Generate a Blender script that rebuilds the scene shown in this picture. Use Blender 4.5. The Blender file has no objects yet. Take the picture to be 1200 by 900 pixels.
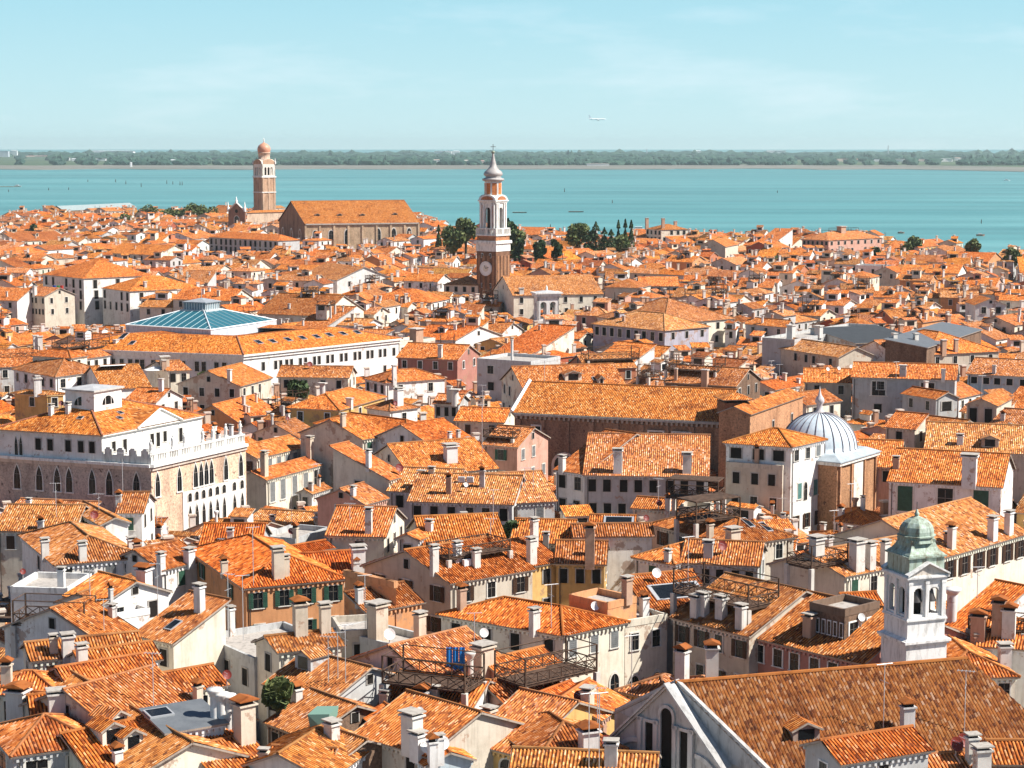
import bpy, math, random
from mathutils import Vector, Matrix
from mathutils.bvhtree import BVHTree
from mathutils import noise as mnoise
R = random.Random(7)
F = 2300.0; YH = 173.0; CAMZ = 60.0
PITCH = math.atan((450 - YH) / F)
FW = Vector((0, math.cos(PITCH), -math.sin(PITCH))); UP = Vector((0, math.sin(PITCH), math.cos(PITCH))); RT = Vector((1, 0, 0))
CAM = Vector((0, 0, CAMZ))
scene = bpy.context.scene
COL = scene.collection

def ray(px, py):
    return (RT * (px - 600) + UP * (450 - py) + FW * F)
def P(px, py, z):
    d = ray(px, py); t = (z - CAMZ) / d.z
    return CAM + d * t
def PD(px, py, D):
    d = ray(px, py); return CAM + d * (D / d.y)
def proj(p):
    v = Vector(p) - CAM; k = F / v.dot(FW)
    return (600 + v.dot(RT) * k, 450 - v.dot(UP) * k)

# ---------------------------------------------------------------- materials
MATS = {}
class NT:
    def __init__(s, name):
        m = bpy.data.materials.new(name); m.use_nodes = True; s.m = m; s.t = m.node_tree
        s.n = s.t.nodes; s.l = s.t.links; s.b = s.n['Principled BSDF']; MATS[name] = m
    def new(s, t, **k):
        n = s.n.new(t)
        for a, b in k.items():
            if a.startswith('i_'):
                n.inputs[int(a[2:])].default_value = b
            else: setattr(n, a, b)
        return n
    def math(s, op, a, b=None, c=None):
        n = s.n.new('ShaderNodeMath'); n.operation = op
        for i, v in enumerate((a, b, c)):
            if v is None: continue
            if isinstance(v, (int, float)): n.inputs[i].default_value = v
            else: s.l.new(v, n.inputs[i])
        return n.outputs[0]
    def mix(s, mode, fac, a, b):
        n = s.n.new('ShaderNodeMix'); n.data_type = 'RGBA'; n.blend_type = mode
        for i, v in ((0, fac), (6, a), (7, b)):
            if isinstance(v, (int, float)): n.inputs[i].default_value = v
            elif isinstance(v, tuple): n.inputs[i].default_value = (*v, 1) if len(v) == 3 else v
            else: s.l.new(v, n.inputs[i])
        return n.outputs[2]
    def noise(s, vec, scale, detail=2, rough=.5, out=0):
        n = s.n.new('ShaderNodeTexNoise'); n.inputs['Scale'].default_value = scale
        n.inputs['Detail'].default_value = detail; n.inputs['Roughness'].default_value = rough
        if vec is not None: s.l.new(vec, n.inputs['Vector'])
        return n.outputs[out]
    def ramp(s, fac, stops, interp='LINEAR'):
        n = s.n.new('ShaderNodeValToRGB'); cr = n.color_ramp; cr.interpolation = interp
        while len(cr.elements) < len(stops): cr.elements.new(.5)
        for e, (p, c) in zip(cr.elements, stops):
            e.position = p; e.color = (*c, 1) if isinstance(c, tuple) else (c, c, c, 1)
        s.l.new(fac, n.inputs[0]); return n.outputs[0]
    def vscale(s, vec, sc):
        n = s.n.new('ShaderNodeMapping'); n.inputs['Scale'].default_value = sc
        s.l.new(vec, n.inputs['Vector']); return n.outputs[0]
    def pos(s): return s.new('ShaderNodeNewGeometry').outputs['Position']
    def tint(s):
        n = s.new('ShaderNodeAttribute', attribute_name='tint'); return n.outputs['Color']
    def bump(s, h, dist, strength=1.0):
        n = s.n.new('ShaderNodeBump'); n.inputs['Distance'].default_value = dist; n.inputs['Strength'].default_value = strength
        s.l.new(h, n.inputs['Height']); s.l.new(n.outputs[0], s.b.inputs['Normal'])
    def base(s, c):
        if isinstance(c, tuple): s.b.inputs['Base Color'].default_value = (*c, 1)
        else: s.l.new(c, s.b.inputs['Base Color'])
    def set(s, rough=.8, metal=0, spec=.3):
        s.b.inputs['Roughness'].default_value = rough; s.b.inputs['Metallic'].default_value = metal
        s.b.inputs['Specular IOR Level'].default_value = spec; return s

def make_materials():
    # clay tiles: rows and columns of single tiles from the roof's own metre grid
    t = NT('tile').set(.85, 0, .15)
    uv = t.new('ShaderNodeUVMap').outputs[0]
    sep = t.new('ShaderNodeSeparateXYZ'); t.l.new(uv, sep.inputs[0])
    cu = t.math('FLOOR', t.math('ADD', t.math('DIVIDE', sep.outputs[0], .14), .5)); cv = t.math('FLOOR', t.math('ADD', t.math('DIVIDE', sep.outputs[1], .38), t.math('MULTIPLY', cu, .37)))
    cmb = t.new('ShaderNodeCombineXYZ'); t.l.new(cu, cmb.inputs[0]); t.l.new(cv, cmb.inputs[1])
    wn = t.new('ShaderNodeTexWhiteNoise', noise_dimensions='2D'); t.l.new(cmb.outputs[0], wn.inputs['Vector'])
    pos = t.pos()
    col = t.ramp(wn.outputs['Value'], [(0, (.17, .048, .016)), (.12, (.33, .092, .022)), (.30, (.52, .150, .028)),
                                       (.62, (.64, .202, .036)), (.88, (.73, .285, .075)), (1, (.82, .43, .19))])
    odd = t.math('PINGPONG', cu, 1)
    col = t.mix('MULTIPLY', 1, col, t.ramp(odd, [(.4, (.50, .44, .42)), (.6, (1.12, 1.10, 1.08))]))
    n1 = t.noise(pos, .22, 4, .6); n2 = t.noise(pos, 1.1, 3, .6)
    col = t.mix('MULTIPLY', 1, col, t.ramp(n1, [(.28, (.60, .56, .60)), (.46, (1, 1, 1)), (.72, (1.0, 1.08, 1.1))]))
    col = t.mix('MULTIPLY', .8, col, t.ramp(n2, [(.30, (.55, .50, .50)), (.48, (1, 1, 1)), (.66, (1.03, 1.12, 1.3))]))
    col = t.mix('MULTIPLY', 1, col, t.tint())
    lich = t.noise(pos, 5, 3, .7)
    col = t.mix('MIX', t.ramp(lich, [(.66, 0.0), (.76, .45)]), col, (.50, .40, .28))
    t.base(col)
    fr = t.math('FRACT', t.math('DIVIDE', sep.outputs[1], .45))
    wv = t.math('SINE', t.math('MULTIPLY', sep.outputs[0], 2 * math.pi / .28))
    h = t.math('ADD', t.math('MULTIPLY', fr, .6), t.math('MULTIPLY', wn.outputs['Value'], .5))
    h = t.math('ADD', h, t.math('MULTIPLY', wv, .4))
    t.bump(h, .07, .8)
    # painted plaster, tinted per face
    for nm, brk in (('plaster', .555), ('old_plaster', .50)):
        w = NT(nm).set(.9, 0, .1); pos = w.pos()
        c = w.mix('MULTIPLY', 1, w.tint(), w.ramp(w.noise(pos, .5, 5, .65), [(.3, (.80, .78, .76)), (.55, (1, 1, 1))]))
        st = w.noise(w.vscale(pos, (1.4, 1.4, .16)), 1.6, 4, .65)
        c = w.mix('MULTIPLY', .45, c, w.ramp(st, [(.30, (.60, .57, .54)), (.50, (1, 1, 1))]))
        pt = w.noise(pos, .45, 5, .7)
        c = w.mix('MIX', w.ramp(pt, [(brk + .05, 0.0), (brk + .09, .7)]), c, (.36, .22, .15))
        w.base(c); w.bump(w.noise(pos, 3, 3), .02, .4)
    b = NT('brick').set(.9, 0, .1); pos = b.pos()
    c = b.mix('MULTIPLY', 1, b.tint(), b.ramp(b.noise(pos, 3.5, 4, .75), [(.34, (.62, .6, .6)), (.5, (1, 1, 1)), (.66, (1.35, 1.3, 1.25))]))
    c = b.mix('MULTIPLY', 1, c, b.ramp(b.noise(b.vscale(pos, (1, 1, .35)), .5, 4, .6), [(.3, (.62, .6, .6)), (.55, (1, 1, 1))]))
    sp = b.noise(pos, 1.6, 2, .5)
    c = b.mix('MIX', b.ramp(sp, [(.67, 0.0), (.71, .8)]), c, (.09, .06, .05))
    b.base(c); b.bump(b.noise(pos, 5, 3), .04, .6)
    s = NT('stone').set(.75, 0, .25); pos = s.pos()
    c = s.mix('MULTIPLY', 1, s.tint(), s.ramp(s.noise(s.vscale(pos, (1.5, 1.5, .4)), 1.3, 5, .7), [(.32, (.60, .59, .58)), (.52, (1, 1, 1))]))
    s.base(c); s.bump(s.noise(pos, 4, 3), .02, .4)
    g = NT('glass').set(.25, 0, .35); g.base((.008, .010, .012))
    g = NT('dark').set(.8, 0, .1); g.base((.02, .017, .015))
    for nm, cc in (('green_paint', (.035, .10, .065)), ('brown_paint', (.07, .035, .02)), ('grey_paint', (.22, .23, .23)), ('teal_paint', (.10, .24, .22))):
        g = NT(nm).set(.6, 0, .3); g.base(g.mix('MULTIPLY', .6, cc + (1,), g.ramp(g.noise(g.pos(), 2, 3), [(.3, .5), (.6, 1.0)])))
    g = NT('wood').set(.8, 0, .1); g.base(g.ramp(g.noise(g.pos(), 2.5, 4), [(.3, (.045, .028, .02)), (.7, (.13, .08, .055))]))
    g = NT('lead').set(.55, 0, .4); pos = g.pos()
    g.base(g.mix('MULTIPLY', 1, g.tint(), g.ramp(g.noise(pos, .9, 5, .7), [(.3, (.72, .74, .76)), (.6, (1, 1, 1))])))
    g = NT('copper').set(.7, .1, .3); pos = g.pos()
    g.base(g.ramp(g.noise(g.vscale(pos, (1.6, 1.6, .35)), 1.4, 5, .7), [(.34, (.17, .14, .10)), (.45, (.27, .31, .24)), (.58, (.38, .46, .39)), (.7, (.56, .60, .53))]))
    g = NT('iron').set(.5, .6, .4); g.base((.09, .08, .075))
    g = NT('steel').set(.45, .5, .5); g.base((.55, .55, .55))
    g = NT('sheet').set(.7, 0, .2); g.base(g.mix('MULTIPLY', 1, g.tint(), g.ramp(g.noise(g.pos(), .8, 4), [(.3, .8), (.6, 1.0)])))
    g = NT('paint').set(.5, 0, .4); g.base(g.tint())
    g = NT('cloth').set(.9, 0, .05); g.base(g.tint())
    g = NT('paving').set(.9, 0, .1); g.base(g.ramp(g.noise(g.pos(), .3, 4), [(.3, (.09, .08, .075)), (.7, (.17, .155, .14))]))
    # leaves
    for nm, a, bb in (('leaf', (.05, .08, .025), (.19, .21, .08)), ('leaf_dark', (.025, .05, .022), (.085, .125, .05)), ('leaf_far', (.008, .034, .03), (.045, .10, .065))):
        g = NT(nm).set(.7, 0, .2); g.base(g.ramp(g.noise(g.pos(), .35 if nm != 'leaf_far' else .012, 4, .7), [(.35, a), (.65, bb)]))
    g = NT('bark').set(.9); g.base((.06, .045, .03))
    # lagoon
    w = NT('lagoon').set(.34, 0, .30); pos = w.pos()
    n = w.noise(w.vscale(pos, (.0006, .006, 1)), 1.0, 5, .6)
    n2 = w.noise(w.vscale(pos, (.002, .012, 1)), 1.0, 4, .6)
    c = w.ramp(n, [(.32, (.066, .225, .222)), (.5, (.092, .275, .270)), (.68, (.135, .33, .322))])
    c = w.mix('MULTIPLY', .6, c, w.ramp(n2, [(.38, .74), (.60, 1.12)]))
    w.base(c)
    w.bump(w.noise(w.vscale(pos, (.25, .5, 1)), 1.0, 4, .65), .5, .6)
    g = NT('mud').set(.9); g.base(g.ramp(g.noise(g.vscale(g.pos(), (.002, .01, 1)), 1, 4), [(.35, (.13, .13, .11)), (.65, (.21, .20, .17))]))
    g = NT('mainland').set(.95); g.base(g.ramp(g.noise(g.vscale(g.pos(), (.001, .002, 1)), 1, 5), [(.35, (.03, .06, .03)), (.65, (.10, .14, .07))]))

# ---------------------------------------------------------------- mesh builder
class MB:
    def __init__(s): s.v = []; s.f = []; s.m = []; s.t = []; s.uv = []; s.sm = []
    def face(s, pts, mat='plaster', tint=(1, 1, 1), uv=None, smooth=False):
        i = len(s.v); s.v.extend([tuple(p) for p in pts]); s.f.append(tuple(range(i, i + len(pts))))
        s.m.append(mat); s.t.append(tint); s.uv.append(uv); s.sm.append(smooth)
    def prism(s, poly, z0, z1, mat='plaster', tint=(1, 1, 1), top=None, bottom=False):
        n = len(poly)
        lo = [(p[0], p[1], z0) for p in poly]; hi = [(p[0], p[1], z1) for p in poly]
        for i in range(n):
            j = (i + 1) % n; s.face([lo[i], lo[j], hi[j], hi[i]], mat, tint)
        s.face(hi, top or mat, tint)
        if bottom: s.face(lo[::-1], mat, tint)
    def obox(s, c, w, d, a, z0, z1, mat='plaster', tint=(1, 1, 1), w1=None, d1=None, bottom=True):
        """upright box turned by a (rad) round its centre c, tapering to w1 x d1"""
        w1 = w if w1 is None else w1; d1 = d if d1 is None else d1
        ux = Vector((math.cos(a), math.sin(a))); uy = Vector((-math.sin(a), math.cos(a))); c = Vector((c[0], c[1]))
        lo = []; hi = []
        for sx, sy in ((-1, -1), (1, -1), (1, 1), (-1, 1)):
            p = c + ux * (sx * w / 2) + uy * (sy * d / 2); lo.append((p.x, p.y, z0))
            p = c + ux * (sx * w1 / 2) + uy * (sy * d1 / 2); hi.append((p.x, p.y, z1))
        for i in range(4):
            j = (i + 1) % 4; s.face([lo[i], lo[j], hi[j], hi[i]], mat, tint)
        s.face(hi, mat, tint)
        if bottom: s.face(lo[::-1], mat, tint)
    def bar(s, p, q, r=.05, mat='wood', tint=(1, 1, 1), n=4):
        p = Vector(p); q = Vector(q); d = (q - p)
        if d.length < 1e-5: return
        d.normalize(); a = d.orthogonal().normalized(); b = d.cross(a)
        ra = [a * (r * math.cos(2 * math.pi * (k + .5) / n)) + b * (r * math.sin(2 * math.pi * (k + .5) / n)) for k in range(n)]
        for k in range(n):
            k2 = (k + 1) % n; s.face([p + ra[k], p + ra[k2], q + ra[k2], q + ra[k]], mat, tint)
        s.face([p + x for x in ra[::-1]], mat, tint); s.face([q + x for x in ra], mat, tint)
    def lathe(s, c, prof, n=20, mat='stone', tint=(1, 1, 1), smooth=True, a0=0, tints=None):
        """rings of (radius, z) round the vertical through c"""
        for k in range(len(prof) - 1):
            (r0, z0), (r1, z1) = prof[k], prof[k + 1]
            for i in range(n):
                t0 = a0 + 2 * math.pi * i / n; t1 = a0 + 2 * math.pi * (i + 1) / n
                pts = []
                if r0 > 1e-4: pts += [(c[0] + r0 * math.cos(t0), c[1] + r0 * math.sin(t0), z0), (c[0] + r0 * math.cos(t1), c[1] + r0 * math.sin(t1), z0)]
                else: pts += [(c[0], c[1], z0)]
                if r1 > 1e-4: pts += [(c[0] + r1 * math.cos(t1), c[1] + r1 * math.sin(t1), z1), (c[0] + r1 * math.cos(t0), c[1] + r1 * math.sin(t0), z1)]
                else: pts += [(c[0], c[1], z1)]
                if len(pts) > 2: s.face(pts, mat, tint, smooth=smooth)
    def build(s, name, parent=None, origin=None, weld=False):
        me = bpy.data.meshes.new(name)
        o = Vector(origin) if origin is not None else (world_loc(parent) if parent else Vector((0, 0, 0)))
        me.from_pydata([(x - o.x, y - o.y, z - o.z) for x, y, z in s.v], [], s.f)
        names = []
        for m in s.m:
            if m not in names: names.append(m)
        for nme in names: me.materials.append(MATS[nme])
        ix = {n: i for i, n in enumerate(names)}
        me.polygons.foreach_set('material_index', [ix[m] for m in s.m])
        me.polygons.foreach_set('use_smooth', s.sm)
        at = me.attributes.new('tint', 'FLOAT_COLOR', 'FACE')
        fl = []
        for t in s.t: fl.extend((t[0], t[1], t[2], 1.0))
        at.data.foreach_set('color', fl)
        if any(u is not None for u in s.uv):
            l = me.uv_layers.new(name='UVMap'); fl = []
            for u, f in zip(s.uv, s.f):
                if u is None: fl.extend([0.0] * (2 * len(f)))
                else:
                    for a in u: fl.extend(a)
            l.data.foreach_set('uv', fl)
        if weld or any(s.sm):
            import bmesh
            bm = bmesh.new(); bm.from_mesh(me); bmesh.ops.remove_doubles(bm, verts=bm.verts, dist=.0005); bm.to_mesh(me); bm.free()
        ob = bpy.data.objects.new(name, me); COL.objects.link(ob)
        if parent: ob.parent = parent
        elif origin is not None: ob.location = o
        return ob

def world_loc(o):
    v = Vector((0, 0, 0))
    while o: v += o.location; o = o.parent
    return v
def thing(name, label, cat, loc, group=None):
    o = bpy.data.objects.new(name, None); COL.objects.link(o); o.location = loc; o.empty_display_size = .5
    o['label'] = label; o['category'] = cat
    if group: o['group'] = group
    return o
def tag(o, label, cat, group=None):
    o['label'] = label; o['category'] = cat
    if group: o['group'] = group
    return o

# ---------------------------------------------------------------- unit windows (shared meshes)
UNIT = {}
def outline(kind, w, h, n=8):
    """closed outline in x,z; foot at z=0"""
    if kind == 'rect': return [(-w / 2, 0), (w / 2, 0), (w / 2, h), (-w / 2, h)]
    r = w / 2; pts = [(-r, 0), (r, 0)]
    if kind == 'arch':
        for k in range(n + 1):
            a = math.pi * k / n; pts.append((r * math.cos(a), h - r + r * math.sin(a)))
    else:
        top = h; sp = h - w * 1.0
        for k in range(n // 2 + 1):
            a = k / (n / 2); pts.append((r * (1 - a ** 1.8), sp + (top - sp) * a ** .8))
        for k in range(1, n // 2 + 1):
            a = 1 - k / (n / 2); pts.append((-r * (1 - a ** 1.8), sp + (top - sp) * a ** .8))
    return pts
def unit_window(kind, pane='glass', frame=(.72, .69, .63), sill=True, fw=.13):
    key = (kind, pane, frame, sill)
    if key in UNIT: return UNIT[key]
    b = MB(); inn = outline(kind, 1.0, 1.6); out = outline(kind, 1.0 + 2 * fw, 1.6 + fw)
    if kind == 'rect': inn = outline('rect', 1, 1.6)
    y0, y1, yp = .0, -.07, -.012
    n = len(inn)
    for i in range(n):
        j = (i + 1) % n
        b.face([(inn[i][0], y1, inn[i][1]), (inn[j][0], y1, inn[j][1]), (out[j][0], y1, out[j][1]), (out[i][0], y1, out[i][1])][::-1], 'stone', frame)
        b.face([(out[i][0], y1, out[i][1]), (out[j][0], y1, out[j][1]), (out[j][0], y0, out[j][1]), (out[i][0], y0, out[i][1])], 'stone', frame)
        b.face([(inn[j][0], y1, inn[j][1]), (inn[i][0], y1, inn[i][1]), (inn[i][0], yp, inn[i][1]), (inn[j][0], yp, inn[j][1])], 'stone', frame)
    b.face([(x, yp, z) for x, z in inn], pane, (.5, .5, .5))
    if pane == 'glass':
        b.face([(-.025, -.04, 0), (.025, -.04, 0), (.025, -.04, 1.5), (-.025, -.04, 1.5)], 'stone', (.16, .14, .12))
        b.face([(-.5, -.04, .95), (.5, -.04, .95), (.5, -.04, 1.0), (-.5, -.04, 1.0)], 'stone', (.16, .14, .12))
    if sill:
        for f in (((-.7, -.14, -.09), (.7, -.14, -.09), (.7, -.14, .0), (-.7, -.14, .0)), ((-.7, -.14, .0), (.7, -.14, .0), (.7, 0, .0), (-.7, 0, .0)),
                  ((-.7, -.14, -.09), (-.7, -.14, 0), (-.7, 0, 0), (-.7, 0, -.09)), ((.7, 0, -.09), (.7, 0, 0), (.7, -.14, 0), (.7, -.14, -.09))):
            b.face(f, 'stone', frame)
    o = b.build('window_mesh'); me = o.data; bpy.data.objects.remove(o); UNIT[key] = me
    return me
def unit_shutter(mat):
    key = ('shutter', mat)
    if key in UNIT: return UNIT[key]
    b = MB()
    x0, x1, y0, y1 = 0, .48, -.13, -.075
    V = lambda x, y, z: (x, y, z)
    for f in (((x0, y0, 0), (x1, y0, 0), (x1, y0, 1.6), (x0, y0, 1.6)), ((x0, y0, 1.6), (x1, y0, 1.6), (x1, y1, 1.6), (x0, y1, 1.6)),
              ((x1, y0, 0), (x1, y1, 0), (x1, y1, 1.6), (x1, y0, 1.6)), ((x0, y1, 0), (x0, y0, 0), (x0, y0, 1.6), (x0, y1, 1.6))):
        b.face(f, mat)
    for k in range(8):
        z = .1 + k * .19; b.face([(x0 + .05, y0 - .012, z), (x1 - .05, y0 - .012, z), (x1 - .05, y0 - .03, z + .09), (x0 + .05, y0 - .03, z + .09)], mat)
    o = b.build('shutter_mesh'); me = o.data; bpy.data.objects.remove(o); UNIT[key] = me
    return me

def put_window(parent, p, nrm, w, h, style, base=None):
    """p = foot centre in the world on the wall, nrm = outward 2-D normal"""
    kind, pane, frame, sill, sh = STY[style]
    me = unit_window(kind, pane, frame, sill)
    o = bpy.data.objects.new('window', me); COL.objects.link(o); o.parent = parent
    l = Vector(p) - world_loc(parent)
    ang = math.atan2(nrm[0], -nrm[1])
    o.location = l; o.rotation_euler = (0, 0, ang); o.scale = (w, 1, h / 1.6)
    if sh and base != 'far':
        ms = unit_shutter(sh[0])
        for s_ in (-1, 1):
            c = bpy.data.objects.new('shutter', ms); COL.objects.link(c); c.parent = o
            if sh[1] == 'open': c.location = (.52 if s_ > 0 else -1.0, 0, 0)
            else: c.location = (.005 if s_ > 0 else -.485, .04, 0)
    return o
WF = (.70, .67, .60)
STY = {  # kind, pane, frame colour, sill, shutters
    'd': ('rect', 'glass', WF, True, None), 'n': ('rect', 'dark', (.45, .42, .38), False, None),
    'G': ('rect', 'glass', WF, True, ('green_paint', 'open')), 'g': ('rect', 'dark', WF, True, ('green_paint', 'shut')),
    'B': ('rect', 'glass', WF, True, ('brown_paint', 'open')), 'b': ('rect', 'dark', WF, True, ('brown_paint', 'shut')),
    'y': ('rect', 'dark', WF, True, ('grey_paint', 'shut')), 't': ('rect', 'dark', WF, True, ('teal_paint', 'shut')),
    'a': ('arch', 'glass', WF, False, None), 'o': ('gothic', 'glass', (.8, .78, .72), True, None),
    'w': ('rect', 'glass', (.85, .84, .8), True, None)}

WALLC = {'white': (.80, .78, .74), 'cream': (.76, .69, .56), 'beige': (.60, .53, .43), 'grey': (.50, .50, .49), 'yellow': (.66, .42, .16), 'orange': (.66, .32, .15),
         'pink': (.60, .36, .28), 'red': (.36, .10, .06), 'lilac': (.46, .44, .50), 'terracotta': (.50, .20, .11), 'brick': (.30, .155, .085), 'brown': (.20, .13, .09), 'pale blue': (.50, .58, .62),
         'rose': (.42, .20, .16)}
TILEC = {'o': (1.12, 1.06, 1.15), 'b': (1.28, 1.16, 1.05), 'd': (.72, .68, .85), 'p': (1.15, 1.36, 2.1), 'r': (1.10, .84, .72), 'm': (.84, .98, 1.45)}
# ---------------------------------------------------------------- houses
SL = .40
def xy(p): return Vector((p[0], p[1]))
def roof_geo(q, z, typ, sl=SL, o=.35):
    """q: four 2-D corners, front-left, front-right, back-right, back-left. -> planes, ridges, peak rise"""
    if typ == 'x': return roof_geo([q[1], q[2], q[3], q[0]], z, 'g', sl, o)
    if typ == 'H':
        return roof_geo([q[1], q[2], q[3], q[0]], z, 'hh', sl, o)
    if typ == 'h' and (q[1] - q[0]).length < (q[3] - q[0]).length * .98:
        return roof_geo([q[1], q[2], q[3], q[0]], z, 'hh', sl, o)
    u = (q[1] - q[0]).normalized(); w = (q[3] - q[0]); dep = abs(w.x * -u.y + w.y * u.x)
    wn = w.normalized(); k = o / max(.3, dep / w.length)
    e = [q[0] - u * o - wn * k, q[1] + u * o - wn * k, q[2] + u * o + wn * k, q[3] - u * o + wn * k]
    if typ == 'f':
        return [[(p.x, p.y, z) for p in q]], [], 0
    if typ == 's':
        z0 = z - sl * o; z1 = z + sl * (dep + o)
        return [[(*e[0], z0), (*e[1], z0), (*e[2], z1), (*e[3], z1)]], [((*e[3], z1), (*e[2], z1))], sl * dep
    z0 = z - sl * o + .04; zr = z + sl * dep / 2 + .04
    m0 = (e[0] + e[3]) / 2; m1 = (e[1] + e[2]) / 2
    if typ == 'g':
        M0 = (*m0, zr); M1 = (*m1, zr)
        return [[(*e[0], z0), (*e[1], z0), M1, M0], [(*e[2], z0), (*e[3], z0), M0, M1]], [(M0, M1)], sl * dep / 2
    L = (m1 - m0).length; ins = min(dep / 2 + o, L * .46)
    if typ == 'p': ins = L / 2
    d = (m1 - m0).normalized(); M0 = (*(m0 + d * ins), zr); M1 = (*(m1 - d * ins), zr)
    E = [(*x, z0) for x in e]
    if L - 2 * ins < .3:
        M = tuple((a + b) / 2 for a, b in zip(M0, M1))
        return [[E[0], E[1], M], [E[1], E[2], M], [E[2], E[3], M], [E[3], E[0], M]], [(E[i], M) for i in range(4)], zr - z
    return [[E[0], E[1], M1, M0], [E[2], E[3], M0, M1], [E[1], E[2], M1], [E[3], E[0], M0]], [(M0, M1), (E[0], M0), (E[3], M0), (E[1], M1), (E[2], M1)], zr - z

def tile_plane(b, poly, tint, fine, mat='tile', seed=0):
    pts = [Vector(p) for p in poly]
    n = Vector((0, 0, 0))
    for i in range(1, len(pts) - 1): n += (pts[i] - pts[0]).cross(pts[i + 1] - pts[0])
    n.normalize()
    if n.z < 0: n = -n; pts.reverse()
    v = Vector((0, 0, 1)) - n * n.z
    if v.length < 1e-4: v = Vector((0, 1, 0))
    v.normalize(); u = v.cross(n)
    rr = random.Random(seed); ou, ov = rr.randint(0, 400) * .28, rr.randint(0, 400) * .45
    o = pts[0]; c2 = [((p - o).dot(u), (p - o).dot(v)) for p in pts]
    th = .16
    # fascia
    for i in range(len(pts)):
        j = (i + 1) % len(pts); b.face([pts[i] - n * th, pts[j] - n * th, pts[j], pts[i]], 'stone', (.40, .33, .27))
    b.face([p - n * th for p in pts[::-1]], 'wood')
    if not fine or mat != 'tile':
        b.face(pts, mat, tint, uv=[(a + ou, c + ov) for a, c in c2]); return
    umin = min(a for a, _ in c2); umax = max(a for a, _ in c2); st = .14
    vmx = max(c for _, c in c2) - min(c for _, c in c2); k = max(1, int(vmx / 1.3))
    cols = []; nu = int((umax - umin) / st) + 1
    for i in range(nu + 1):
        uu = min(umin + i * st, umax)
        lo = 1e9; hi = -1e9
        for a in range(len(c2)):
            (x0, y0), (x1, y1) = c2[a], c2[(a + 1) % len(c2)]
            if min(x0, x1) - 1e-6 <= uu <= max(x0, x1) + 1e-6:
                if abs(x1 - x0) < 1e-6: ys = (y0, y1)
                else: ys = (y0 + (y1 - y0) * (uu - x0) / (x1 - x0),)
                for y in ys: lo = min(lo, y); hi = max(hi, y)
        if lo > hi: lo = hi = (lo if lo < 1e8 else 0)
        col = []
        for j in range(k + 1):
            vv = lo + (hi - lo) * j / k
            w = o + u * uu + v * vv
            h = (.065 if i % 2 else -.05) + .09 * mnoise.noise(w * .3) + .022 * mnoise.noise(w * 1.7 + Vector((9, 0, 0)))
            col.append((w + n * h, (uu + ou, vv + ov)))
        cols.append(col)
    for i in range(nu):
        for j in range(k):
            a, c, d, e = cols[i][j], cols[i + 1][j], cols[i + 1][j + 1], cols[i][j + 1]
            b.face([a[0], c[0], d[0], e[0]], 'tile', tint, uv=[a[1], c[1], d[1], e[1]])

def solve_depth(q0, q1, z, typ, py, sl):
    u = (q1 - q0).normalized(); nb = Vector((-u.y, u.x))
    if nb.y < 0 and abs(nb.y) > .05: nb = -nb
    def top(d):
        L = (q1 - q0).length
        if typ == 'g' or typ == 'f' or typ == 's': pass
        m = (q0 + q1) / 2
        if typ in ('g', 'hh'): return proj((*(m + nb * d / 2), z + sl * d / 2))[1]
        if typ in ('h', 'p'): return proj((*(m + nb * d / 2), z + sl * min(d, L if typ == 'h' else d) / 2))[1]
        if typ == 's': return proj((*(m + nb * d), z + sl * d))[1]
        if typ == 'f': return proj((*(m + nb * d), z))[1]
        return proj((*(m + nb * d), z + sl * L / 2))[1]
    a, c = 1.5, 70
    for _ in range(40):
        m = (a + c) / 2
        if top(m) > py: a = m
        else: c = m
    return a, nb

HOUSES = []     # plain records: everything is placed first, then built
SCALE_FIX = {}
def H(label, z, ax, ay, bx, by, r, typ='g', wall='cream', win='', side='', tile='o', ex='', C=None, name='house', cat='house', sl=SL, mat=None, rmat='tile', near=None, land=None):
    q0 = xy(P(ax, ay, z)); q1 = xy(P(bx, by, z))
    if C:
        q3 = xy(P(C[0], C[1], z)); q2 = q1 + (q3 - q0)
    else:
        if r > 100: d, nb = solve_depth(q0, q1, z, typ, r, sl)
        else:
            u = (q1 - q0).normalized(); nb = Vector((-u.y, u.x)); d = r
        if d > 17 and r > 100: print('DEEP %.0f' % d, label)
        d = max(2.0, min(d, 24))
        q2 = q1 + nb * d; q3 = q0 + nb * d
    rec = dict(label=label, z=z, q=[q0, q1, q2, q3], typ=typ, wall=wall, win=win, side=side, tile=tile, ex=ex, name=name, cat=cat, sl=sl, mat=mat, rmat=rmat, traced=True, land=land)
    HOUSES.append(rec); return rec

def hit_roof(planes, px, py):
    d = ray(px, py).normalized(); best = None
    for pl in planes:
        pts = [Vector(p) for p in pl]; n = (pts[1] - pts[0]).cross(pts[2] - pts[0])
        if n.length < 1e-6: continue
        n.normalize(); dn = d.dot(n)
        if abs(dn) < 1e-6: continue
        t = (pts[0] - CAM).dot(n) / dn
        w = CAM + d * t; inside = True; sg = 1 if n.z > 0 else -1
        for i in range(len(pts)):
            e = pts[(i + 1) % len(pts)] - pts[i]
            if e.cross(w - pts[i]).dot(n) < -1e-3: inside = False; break
        if inside and (best is None or t < best[0]): best = (t, w)
    return best[1] if best else None

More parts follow.
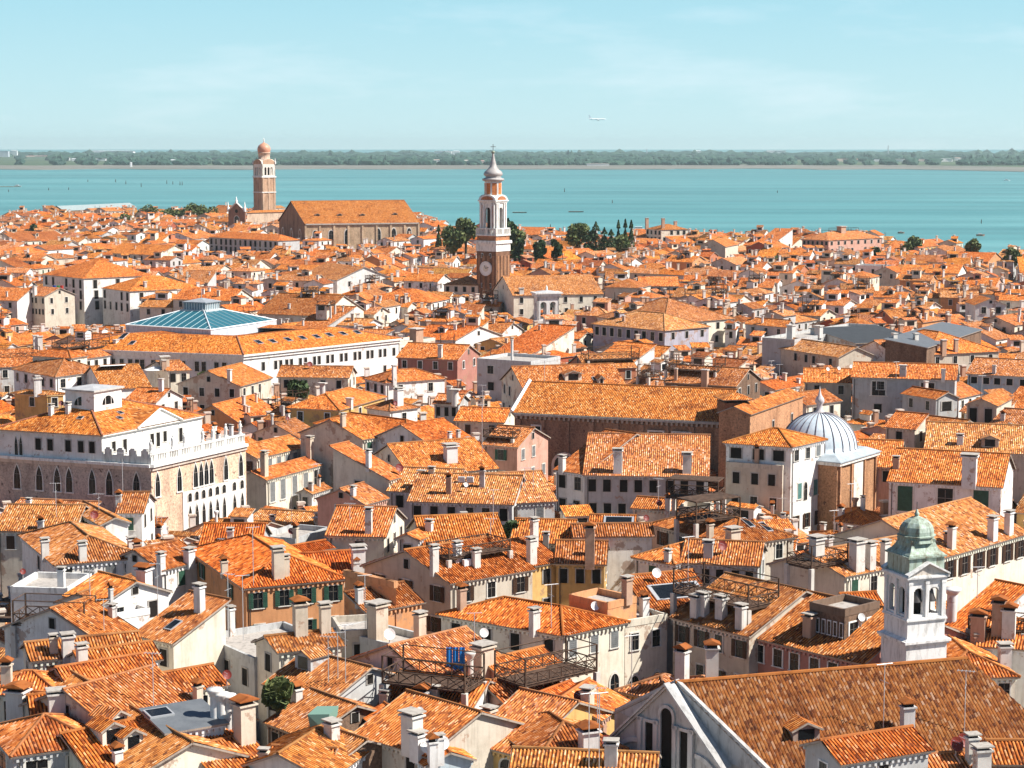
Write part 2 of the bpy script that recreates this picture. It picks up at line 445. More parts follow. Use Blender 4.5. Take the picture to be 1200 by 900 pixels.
def poly_z(planes, p):
    for pl in planes:
        pts = [Vector(a) for a in pl]; n = (pts[1] - pts[0]).cross(pts[2] - pts[0]); n.normalize()
        if abs(n.z) < .05: continue
        ok = True; s = None
        for i in range(len(pts)):
            a = pts[i]; c = pts[(i + 1) % len(pts)]
            cr = (c.x - a.x) * (p[1] - a.y) - (c.y - a.y) * (p[0] - a.x)
            if s is None: s = cr > 0
            elif (cr > 0) != s: ok = False; break
        if ok: return pts[0].z - (n.x * (p[0] - pts[0].x) + n.y * (p[1] - pts[0].y)) / n.z
    return None

def chimney(par, w, h=2.0, s=.75, tint=(.72, .68, .62), kind=0, ang=0, far=False):
    b = MB(); c = (w[0], w[1]); z = w[2]; h = .35 + h * .55; s *= .84; tint = tuple(x * .94 for x in tint)
    if kind == 2: b.lathe(c, [(s * .42, z - .5), (s * .42, z + h)], 12, 'plaster', tint)
    else: b.obox(c, s, s * .8, ang, z - .6, z + h, 'plaster', tint)
    ob = b.build('chimney', par)
    if far: b = MB(); b.obox(c, s * 1.25, s * 1.05, ang, z + h, z + h + .2, 'stone', (.55, .50, .45)); b.build('chimney_cap', ob, origin=world_loc(par)); return ob
    b = MB()
    if kind == 1:
        b.obox(c, s * 1.25, s * 1.05, ang, z + h, z + h + .12, 'stone', tint)
        b.obox(c, s * .8, s * .6, ang, z + h + .12, z + h + .42, 'dark')
        b.obox(c, s * 1.35, s * 1.15, ang, z + h + .42, z + h + .50, 'tile', (.9, .8, .8))
        b.obox(c, s * 1.35, s * 1.15, ang, z + h + .50, z + h + .78, 'tile', (.9, .8, .8), w1=.1, d1=s)
    elif kind == 2:
        b.lathe(c, [(s * .42, z + h), (s * .75, z + h + .45), (s * .75, z + h + .6), (0, z + h + .6)], 12, 'plaster', tint)
    else:
        b.obox(c, s * 1.25, s * 1.05, ang, z + h, z + h + .14, 'stone', tint)
        b.obox(c, s * .75, s * .55, ang, z + h + .14, z + h + .34, 'dark')
        b.obox(c, s * 1.3, s * 1.1, ang, z + h + .34, z + h + .44, 'stone', (.42, .38, .33))
    b.build('chimney_cap', ob, origin=world_loc(par)); return ob

def antenna(par, w, h=3.5):
    b = MB(); p = Vector(w); b.bar(p - Vector((0, 0, .3)), p + Vector((0, 0, h)), .036, 'steel')
    a = (hash((round(w[0]), round(w[1]))) % 60 - 30) / 57.3
    d = Vector((math.cos(a), math.sin(a), 0)); e = Vector((-d.y, d.x, 0))
    t = p + Vector((0, 0, h)); b.bar(t - d * .7, t + d * .7, .026, 'steel')
    for k in range(5): m = t + d * (-.6 + .3 * k); b.bar(m - e * .35, m + e * .35, .015, 'steel')
    t = p + Vector((0, 0, h * .75)); b.bar(t - e * .6, t + e * .6, .02, 'steel')
    b.build('antenna', par)
def dish(par, w, r=.5, tint=(.75, .74, .72), h=1.3):
    r *= .62; h = .9
    if tint[1] < .2: tint = (.20, .028, .02)
    b = MB(); p = Vector(w); top = p + Vector((0, 0, h)); b.bar(p - Vector((0, 0, .3)), top, .04, 'steel')
    d = Vector((.35, -.85, .40)).normalized(); a = d.orthogonal().normalized(); c = d.cross(a); n = 14
    for k in range(n):
        t0, t1 = 2 * math.pi * k / n, 2 * math.pi * (k + 1) / n
        e0 = a * math.cos(t0) + c * math.sin(t0); e1 = a * math.cos(t1) + c * math.sin(t1)
        b.face([top, top + e0 * r * .6 + d * r * .08, top + e1 * r * .6 + d * r * .08], 'paint', tint)
        b.face([top + e0 * r * .6 + d * r * .08, top + e0 * r + d * r * .25, top + e1 * r + d * r * .25, top + e1 * r * .6 + d * r * .08], 'paint', tint)
    b.bar(top - c * r * .8 + d * .1, top + d * r * 1.0, .02, 'steel')
    b.build('satellite_dish', par)
def skylight(par, w, nrm, up, wd=.9, ln=1.2):
    n = Vector(nrm); v = Vector(up); u = v.cross(n); c = Vector(w) + n * .09; b = MB()
    q = [c + u * sx * wd / 2 + v * sy * ln / 2 for sx, sy in ((-1, -1), (1, -1), (1, 1), (-1, 1))]
    for i in range(4):
        j = (i + 1) % 4; b.face([q[i] - n * .12, q[j] - n * .12, q[j] + n * .05, q[i] + n * .05], 'steel')
        m0 = q[i] * .86 + c * .14; m1 = q[j] * .86 + c * .14
        b.face([q[i] + n * .05, q[j] + n * .05, m1 + n * .05, m0 + n * .05], 'steel')
    b.face([p * .86 + c * .14 + n * .03 for p in q], 'glass'); b.build('skylight', par)
def altana(par, c, w, d, a, z, zroof, kind=0, cover=False):
    """wooden roof terrace on posts: deck, four corner posts, crossed railings"""
    ux = Vector((math.cos(a), math.sin(a), 0)); uy = Vector((-math.sin(a), math.cos(a), 0)); c = Vector((c[0], c[1], 0))
    root = MB(); 
    deck = [c + ux * sx * w / 2 + uy * sy * d / 2 for sx, sy in ((-1, -1), (1, -1), (1, 1), (-1, 1))]
    root.prism([(p.x, p.y) for p in deck], z - .12, z, 'wood', bottom=True)
    for k in range(int(w / .9) + 1):
        p = c + ux * (-w / 2 + .05 + k * .9 * (w - .1) / (int(w / .9) * .9 + 1e-6)); root.bar(p - uy * d / 2 + Vector((0, 0, z - .2)), p + uy * d / 2 + Vector((0, 0, z - .2)), .06)
    ro = root.build('roof_terrace', par); og = world_loc(par)
    top = z + (2.3 if kind else 1.15)
    for p in deck:
        b = MB(); b.bar(p + Vector((0, 0, z - .1)), p + Vector((0, 0, top)), .09); b.build('post', ro, origin=og)
        b = MB(); b.obox((p.x, p.y), .45, .45, a, z - 3.2, z - .12, 'plaster', (.62, .58, .52)); b.build('pier', ro, origin=og)
    for i in range(4):
        j = (i + 1) % 4; p, q = deck[i], deck[j]; b = MB(); L = (q - p).length; n = max(1, int(L / 1.3))
        for zz in (.12, 1.05): b.bar(p + Vector((0, 0, z + zz)), q + Vector((0, 0, z + zz)), .06)
        for k in range(n):
            s = p.lerp(q, k / n); e = p.lerp(q, (k + 1) / n)
            b.bar(s + Vector((0, 0, z + .12)), e + Vector((0, 0, z + 1.05)), .042); b.bar(e + Vector((0, 0, z + .12)), s + Vector((0, 0, z + 1.05)), .042)
            b.bar(s + Vector((0, 0, z)), s + Vector((0, 0, z + 1.08)), .045)
        b.build('railing', ro, origin=og)
        if kind: b = MB(); b.bar(p + Vector((0, 0, top)), q + Vector((0, 0, top)), .05); b.build('beam', ro, origin=og)
    if cover:
        b = MB(); b.prism([(p.x, p.y) for p in deck], top + .03, top + .10, 'wood', (1, 1, 1), bottom=True); b.build('awning', ro, origin=og)
def dormer(par, w, nrm2, wd=1.8, h=1.3, ln=2.4, tint=(.7, .66, .6), tile=(1, 1, 1)):
    n = Vector((nrm2[0], nrm2[1], 0)).normalized(); u = Vector((-n.y, n.x, 0)); p = Vector(w); b = MB()
    f0 = p - u * wd / 2; f1 = p + u * wd / 2; bk = -n * ln
    pk = p + Vector((0, 0, h + .45))
    zz = Vector((0, 0, h)); dn = Vector((0, 0, -.5))
    b.face([f0 + dn, f1 + dn, f1 + zz, pk, f0 + zz][::-1], 'plaster', tint)
    b.face([f1 + dn, f1 + dn + bk, f1 + bk + zz, f1 + zz], 'plaster', tint); b.face([f0 + dn + bk, f0 + dn, f0 + zz, f0 + bk + zz], 'plaster', tint)
    ob = b.build('dormer', par); og = world_loc(par)
    b = MB(); o = n * .25
    for s0, ff in ((1, f1), (-1, f0)):
        e = ff + zz + u * s0 * .25 + Vector((0, 0, -.12))
        tile_plane(b, [e + o, e + bk, pk + bk + Vector((0, 0, .05)), pk + o + Vector((0, 0, .05))], tile, False, seed=int(w[0] * 7))
    b.build('dormer_roof', ob, origin=og)
    b = MB(); c = p + n * .03; b.face([c - u * wd * .3 + Vector((0, 0, .1)), c + u * wd * .3 + Vector((0, 0, .1)), c + u * wd * .3 + zz * .9, c - u * wd * .3 + zz * .9], 'glass'); b.build('window', ob, origin=og)

def attic(par, c, w, d, a, z0, z1, wall, tile, seed=0):
    b = MB(); b.obox(c, w, d, a, z0, z1, 'plaster', wall); ob = b.build('attic_room', par); og = world_loc(par)
    b = MB(); q = rect2(c, w + .3, d + .3, a)
    for i, pl in enumerate(roof_geo(q, z1, random.Random(seed).choice('gsx'), .3, .1)[0]): tile_plane(b, pl, tile, False, seed=seed + i)
    b.build('attic_roof', ob, origin=og)
    n = Vector((math.sin(a), -math.cos(a))); u = Vector((math.cos(a), math.sin(a))); b = MB(); p = Vector((c[0], c[1])) + n * (d / 2 + .03)
    b.face([(*(p - u * w * .3), z1 - 1.5), (*(p + u * w * .3), z1 - 1.5), (*(p + u * w * .3), z1 - .4), (*(p - u * w * .3), z1 - .4)], 'glass'); b.build('window', ob, origin=og)

def facade_windows(par, p, q, nrm, z, spec, rnd, far=False):
    """spec 'nxr style [height]' e.g. '5x2G' """
    import re
    for part in spec.split('+'):
        m = re.match(r'(\d+)x(\d+)([a-zA-Z])(?:@([\d.]+))?(?:w([\d.]+))?(?:h([\d.]+))?', part)
        if not m: continue
        n, r, st = int(m[1]), int(m[2]), m[3]; off = float(m[4]) if m[4] else 0.7; w = float(m[5]) if m[5] else 1.0; h = float(m[6]) if m[6] else 1.6
        L = (q - p).length
        w = min(w, L / n * (.38 if st in 'GB' else .5))
        for k in range(r):
            zf = z - off - h - k * 3.3
            if zf < .6: break
            for i in range(n):
                if rnd.random() < .06 and n > 2 and r > 1: continue
                s = (i + .5) / n + (rnd.random() - .5) * .12 / n
                a = p.lerp(q, s) + nrm * .004
                put_window(par, (a.x, a.y, zf), nrm, w, h, st if rnd.random() > .15 or st in 'aowT' else ('d' if st != 'd' else 'n'), 'far' if far else None)

def build_house(rec):
    q, z, typ = rec['q'], rec['z'], rec['typ']; sl = rec['sl']
    cen = sum(q, Vector((0, 0))) / 4; D = cen.y
    rnd = random.Random(int(cen.x * 31 + cen.y * 17))
    planes, ridges, rise = roof_geo(q, z, typ, sl)
    fine = D < 240; far = D > 340
    tw = WALLC[rec['wall']]; k = .93 + .14 * rnd.random(); tw = tuple(min(.86, c * k) for c in tw)
    tt = TILEC[rec['tile']]; v = rnd.random()
    if rec['tile'] == 'o' and v < .62: tt = ((1.0, 1.12, 1.5), (.86, .88, 1.05), (.98, .96, 1.2), (1.12, 1.22, 1.7), (.80, .90, 1.25), (1.1, .95, .9))[int(v * 9.6)]
    k = .88 + .2 * rnd.random(); tt = (tt[0] * k, tt[1] * k * (.95 + .12 * rnd.random()), tt[2] * k)
    th = thing(rec['name'], rec['label'], rec['cat'], (cen.x, cen.y, 0), rec.get('group'))
    wm = rec['mat'] or ('brick' if rec['wall'] in ('brick', 'brown') else ('old_plaster' if rnd.random() < .3 else 'plaster'))
    b = MB()
    for i in range(4):
        j = (i + 1) % 4; a, c = q[i], q[j]
        b.face([(*a, 0), (*c, 0), (*c, z), (*a, z)], wm, tw)
    def tri(a, c): m = (a + c) / 2; b.face([(*a, z), (*c, z), (*m, z + rise)], wm, tw)
    if typ == 'g': tri(q[1], q[2]); tri(q[3], q[0])
    if typ == 'x': tri(q[0], q[1]); tri(q[2], q[3])
    if typ == 's':
        b.face([(*q[1], z), (*q[2], z), (*q[2], z + rise)], wm, tw); b.face([(*q[3], z), (*q[0], z), (*q[3], z + rise)], wm, tw)
        b.face([(*q[2], z), (*q[3], z), (*q[3], z + rise), (*q[2], z + rise)], wm, tw)
    wallo = b.build('wall', th)
    b = MB()
    if typ == 'f':
        rm = rec['rmat'] if rec['rmat'] != 'tile' else 'stone'
        ps = planes[0]; b.face([(p[0], p[1], z - .55) for p in ps], rm, (.42, .38, .34) if rm == 'stone' else (.3, .31, .32), uv=[(p[0], p[1]) for p in ps])
        par = MB()
        for i in range(4):
            a, c = q[i], q[(i + 1) % 4]; u = (c - a).normalized(); nn = Vector((u.y, -u.x))
            par.prism([a - nn * .25, a + nn * .04, c + nn * .04, c - nn * .25], z - .6, z + .06, 'stone', tuple(x * .95 for x in tw))
        ro = b.build('roof', th); par.build('parapet', ro, origin=world_loc(th))
    else:
        rt = tt if rec['rmat'] == 'tile' else (.055, .06, .065) if rec['rmat'] == 'sheet' else (.34, .40, .39) if rec['name'] == 'boat_shed' else (.14, .15, .16)
        for i, pl in enumerate(planes): tile_plane(b, pl, rt, fine, rec['rmat'], seed=int(cen.x * 3 + i * 13 + cen.y))
        ro = b.build('roof', th)
        if D < 520 and rec['rmat'] == 'tile':
            b = MB()
            for a, c in ridges: b.bar(Vector(a) + Vector((0, 0, .04)), Vector(c) + Vector((0, 0, .04)), .13, 'tile', tuple(x * 1.0 for x in (tt[0], tt[1] * 1.15, tt[2] * 1.3)), n=6)
            b.build('ridge_tiles', ro, origin=world_loc(th))
        if D < 420:
            for i in range(4):
                b = MB()
                if (typ in 'g' and i in (1, 3)) or (typ == 'x' and i in (0, 2)) or (typ == 's' and i != 0): continue
                a, c = q[i], q[(i + 1) % 4]; u = (c - a).normalized(); nn = Vector((u.y, -u.x))
                b.prism([a - nn * .05 - u * .1, a + nn * .18 - u * .1, c + nn * .18 + u * .1, c - nn * .05 + u * .1], z - .38, z - .12, 'stone', tuple(min(.82, x * 1.1 + .05) for x in tw), bottom=True)
                if D < 330:
                    L = (c - a).length; nd = int(L / .5)
                    for k in range(nd):
                        p = a.lerp(c, (k + .5) / nd) + nn * .1; b.obox((p.x, p.y), .2, .2, math.atan2(u.y, u.x), z - .62, z - .38, 'stone', tuple(min(.8, x * 1.1 + .03) for x in tw))
                b.build('cornice', wallo, origin=world_loc(th))
            # gutter and a down-pipe
            b = MB(); a = q[0]; u = (q[1] - q[0]).normalized(); nn = Vector((u.y, -u.x)); a = a + u * .4 + nn * .1
            b.bar((*a, z - .2), (*a, 1), .06, 'iron', n=5); b.build('downpipe', wallo, origin=world_loc(th))
    # windows on the faces turned to the camera side
    for i in range(4):
        a, c = q[i], q[(i + 1) % 4]; u = (c - a).normalized(); nn = Vector((u.y, -u.x)); m = (a + c) / 2
        f = nn.dot(-m.normalized())
        if f < -.05 or (c - a).length < 2.2: continue
        spec = rec['win'] if i == 0 else rec['side']
        if spec == '-': continue
        if not spec:
            n = max(1, int((c - a).length / (3.2 if D < 420 else 3.8))); st = rnd.choice('dgGBnyb') if not rec.get('sty') else rec['sty']
            spec = '%dx%d%s' % (n, (3 if D < 260 else 2 if D < 600 else 1), st)
            if i != 0 and rnd.random() < .3: spec = ''
        if spec: facade_windows(wallo if False else th, a, c, nn, z - (.0 if typ != 'f' else .6), spec, rnd, far)
        gable = (typ == 'g' and i in (1, 3)) or (typ == 'x' and i in (0, 2))
        if gable and rise > 1.5 and D < 600: put_window(th, (*(m + nn * .004), z + rise * .2), nn, .7, min(1.0, rise * .45), 'n', 'far')
    # things on the roof
    def at(px, py):
        w = hit_roof(planes, px, py)
        if w is None:
            c3 = P(px, py, z + 1); p2 = xy(c3)
            zz = poly_z(planes, p2)
            w = Vector((c3.x, c3.y, zz if zz else z + .4))
            if zz is None:
                # nearest point of the roof
                e = cen + (p2 - cen) * .0
                for k in range(1, 21):
                    t = cen + (p2 - cen) * (k / 20)
                    if poly_z(planes, t) is None: break
                    e = t
                w = Vector((e.x, e.y, poly_z(planes, e) or z))
        return w
    ang = math.atan2((q[1] - q[0]).y, (q[1] - q[0]).x)
    nn0 = Vector(((q[1] - q[0]).y, -(q[1] - q[0]).x)).normalized()
    cc = [(.74, .70, .64), (.66, .56, .44), (.78, .76, .73), (.52, .34, .24), (.60, .58, .55)]
    ex = rec['ex']
    if ex == '':
        for k in range(rnd.choice((1, 2, 2, 3, 3, 4) if D < 600 else (1, 1, 2, 2, 3))):
            s, t = rnd.uniform(.1, .9), rnd.uniform(.08, .92)
            p = (q[0].lerp(q[1], s)).lerp(q[3].lerp(q[2], s), t); zz = poly_z(planes, p)
            if zz is None: zz = z
            chimney(th, (p.x, p.y, zz), rnd.uniform(.7, 2.5), rnd.uniform(.5, .9), rnd.choice(cc), rnd.choice((0, 0, 0, 1, 1, 2)), ang, far)
        if D < 420 and typ != 'f':
            for _a in range(rnd.choice((0, 1, 1, 2))):
                p = q[0].lerp(q[2], rnd.uniform(.3, .7)); antenna(th, (p.x, p.y, poly_z(planes, p) or z), rnd.uniform(2.5, 4.5))
            if rnd.random() < .35:
                p = q[1].lerp(q[3], rnd.uniform(.2, .8)); dish(th, (p.x, p.y, poly_z(planes, p) or z), .5, rnd.choice(((.36, .07, .045), (.75, .74, .72), (.36, .07, .045))))
        if typ != 'f' and rnd.random() < (.3 if D < 600 else .12):
            p = ((q[0] + q[1]) / 2).lerp(cen, .45); zz = poly_z(planes, p)
            if zz: dormer(th, (p.x, p.y, zz), nn0, tint=tw, tile=tt)
        if not rec['traced'] and typ != 'f' and rnd.random() < .28:
            p = cen + Vector((rnd.uniform(-2, 2), rnd.uniform(-1.5, 1.5))); attic(th, (p.x, p.y), rnd.uniform(2.4, 4.2), rnd.uniform(2, 3), ang, z, z + rise + rnd.uniform(.8, 1.7), rnd.choice((tw, WALLC['white'], WALLC['cream'])), tt, int(cen.x))
        if rnd.random() < (.16 if D < 700 else .08):
            altana(th, cen + Vector((rnd.uniform(-1, 1), 0)), 3.6, 3.0, ang, z + rise + .8, z, rnd.choice((0, 1)))
    else:
        for e in ex.split():
            f = e.split(','); k = f[0]
            if k == '-': continue
            w = at(float(f[1]), float(f[2])); v = [float(x) for x in f[3:]]
            if k == 'c': chimney(th, w, v[0] if v else 1.8, v[1] if len(v) > 1 else .8, cc[int(v[3]) if len(v) > 3 else rnd.randint(0, 4)], int(v[2]) if len(v) > 2 else rnd.choice((0, 1)), ang, far)
            if k == 'a': antenna(th, w, v[0] if v else 3.5)
            if k == 'r': dish(th, w, v[0] if v else .5, (.40, .07, .045))
            if k == 'd': dish(th, w, v[0] if v else .5)
            if k == 't': altana(th, (w.x, w.y), v[0], v[1], ang + math.radians(v[3] if len(v) > 3 else 0), z + v[2], z, int(v[4]) if len(v) > 4 else 1, len(v) > 5)
            if k == 'o': dormer(th, w, nn0 if not (len(v) > 1 and v[1]) else Vector((v[1], -1)), v[0] if v else 1.8, tint=tw, tile=tt)
            if k in 'sS':
                pl = None
                for pp in planes:
                    if hit_roof([pp], float(f[1]), float(f[2])): pl = pp
                if pl:
                    a, b_, c = [Vector(x) for x in pl[:3]]; n = (b_ - a).cross(c - a).normalized()
                    if n.z < 0: n = -n
                    v2 = (Vector((0, 0, 1)) - n * n.z)
                    v2 = v2.normalized() if v2.length > .01 else Vector((0, 1, 0))
                    skylight(th, w, n, v2, *(v[:2] if len(v) > 1 else (.9, 1.3)))
            if k == 'u':   # ac box
                b = MB(); b.obox((w.x, w.y), .9, .4, ang, w.z, w.z + .7, 'paint', (.7, .7, .68)); b.build('air_conditioner', th)
    return th
# ---------------------------------------------------------------- landmarks
BLOCK = []     # footprints nothing else may stand on (lists of 2-D points)
def rect2(c, w, d, a):
    ux = Vector((math.cos(a), math.sin(a))); uy = Vector((-math.sin(a), math.cos(a))); c = Vector((c[0], c[1]))
    return [c + ux * sx * w / 2 + uy * sy * d / 2 for sx, sy in ((-1, -1), (1, -1), (1, 1), (-1, 1))]
WH = (.80, .78, .73)
def arched_side(b, p, q, z0, z1, ops, th, mat, tint, inward):
    """wall from p to q with arched openings ops = (centre 0..1, width, foot z, spring z)"""
    u = (q - p); L = u.length; u.normalize()
    def box(s0, s1, a, c):
        if s1 - s0 < .01 or c - a < .01: return
        A = p + u * s0; B = p + u * s1
        b.prism([A, B, B + inward * th, A + inward * th] , a, c, mat, tint, bottom=True)
    x = 0
    for c, w, zf, zs in ops:
        s0, s1 = c * L - w / 2, c * L + w / 2
        box(x, s0, z0, z1); box(s0, s1, z0, zf)
        n = 10
        for k in range(n):
            t0 = s0 + w * k / n; t1 = s0 + w * (k + 1) / n; m = ((t0 + t1) / 2 - c * L) / (w / 2)
            box(t0, t1, zs + math.sqrt(max(0, 1 - m * m)) * w / 2, z1)
        x = s1
    box(x, L, z0, z1)

def clock_tower():
    D = 620; zc = lambda y: 60 - (y - 173) * D / F
    c = PD(578, 300, D); c = (c.x, c.y); a = math.radians(-35); BR = (.22, .12, .075)
    BLOCK.append(rect2(c, 9, 9, a))
    t = thing('bell_tower', 'slender brick bell tower with a white clock face and white open belfry', 'bell tower', (*c, 0))
    W = 7.5
    b = MB(); b.obox(c, W, W, a, 0, zc(292), 'brick', BR)
    for fa in (0, 1, 2, 3):
        n = Vector((math.cos(a + fa * math.pi / 2), math.sin(a + fa * math.pi / 2))); u = Vector((-n.y, n.x))
        for k in (-1.5, -.5, .5, 1.5):
            m = Vector(c) + n * (W / 2 + .06) + u * k * W * .245
            b.obox(m, .22, W * .12, math.atan2(n.y, n.x), 0, zc(298), 'brick', (.34, .18, .10))
    b.build('shaft', t)
    b = MB(); b.obox(c, W + .3, W + .3, a, zc(293), zc(284), 'stone', WH); b.obox(c, W + 1.1, W + 1.1, a, zc(284), zc(281.5), 'stone', WH); b.obox(c, W + .9, W + .9, a, zc(281.5), zc(280.5), 'stone', WH)
    b.build('cornice', t)
    b = MB(); b.obox(c, W * .98, W * .98, a, zc(280.5), zc(275), 'brick', (.45, .20, .10)); b.obox(c, W + .5, W + .5, a, zc(275), zc(273.5), 'stone', WH); b.build('pedestal', t)
    b = MB()
    for fa in range(4):
        n = Vector((math.cos(a + fa * math.pi / 2), math.sin(a + fa * math.pi / 2))); u = Vector((-n.y, n.x)); e = Vector(c) + n * (W / 2)
        z0, z1 = zc(273.5), zc(266)
        b.obox(e, .3, W, math.atan2(n.y, n.x), z1 - .3, z1, 'stone', WH)
        for k in range(13): p = e + u * (k - 6) * W / 12.5; b.obox(p, .2, .2 if k % 6 else .7, math.atan2(n.y, n.x), z0, z1 - .3, 'stone', WH)
    b.build('balustrade', t)
    zb0, zb1 = zc(273.5), zc(237)
    b = MB(); w = 5.9; sq = rect2(c, w, w, a)
    for i in range(4):
        p, q = sq[i], sq[(i + 1) % 4]; inn = (Vector(c) - (p + q) / 2).normalized()
        arched_side(b, p, q, zb0, zb1, [(.5, 2.1, zb0 + .3, zc(246))], .9, 'stone', WH, inn)
        nn = -inn; u = (q - p).normalized()
        for k in (.08, .24, .76, .92): m = p.lerp(q, k) + nn * .12; b.obox(m, .5, .5, math.atan2(u.y, u.x), zb0, zb1, 'stone', (.84, .82, .78))
        for k in (.16, .84): m = p.lerp(q, k) + nn * .02; b.obox(m, .45, .1, math.atan2(u.y, u.x), zb0 + 1, zb1 - .8, 'brick', (.42, .2, .11))
    b.build('belfry', t)
    b = MB(); b.lathe(c, [(.0, zb0 + 5.2), (.5, zb0 + 5.1), (.75, zb0 + 4.2), (1.1, zb0 + 3.4), (1.15, zb0 + 3.2)], 14, 'copper'); b.bar((*c, zb0 + 5), (*c, zb1 - .2), .12, 'wood'); b.build('bell', t)
    b = MB(); b.obox(c, 2.6, 2.6, a, zb0, zb1, 'wood'); b.build('belfry_shade_core', t)  # solid box added inside so the open arches read dark
    b = MB(); b.obox(c, w + .5, w + .5, a, zb1, zb1 + .5, 'stone', WH); b.obox(c, w + 1.1, w + 1.1, a, zb1 + .5, zb1 + .95, 'stone', WH)
    z2 = zb1 + .95
    for i in range(4):   # round gables
        p, q = sq[i], sq[(i + 1) % 4]; inn = (Vector(c) - (p + q) / 2).normalized(); p = p - inn * .35; q = q - inn * .35
        for rr, mt, tt, off in ((.55, 'stone', WH, 0), (.40, 'brick', (.46, .19, .09), -.06)):
            pts = []; m = (p + q) / 2 - inn * -off; u = (q - p).normalized(); L = (q - p).length * rr
            for k in range(13):
                th = math.pi * k / 12; pts.append((m.x + u.x * L * math.cos(th), m.y + u.y * L * math.cos(th), z2 + L * .52 * math.sin(th)))
            b.face(pts, mt, tt)
            if mt == 'stone':
                for k in range(12):
                    d = Vector((inn.x, inn.y, 0)) * 2.6; b.face([pts[k], pts[k + 1], Vector(pts[k + 1]) + d, Vector(pts[k]) + d], 'stone', (.72, .72, .70))
    b.build('gable', t)
    zl = z2; zt = zc(212)
    b = MB(); r = 2.75
    b.lathe(c, [(r, zl), (r, zt)], 8, 'stone', WH, smooth=False, a0=a + math.pi / 8)
    for k in range(8):
        t0 = a + math.pi / 4 * k; n = Vector((math.cos(t0), math.sin(t0))); m = Vector(c) + n * (r * .93 + .03)
        b.obox(m, .14, 1.45, t0, zl + 1.6, zt - .5, 'brick', (.62, .22, .075))
    b.build('drum', t)
    z = zc
    b = MB(); b.lathe(c, [(r, z(212)), (r + .65, z(211)), (r + .7, z(209)), (r + .2, z(208.5)), (2.2, z(207)), (2.9, z(205)), (3.0, z(203)), (2.6, z(200.5)), (1.75, z(198)), (1.15, z(195)), (.9, z(191)), (.62, z(187)), (.4, z(183)), (.3, z(180))], 12, 'lead', (.42, .38, .36))
    b.build('onion_dome', t)
    b = MB(); b.lathe(c, [(.2, z(180)), (.55, z(178.8)), (.6, z(178)), (.4, z(176.8)), (0, z(176.4))], 12, 'copper'); b.bar((*c, z(177)), (*c, z(169)), .09, 'iron')
    cc = Vector((*c, z(172))); b.bar(cc - Vector((.8, 0, 0)), cc + Vector((.8, 0, 0)), .08, 'iron'); b.build('finial', t)
    n = Vector((math.cos(a - math.pi / 2), math.sin(a - math.pi / 2))); e = Vector(c) + n * (W / 2 + .35); u = Vector((-n.y, n.x))
    zk = zc(313); R0 = 2.3
    b = MB()
    for r0, r1, o0, o1, tt in ((0, 1.0, 0, 0, (.74, .68, .55)), (1.0, 1.7, 0, 0, (.84, .84, .80)), (1.7, 2.05, 0.02, .02, (.82, .82, .78)), (2.05, R0, .10, .10, (.80, .78, .74)), (R0, R0, .10, -.4, (.7, .7, .66))):
        for k in range(28):
            A, B_ = 2 * math.pi * k / 28, 2 * math.pi * (k + 1) / 28
            f = lambda rr, th, o: (e.x + u.x * rr * math.cos(th) + n.x * o, e.y + u.y * rr * math.cos(th) + n.y * o, zk + rr * math.sin(th))
            b.face([f(r0, A, o0), f(r1, A, o1), f(r1, B_, o1), f(r0, B_, o0)] if r0 > 0 else [f(0, 0, 0), f(r1, A, o1), f(r1, B_, o1)], 'paint', tt)
    ck = b.build('clock', t)
    b = MB(); o = Vector((n.x, n.y, 0)) * .08; C0 = Vector((e.x, e.y, zk)) + o; U = Vector((u.x, u.y, 0))
    b.bar(C0, C0 + U * 1.2 + Vector((0, 0, .5)), .07, 'iron'); b.build('clock_hand', ck, origin=world_loc(t))
    b = MB(); b.bar(C0, C0 - U * .5 + Vector((0, 0, 1.0)), .07, 'iron'); b.build('clock_hand', ck, origin=world_loc(t))
    for fa in (-math.pi / 2, 0):
        n = Vector((math.cos(a + fa), math.sin(a + fa))); u = Vector((-n.y, n.x)); e = Vector(c) + n * (W / 2 + .02)
        if fa == 0: continue
        for yy in (297, 332):
            for k in (-1, 1): m = e + u * k * 1.55; put_window(t, (m.x, m.y, zc(yy) - .9), n, .62, 1.3, 'w', 'far')
    return t

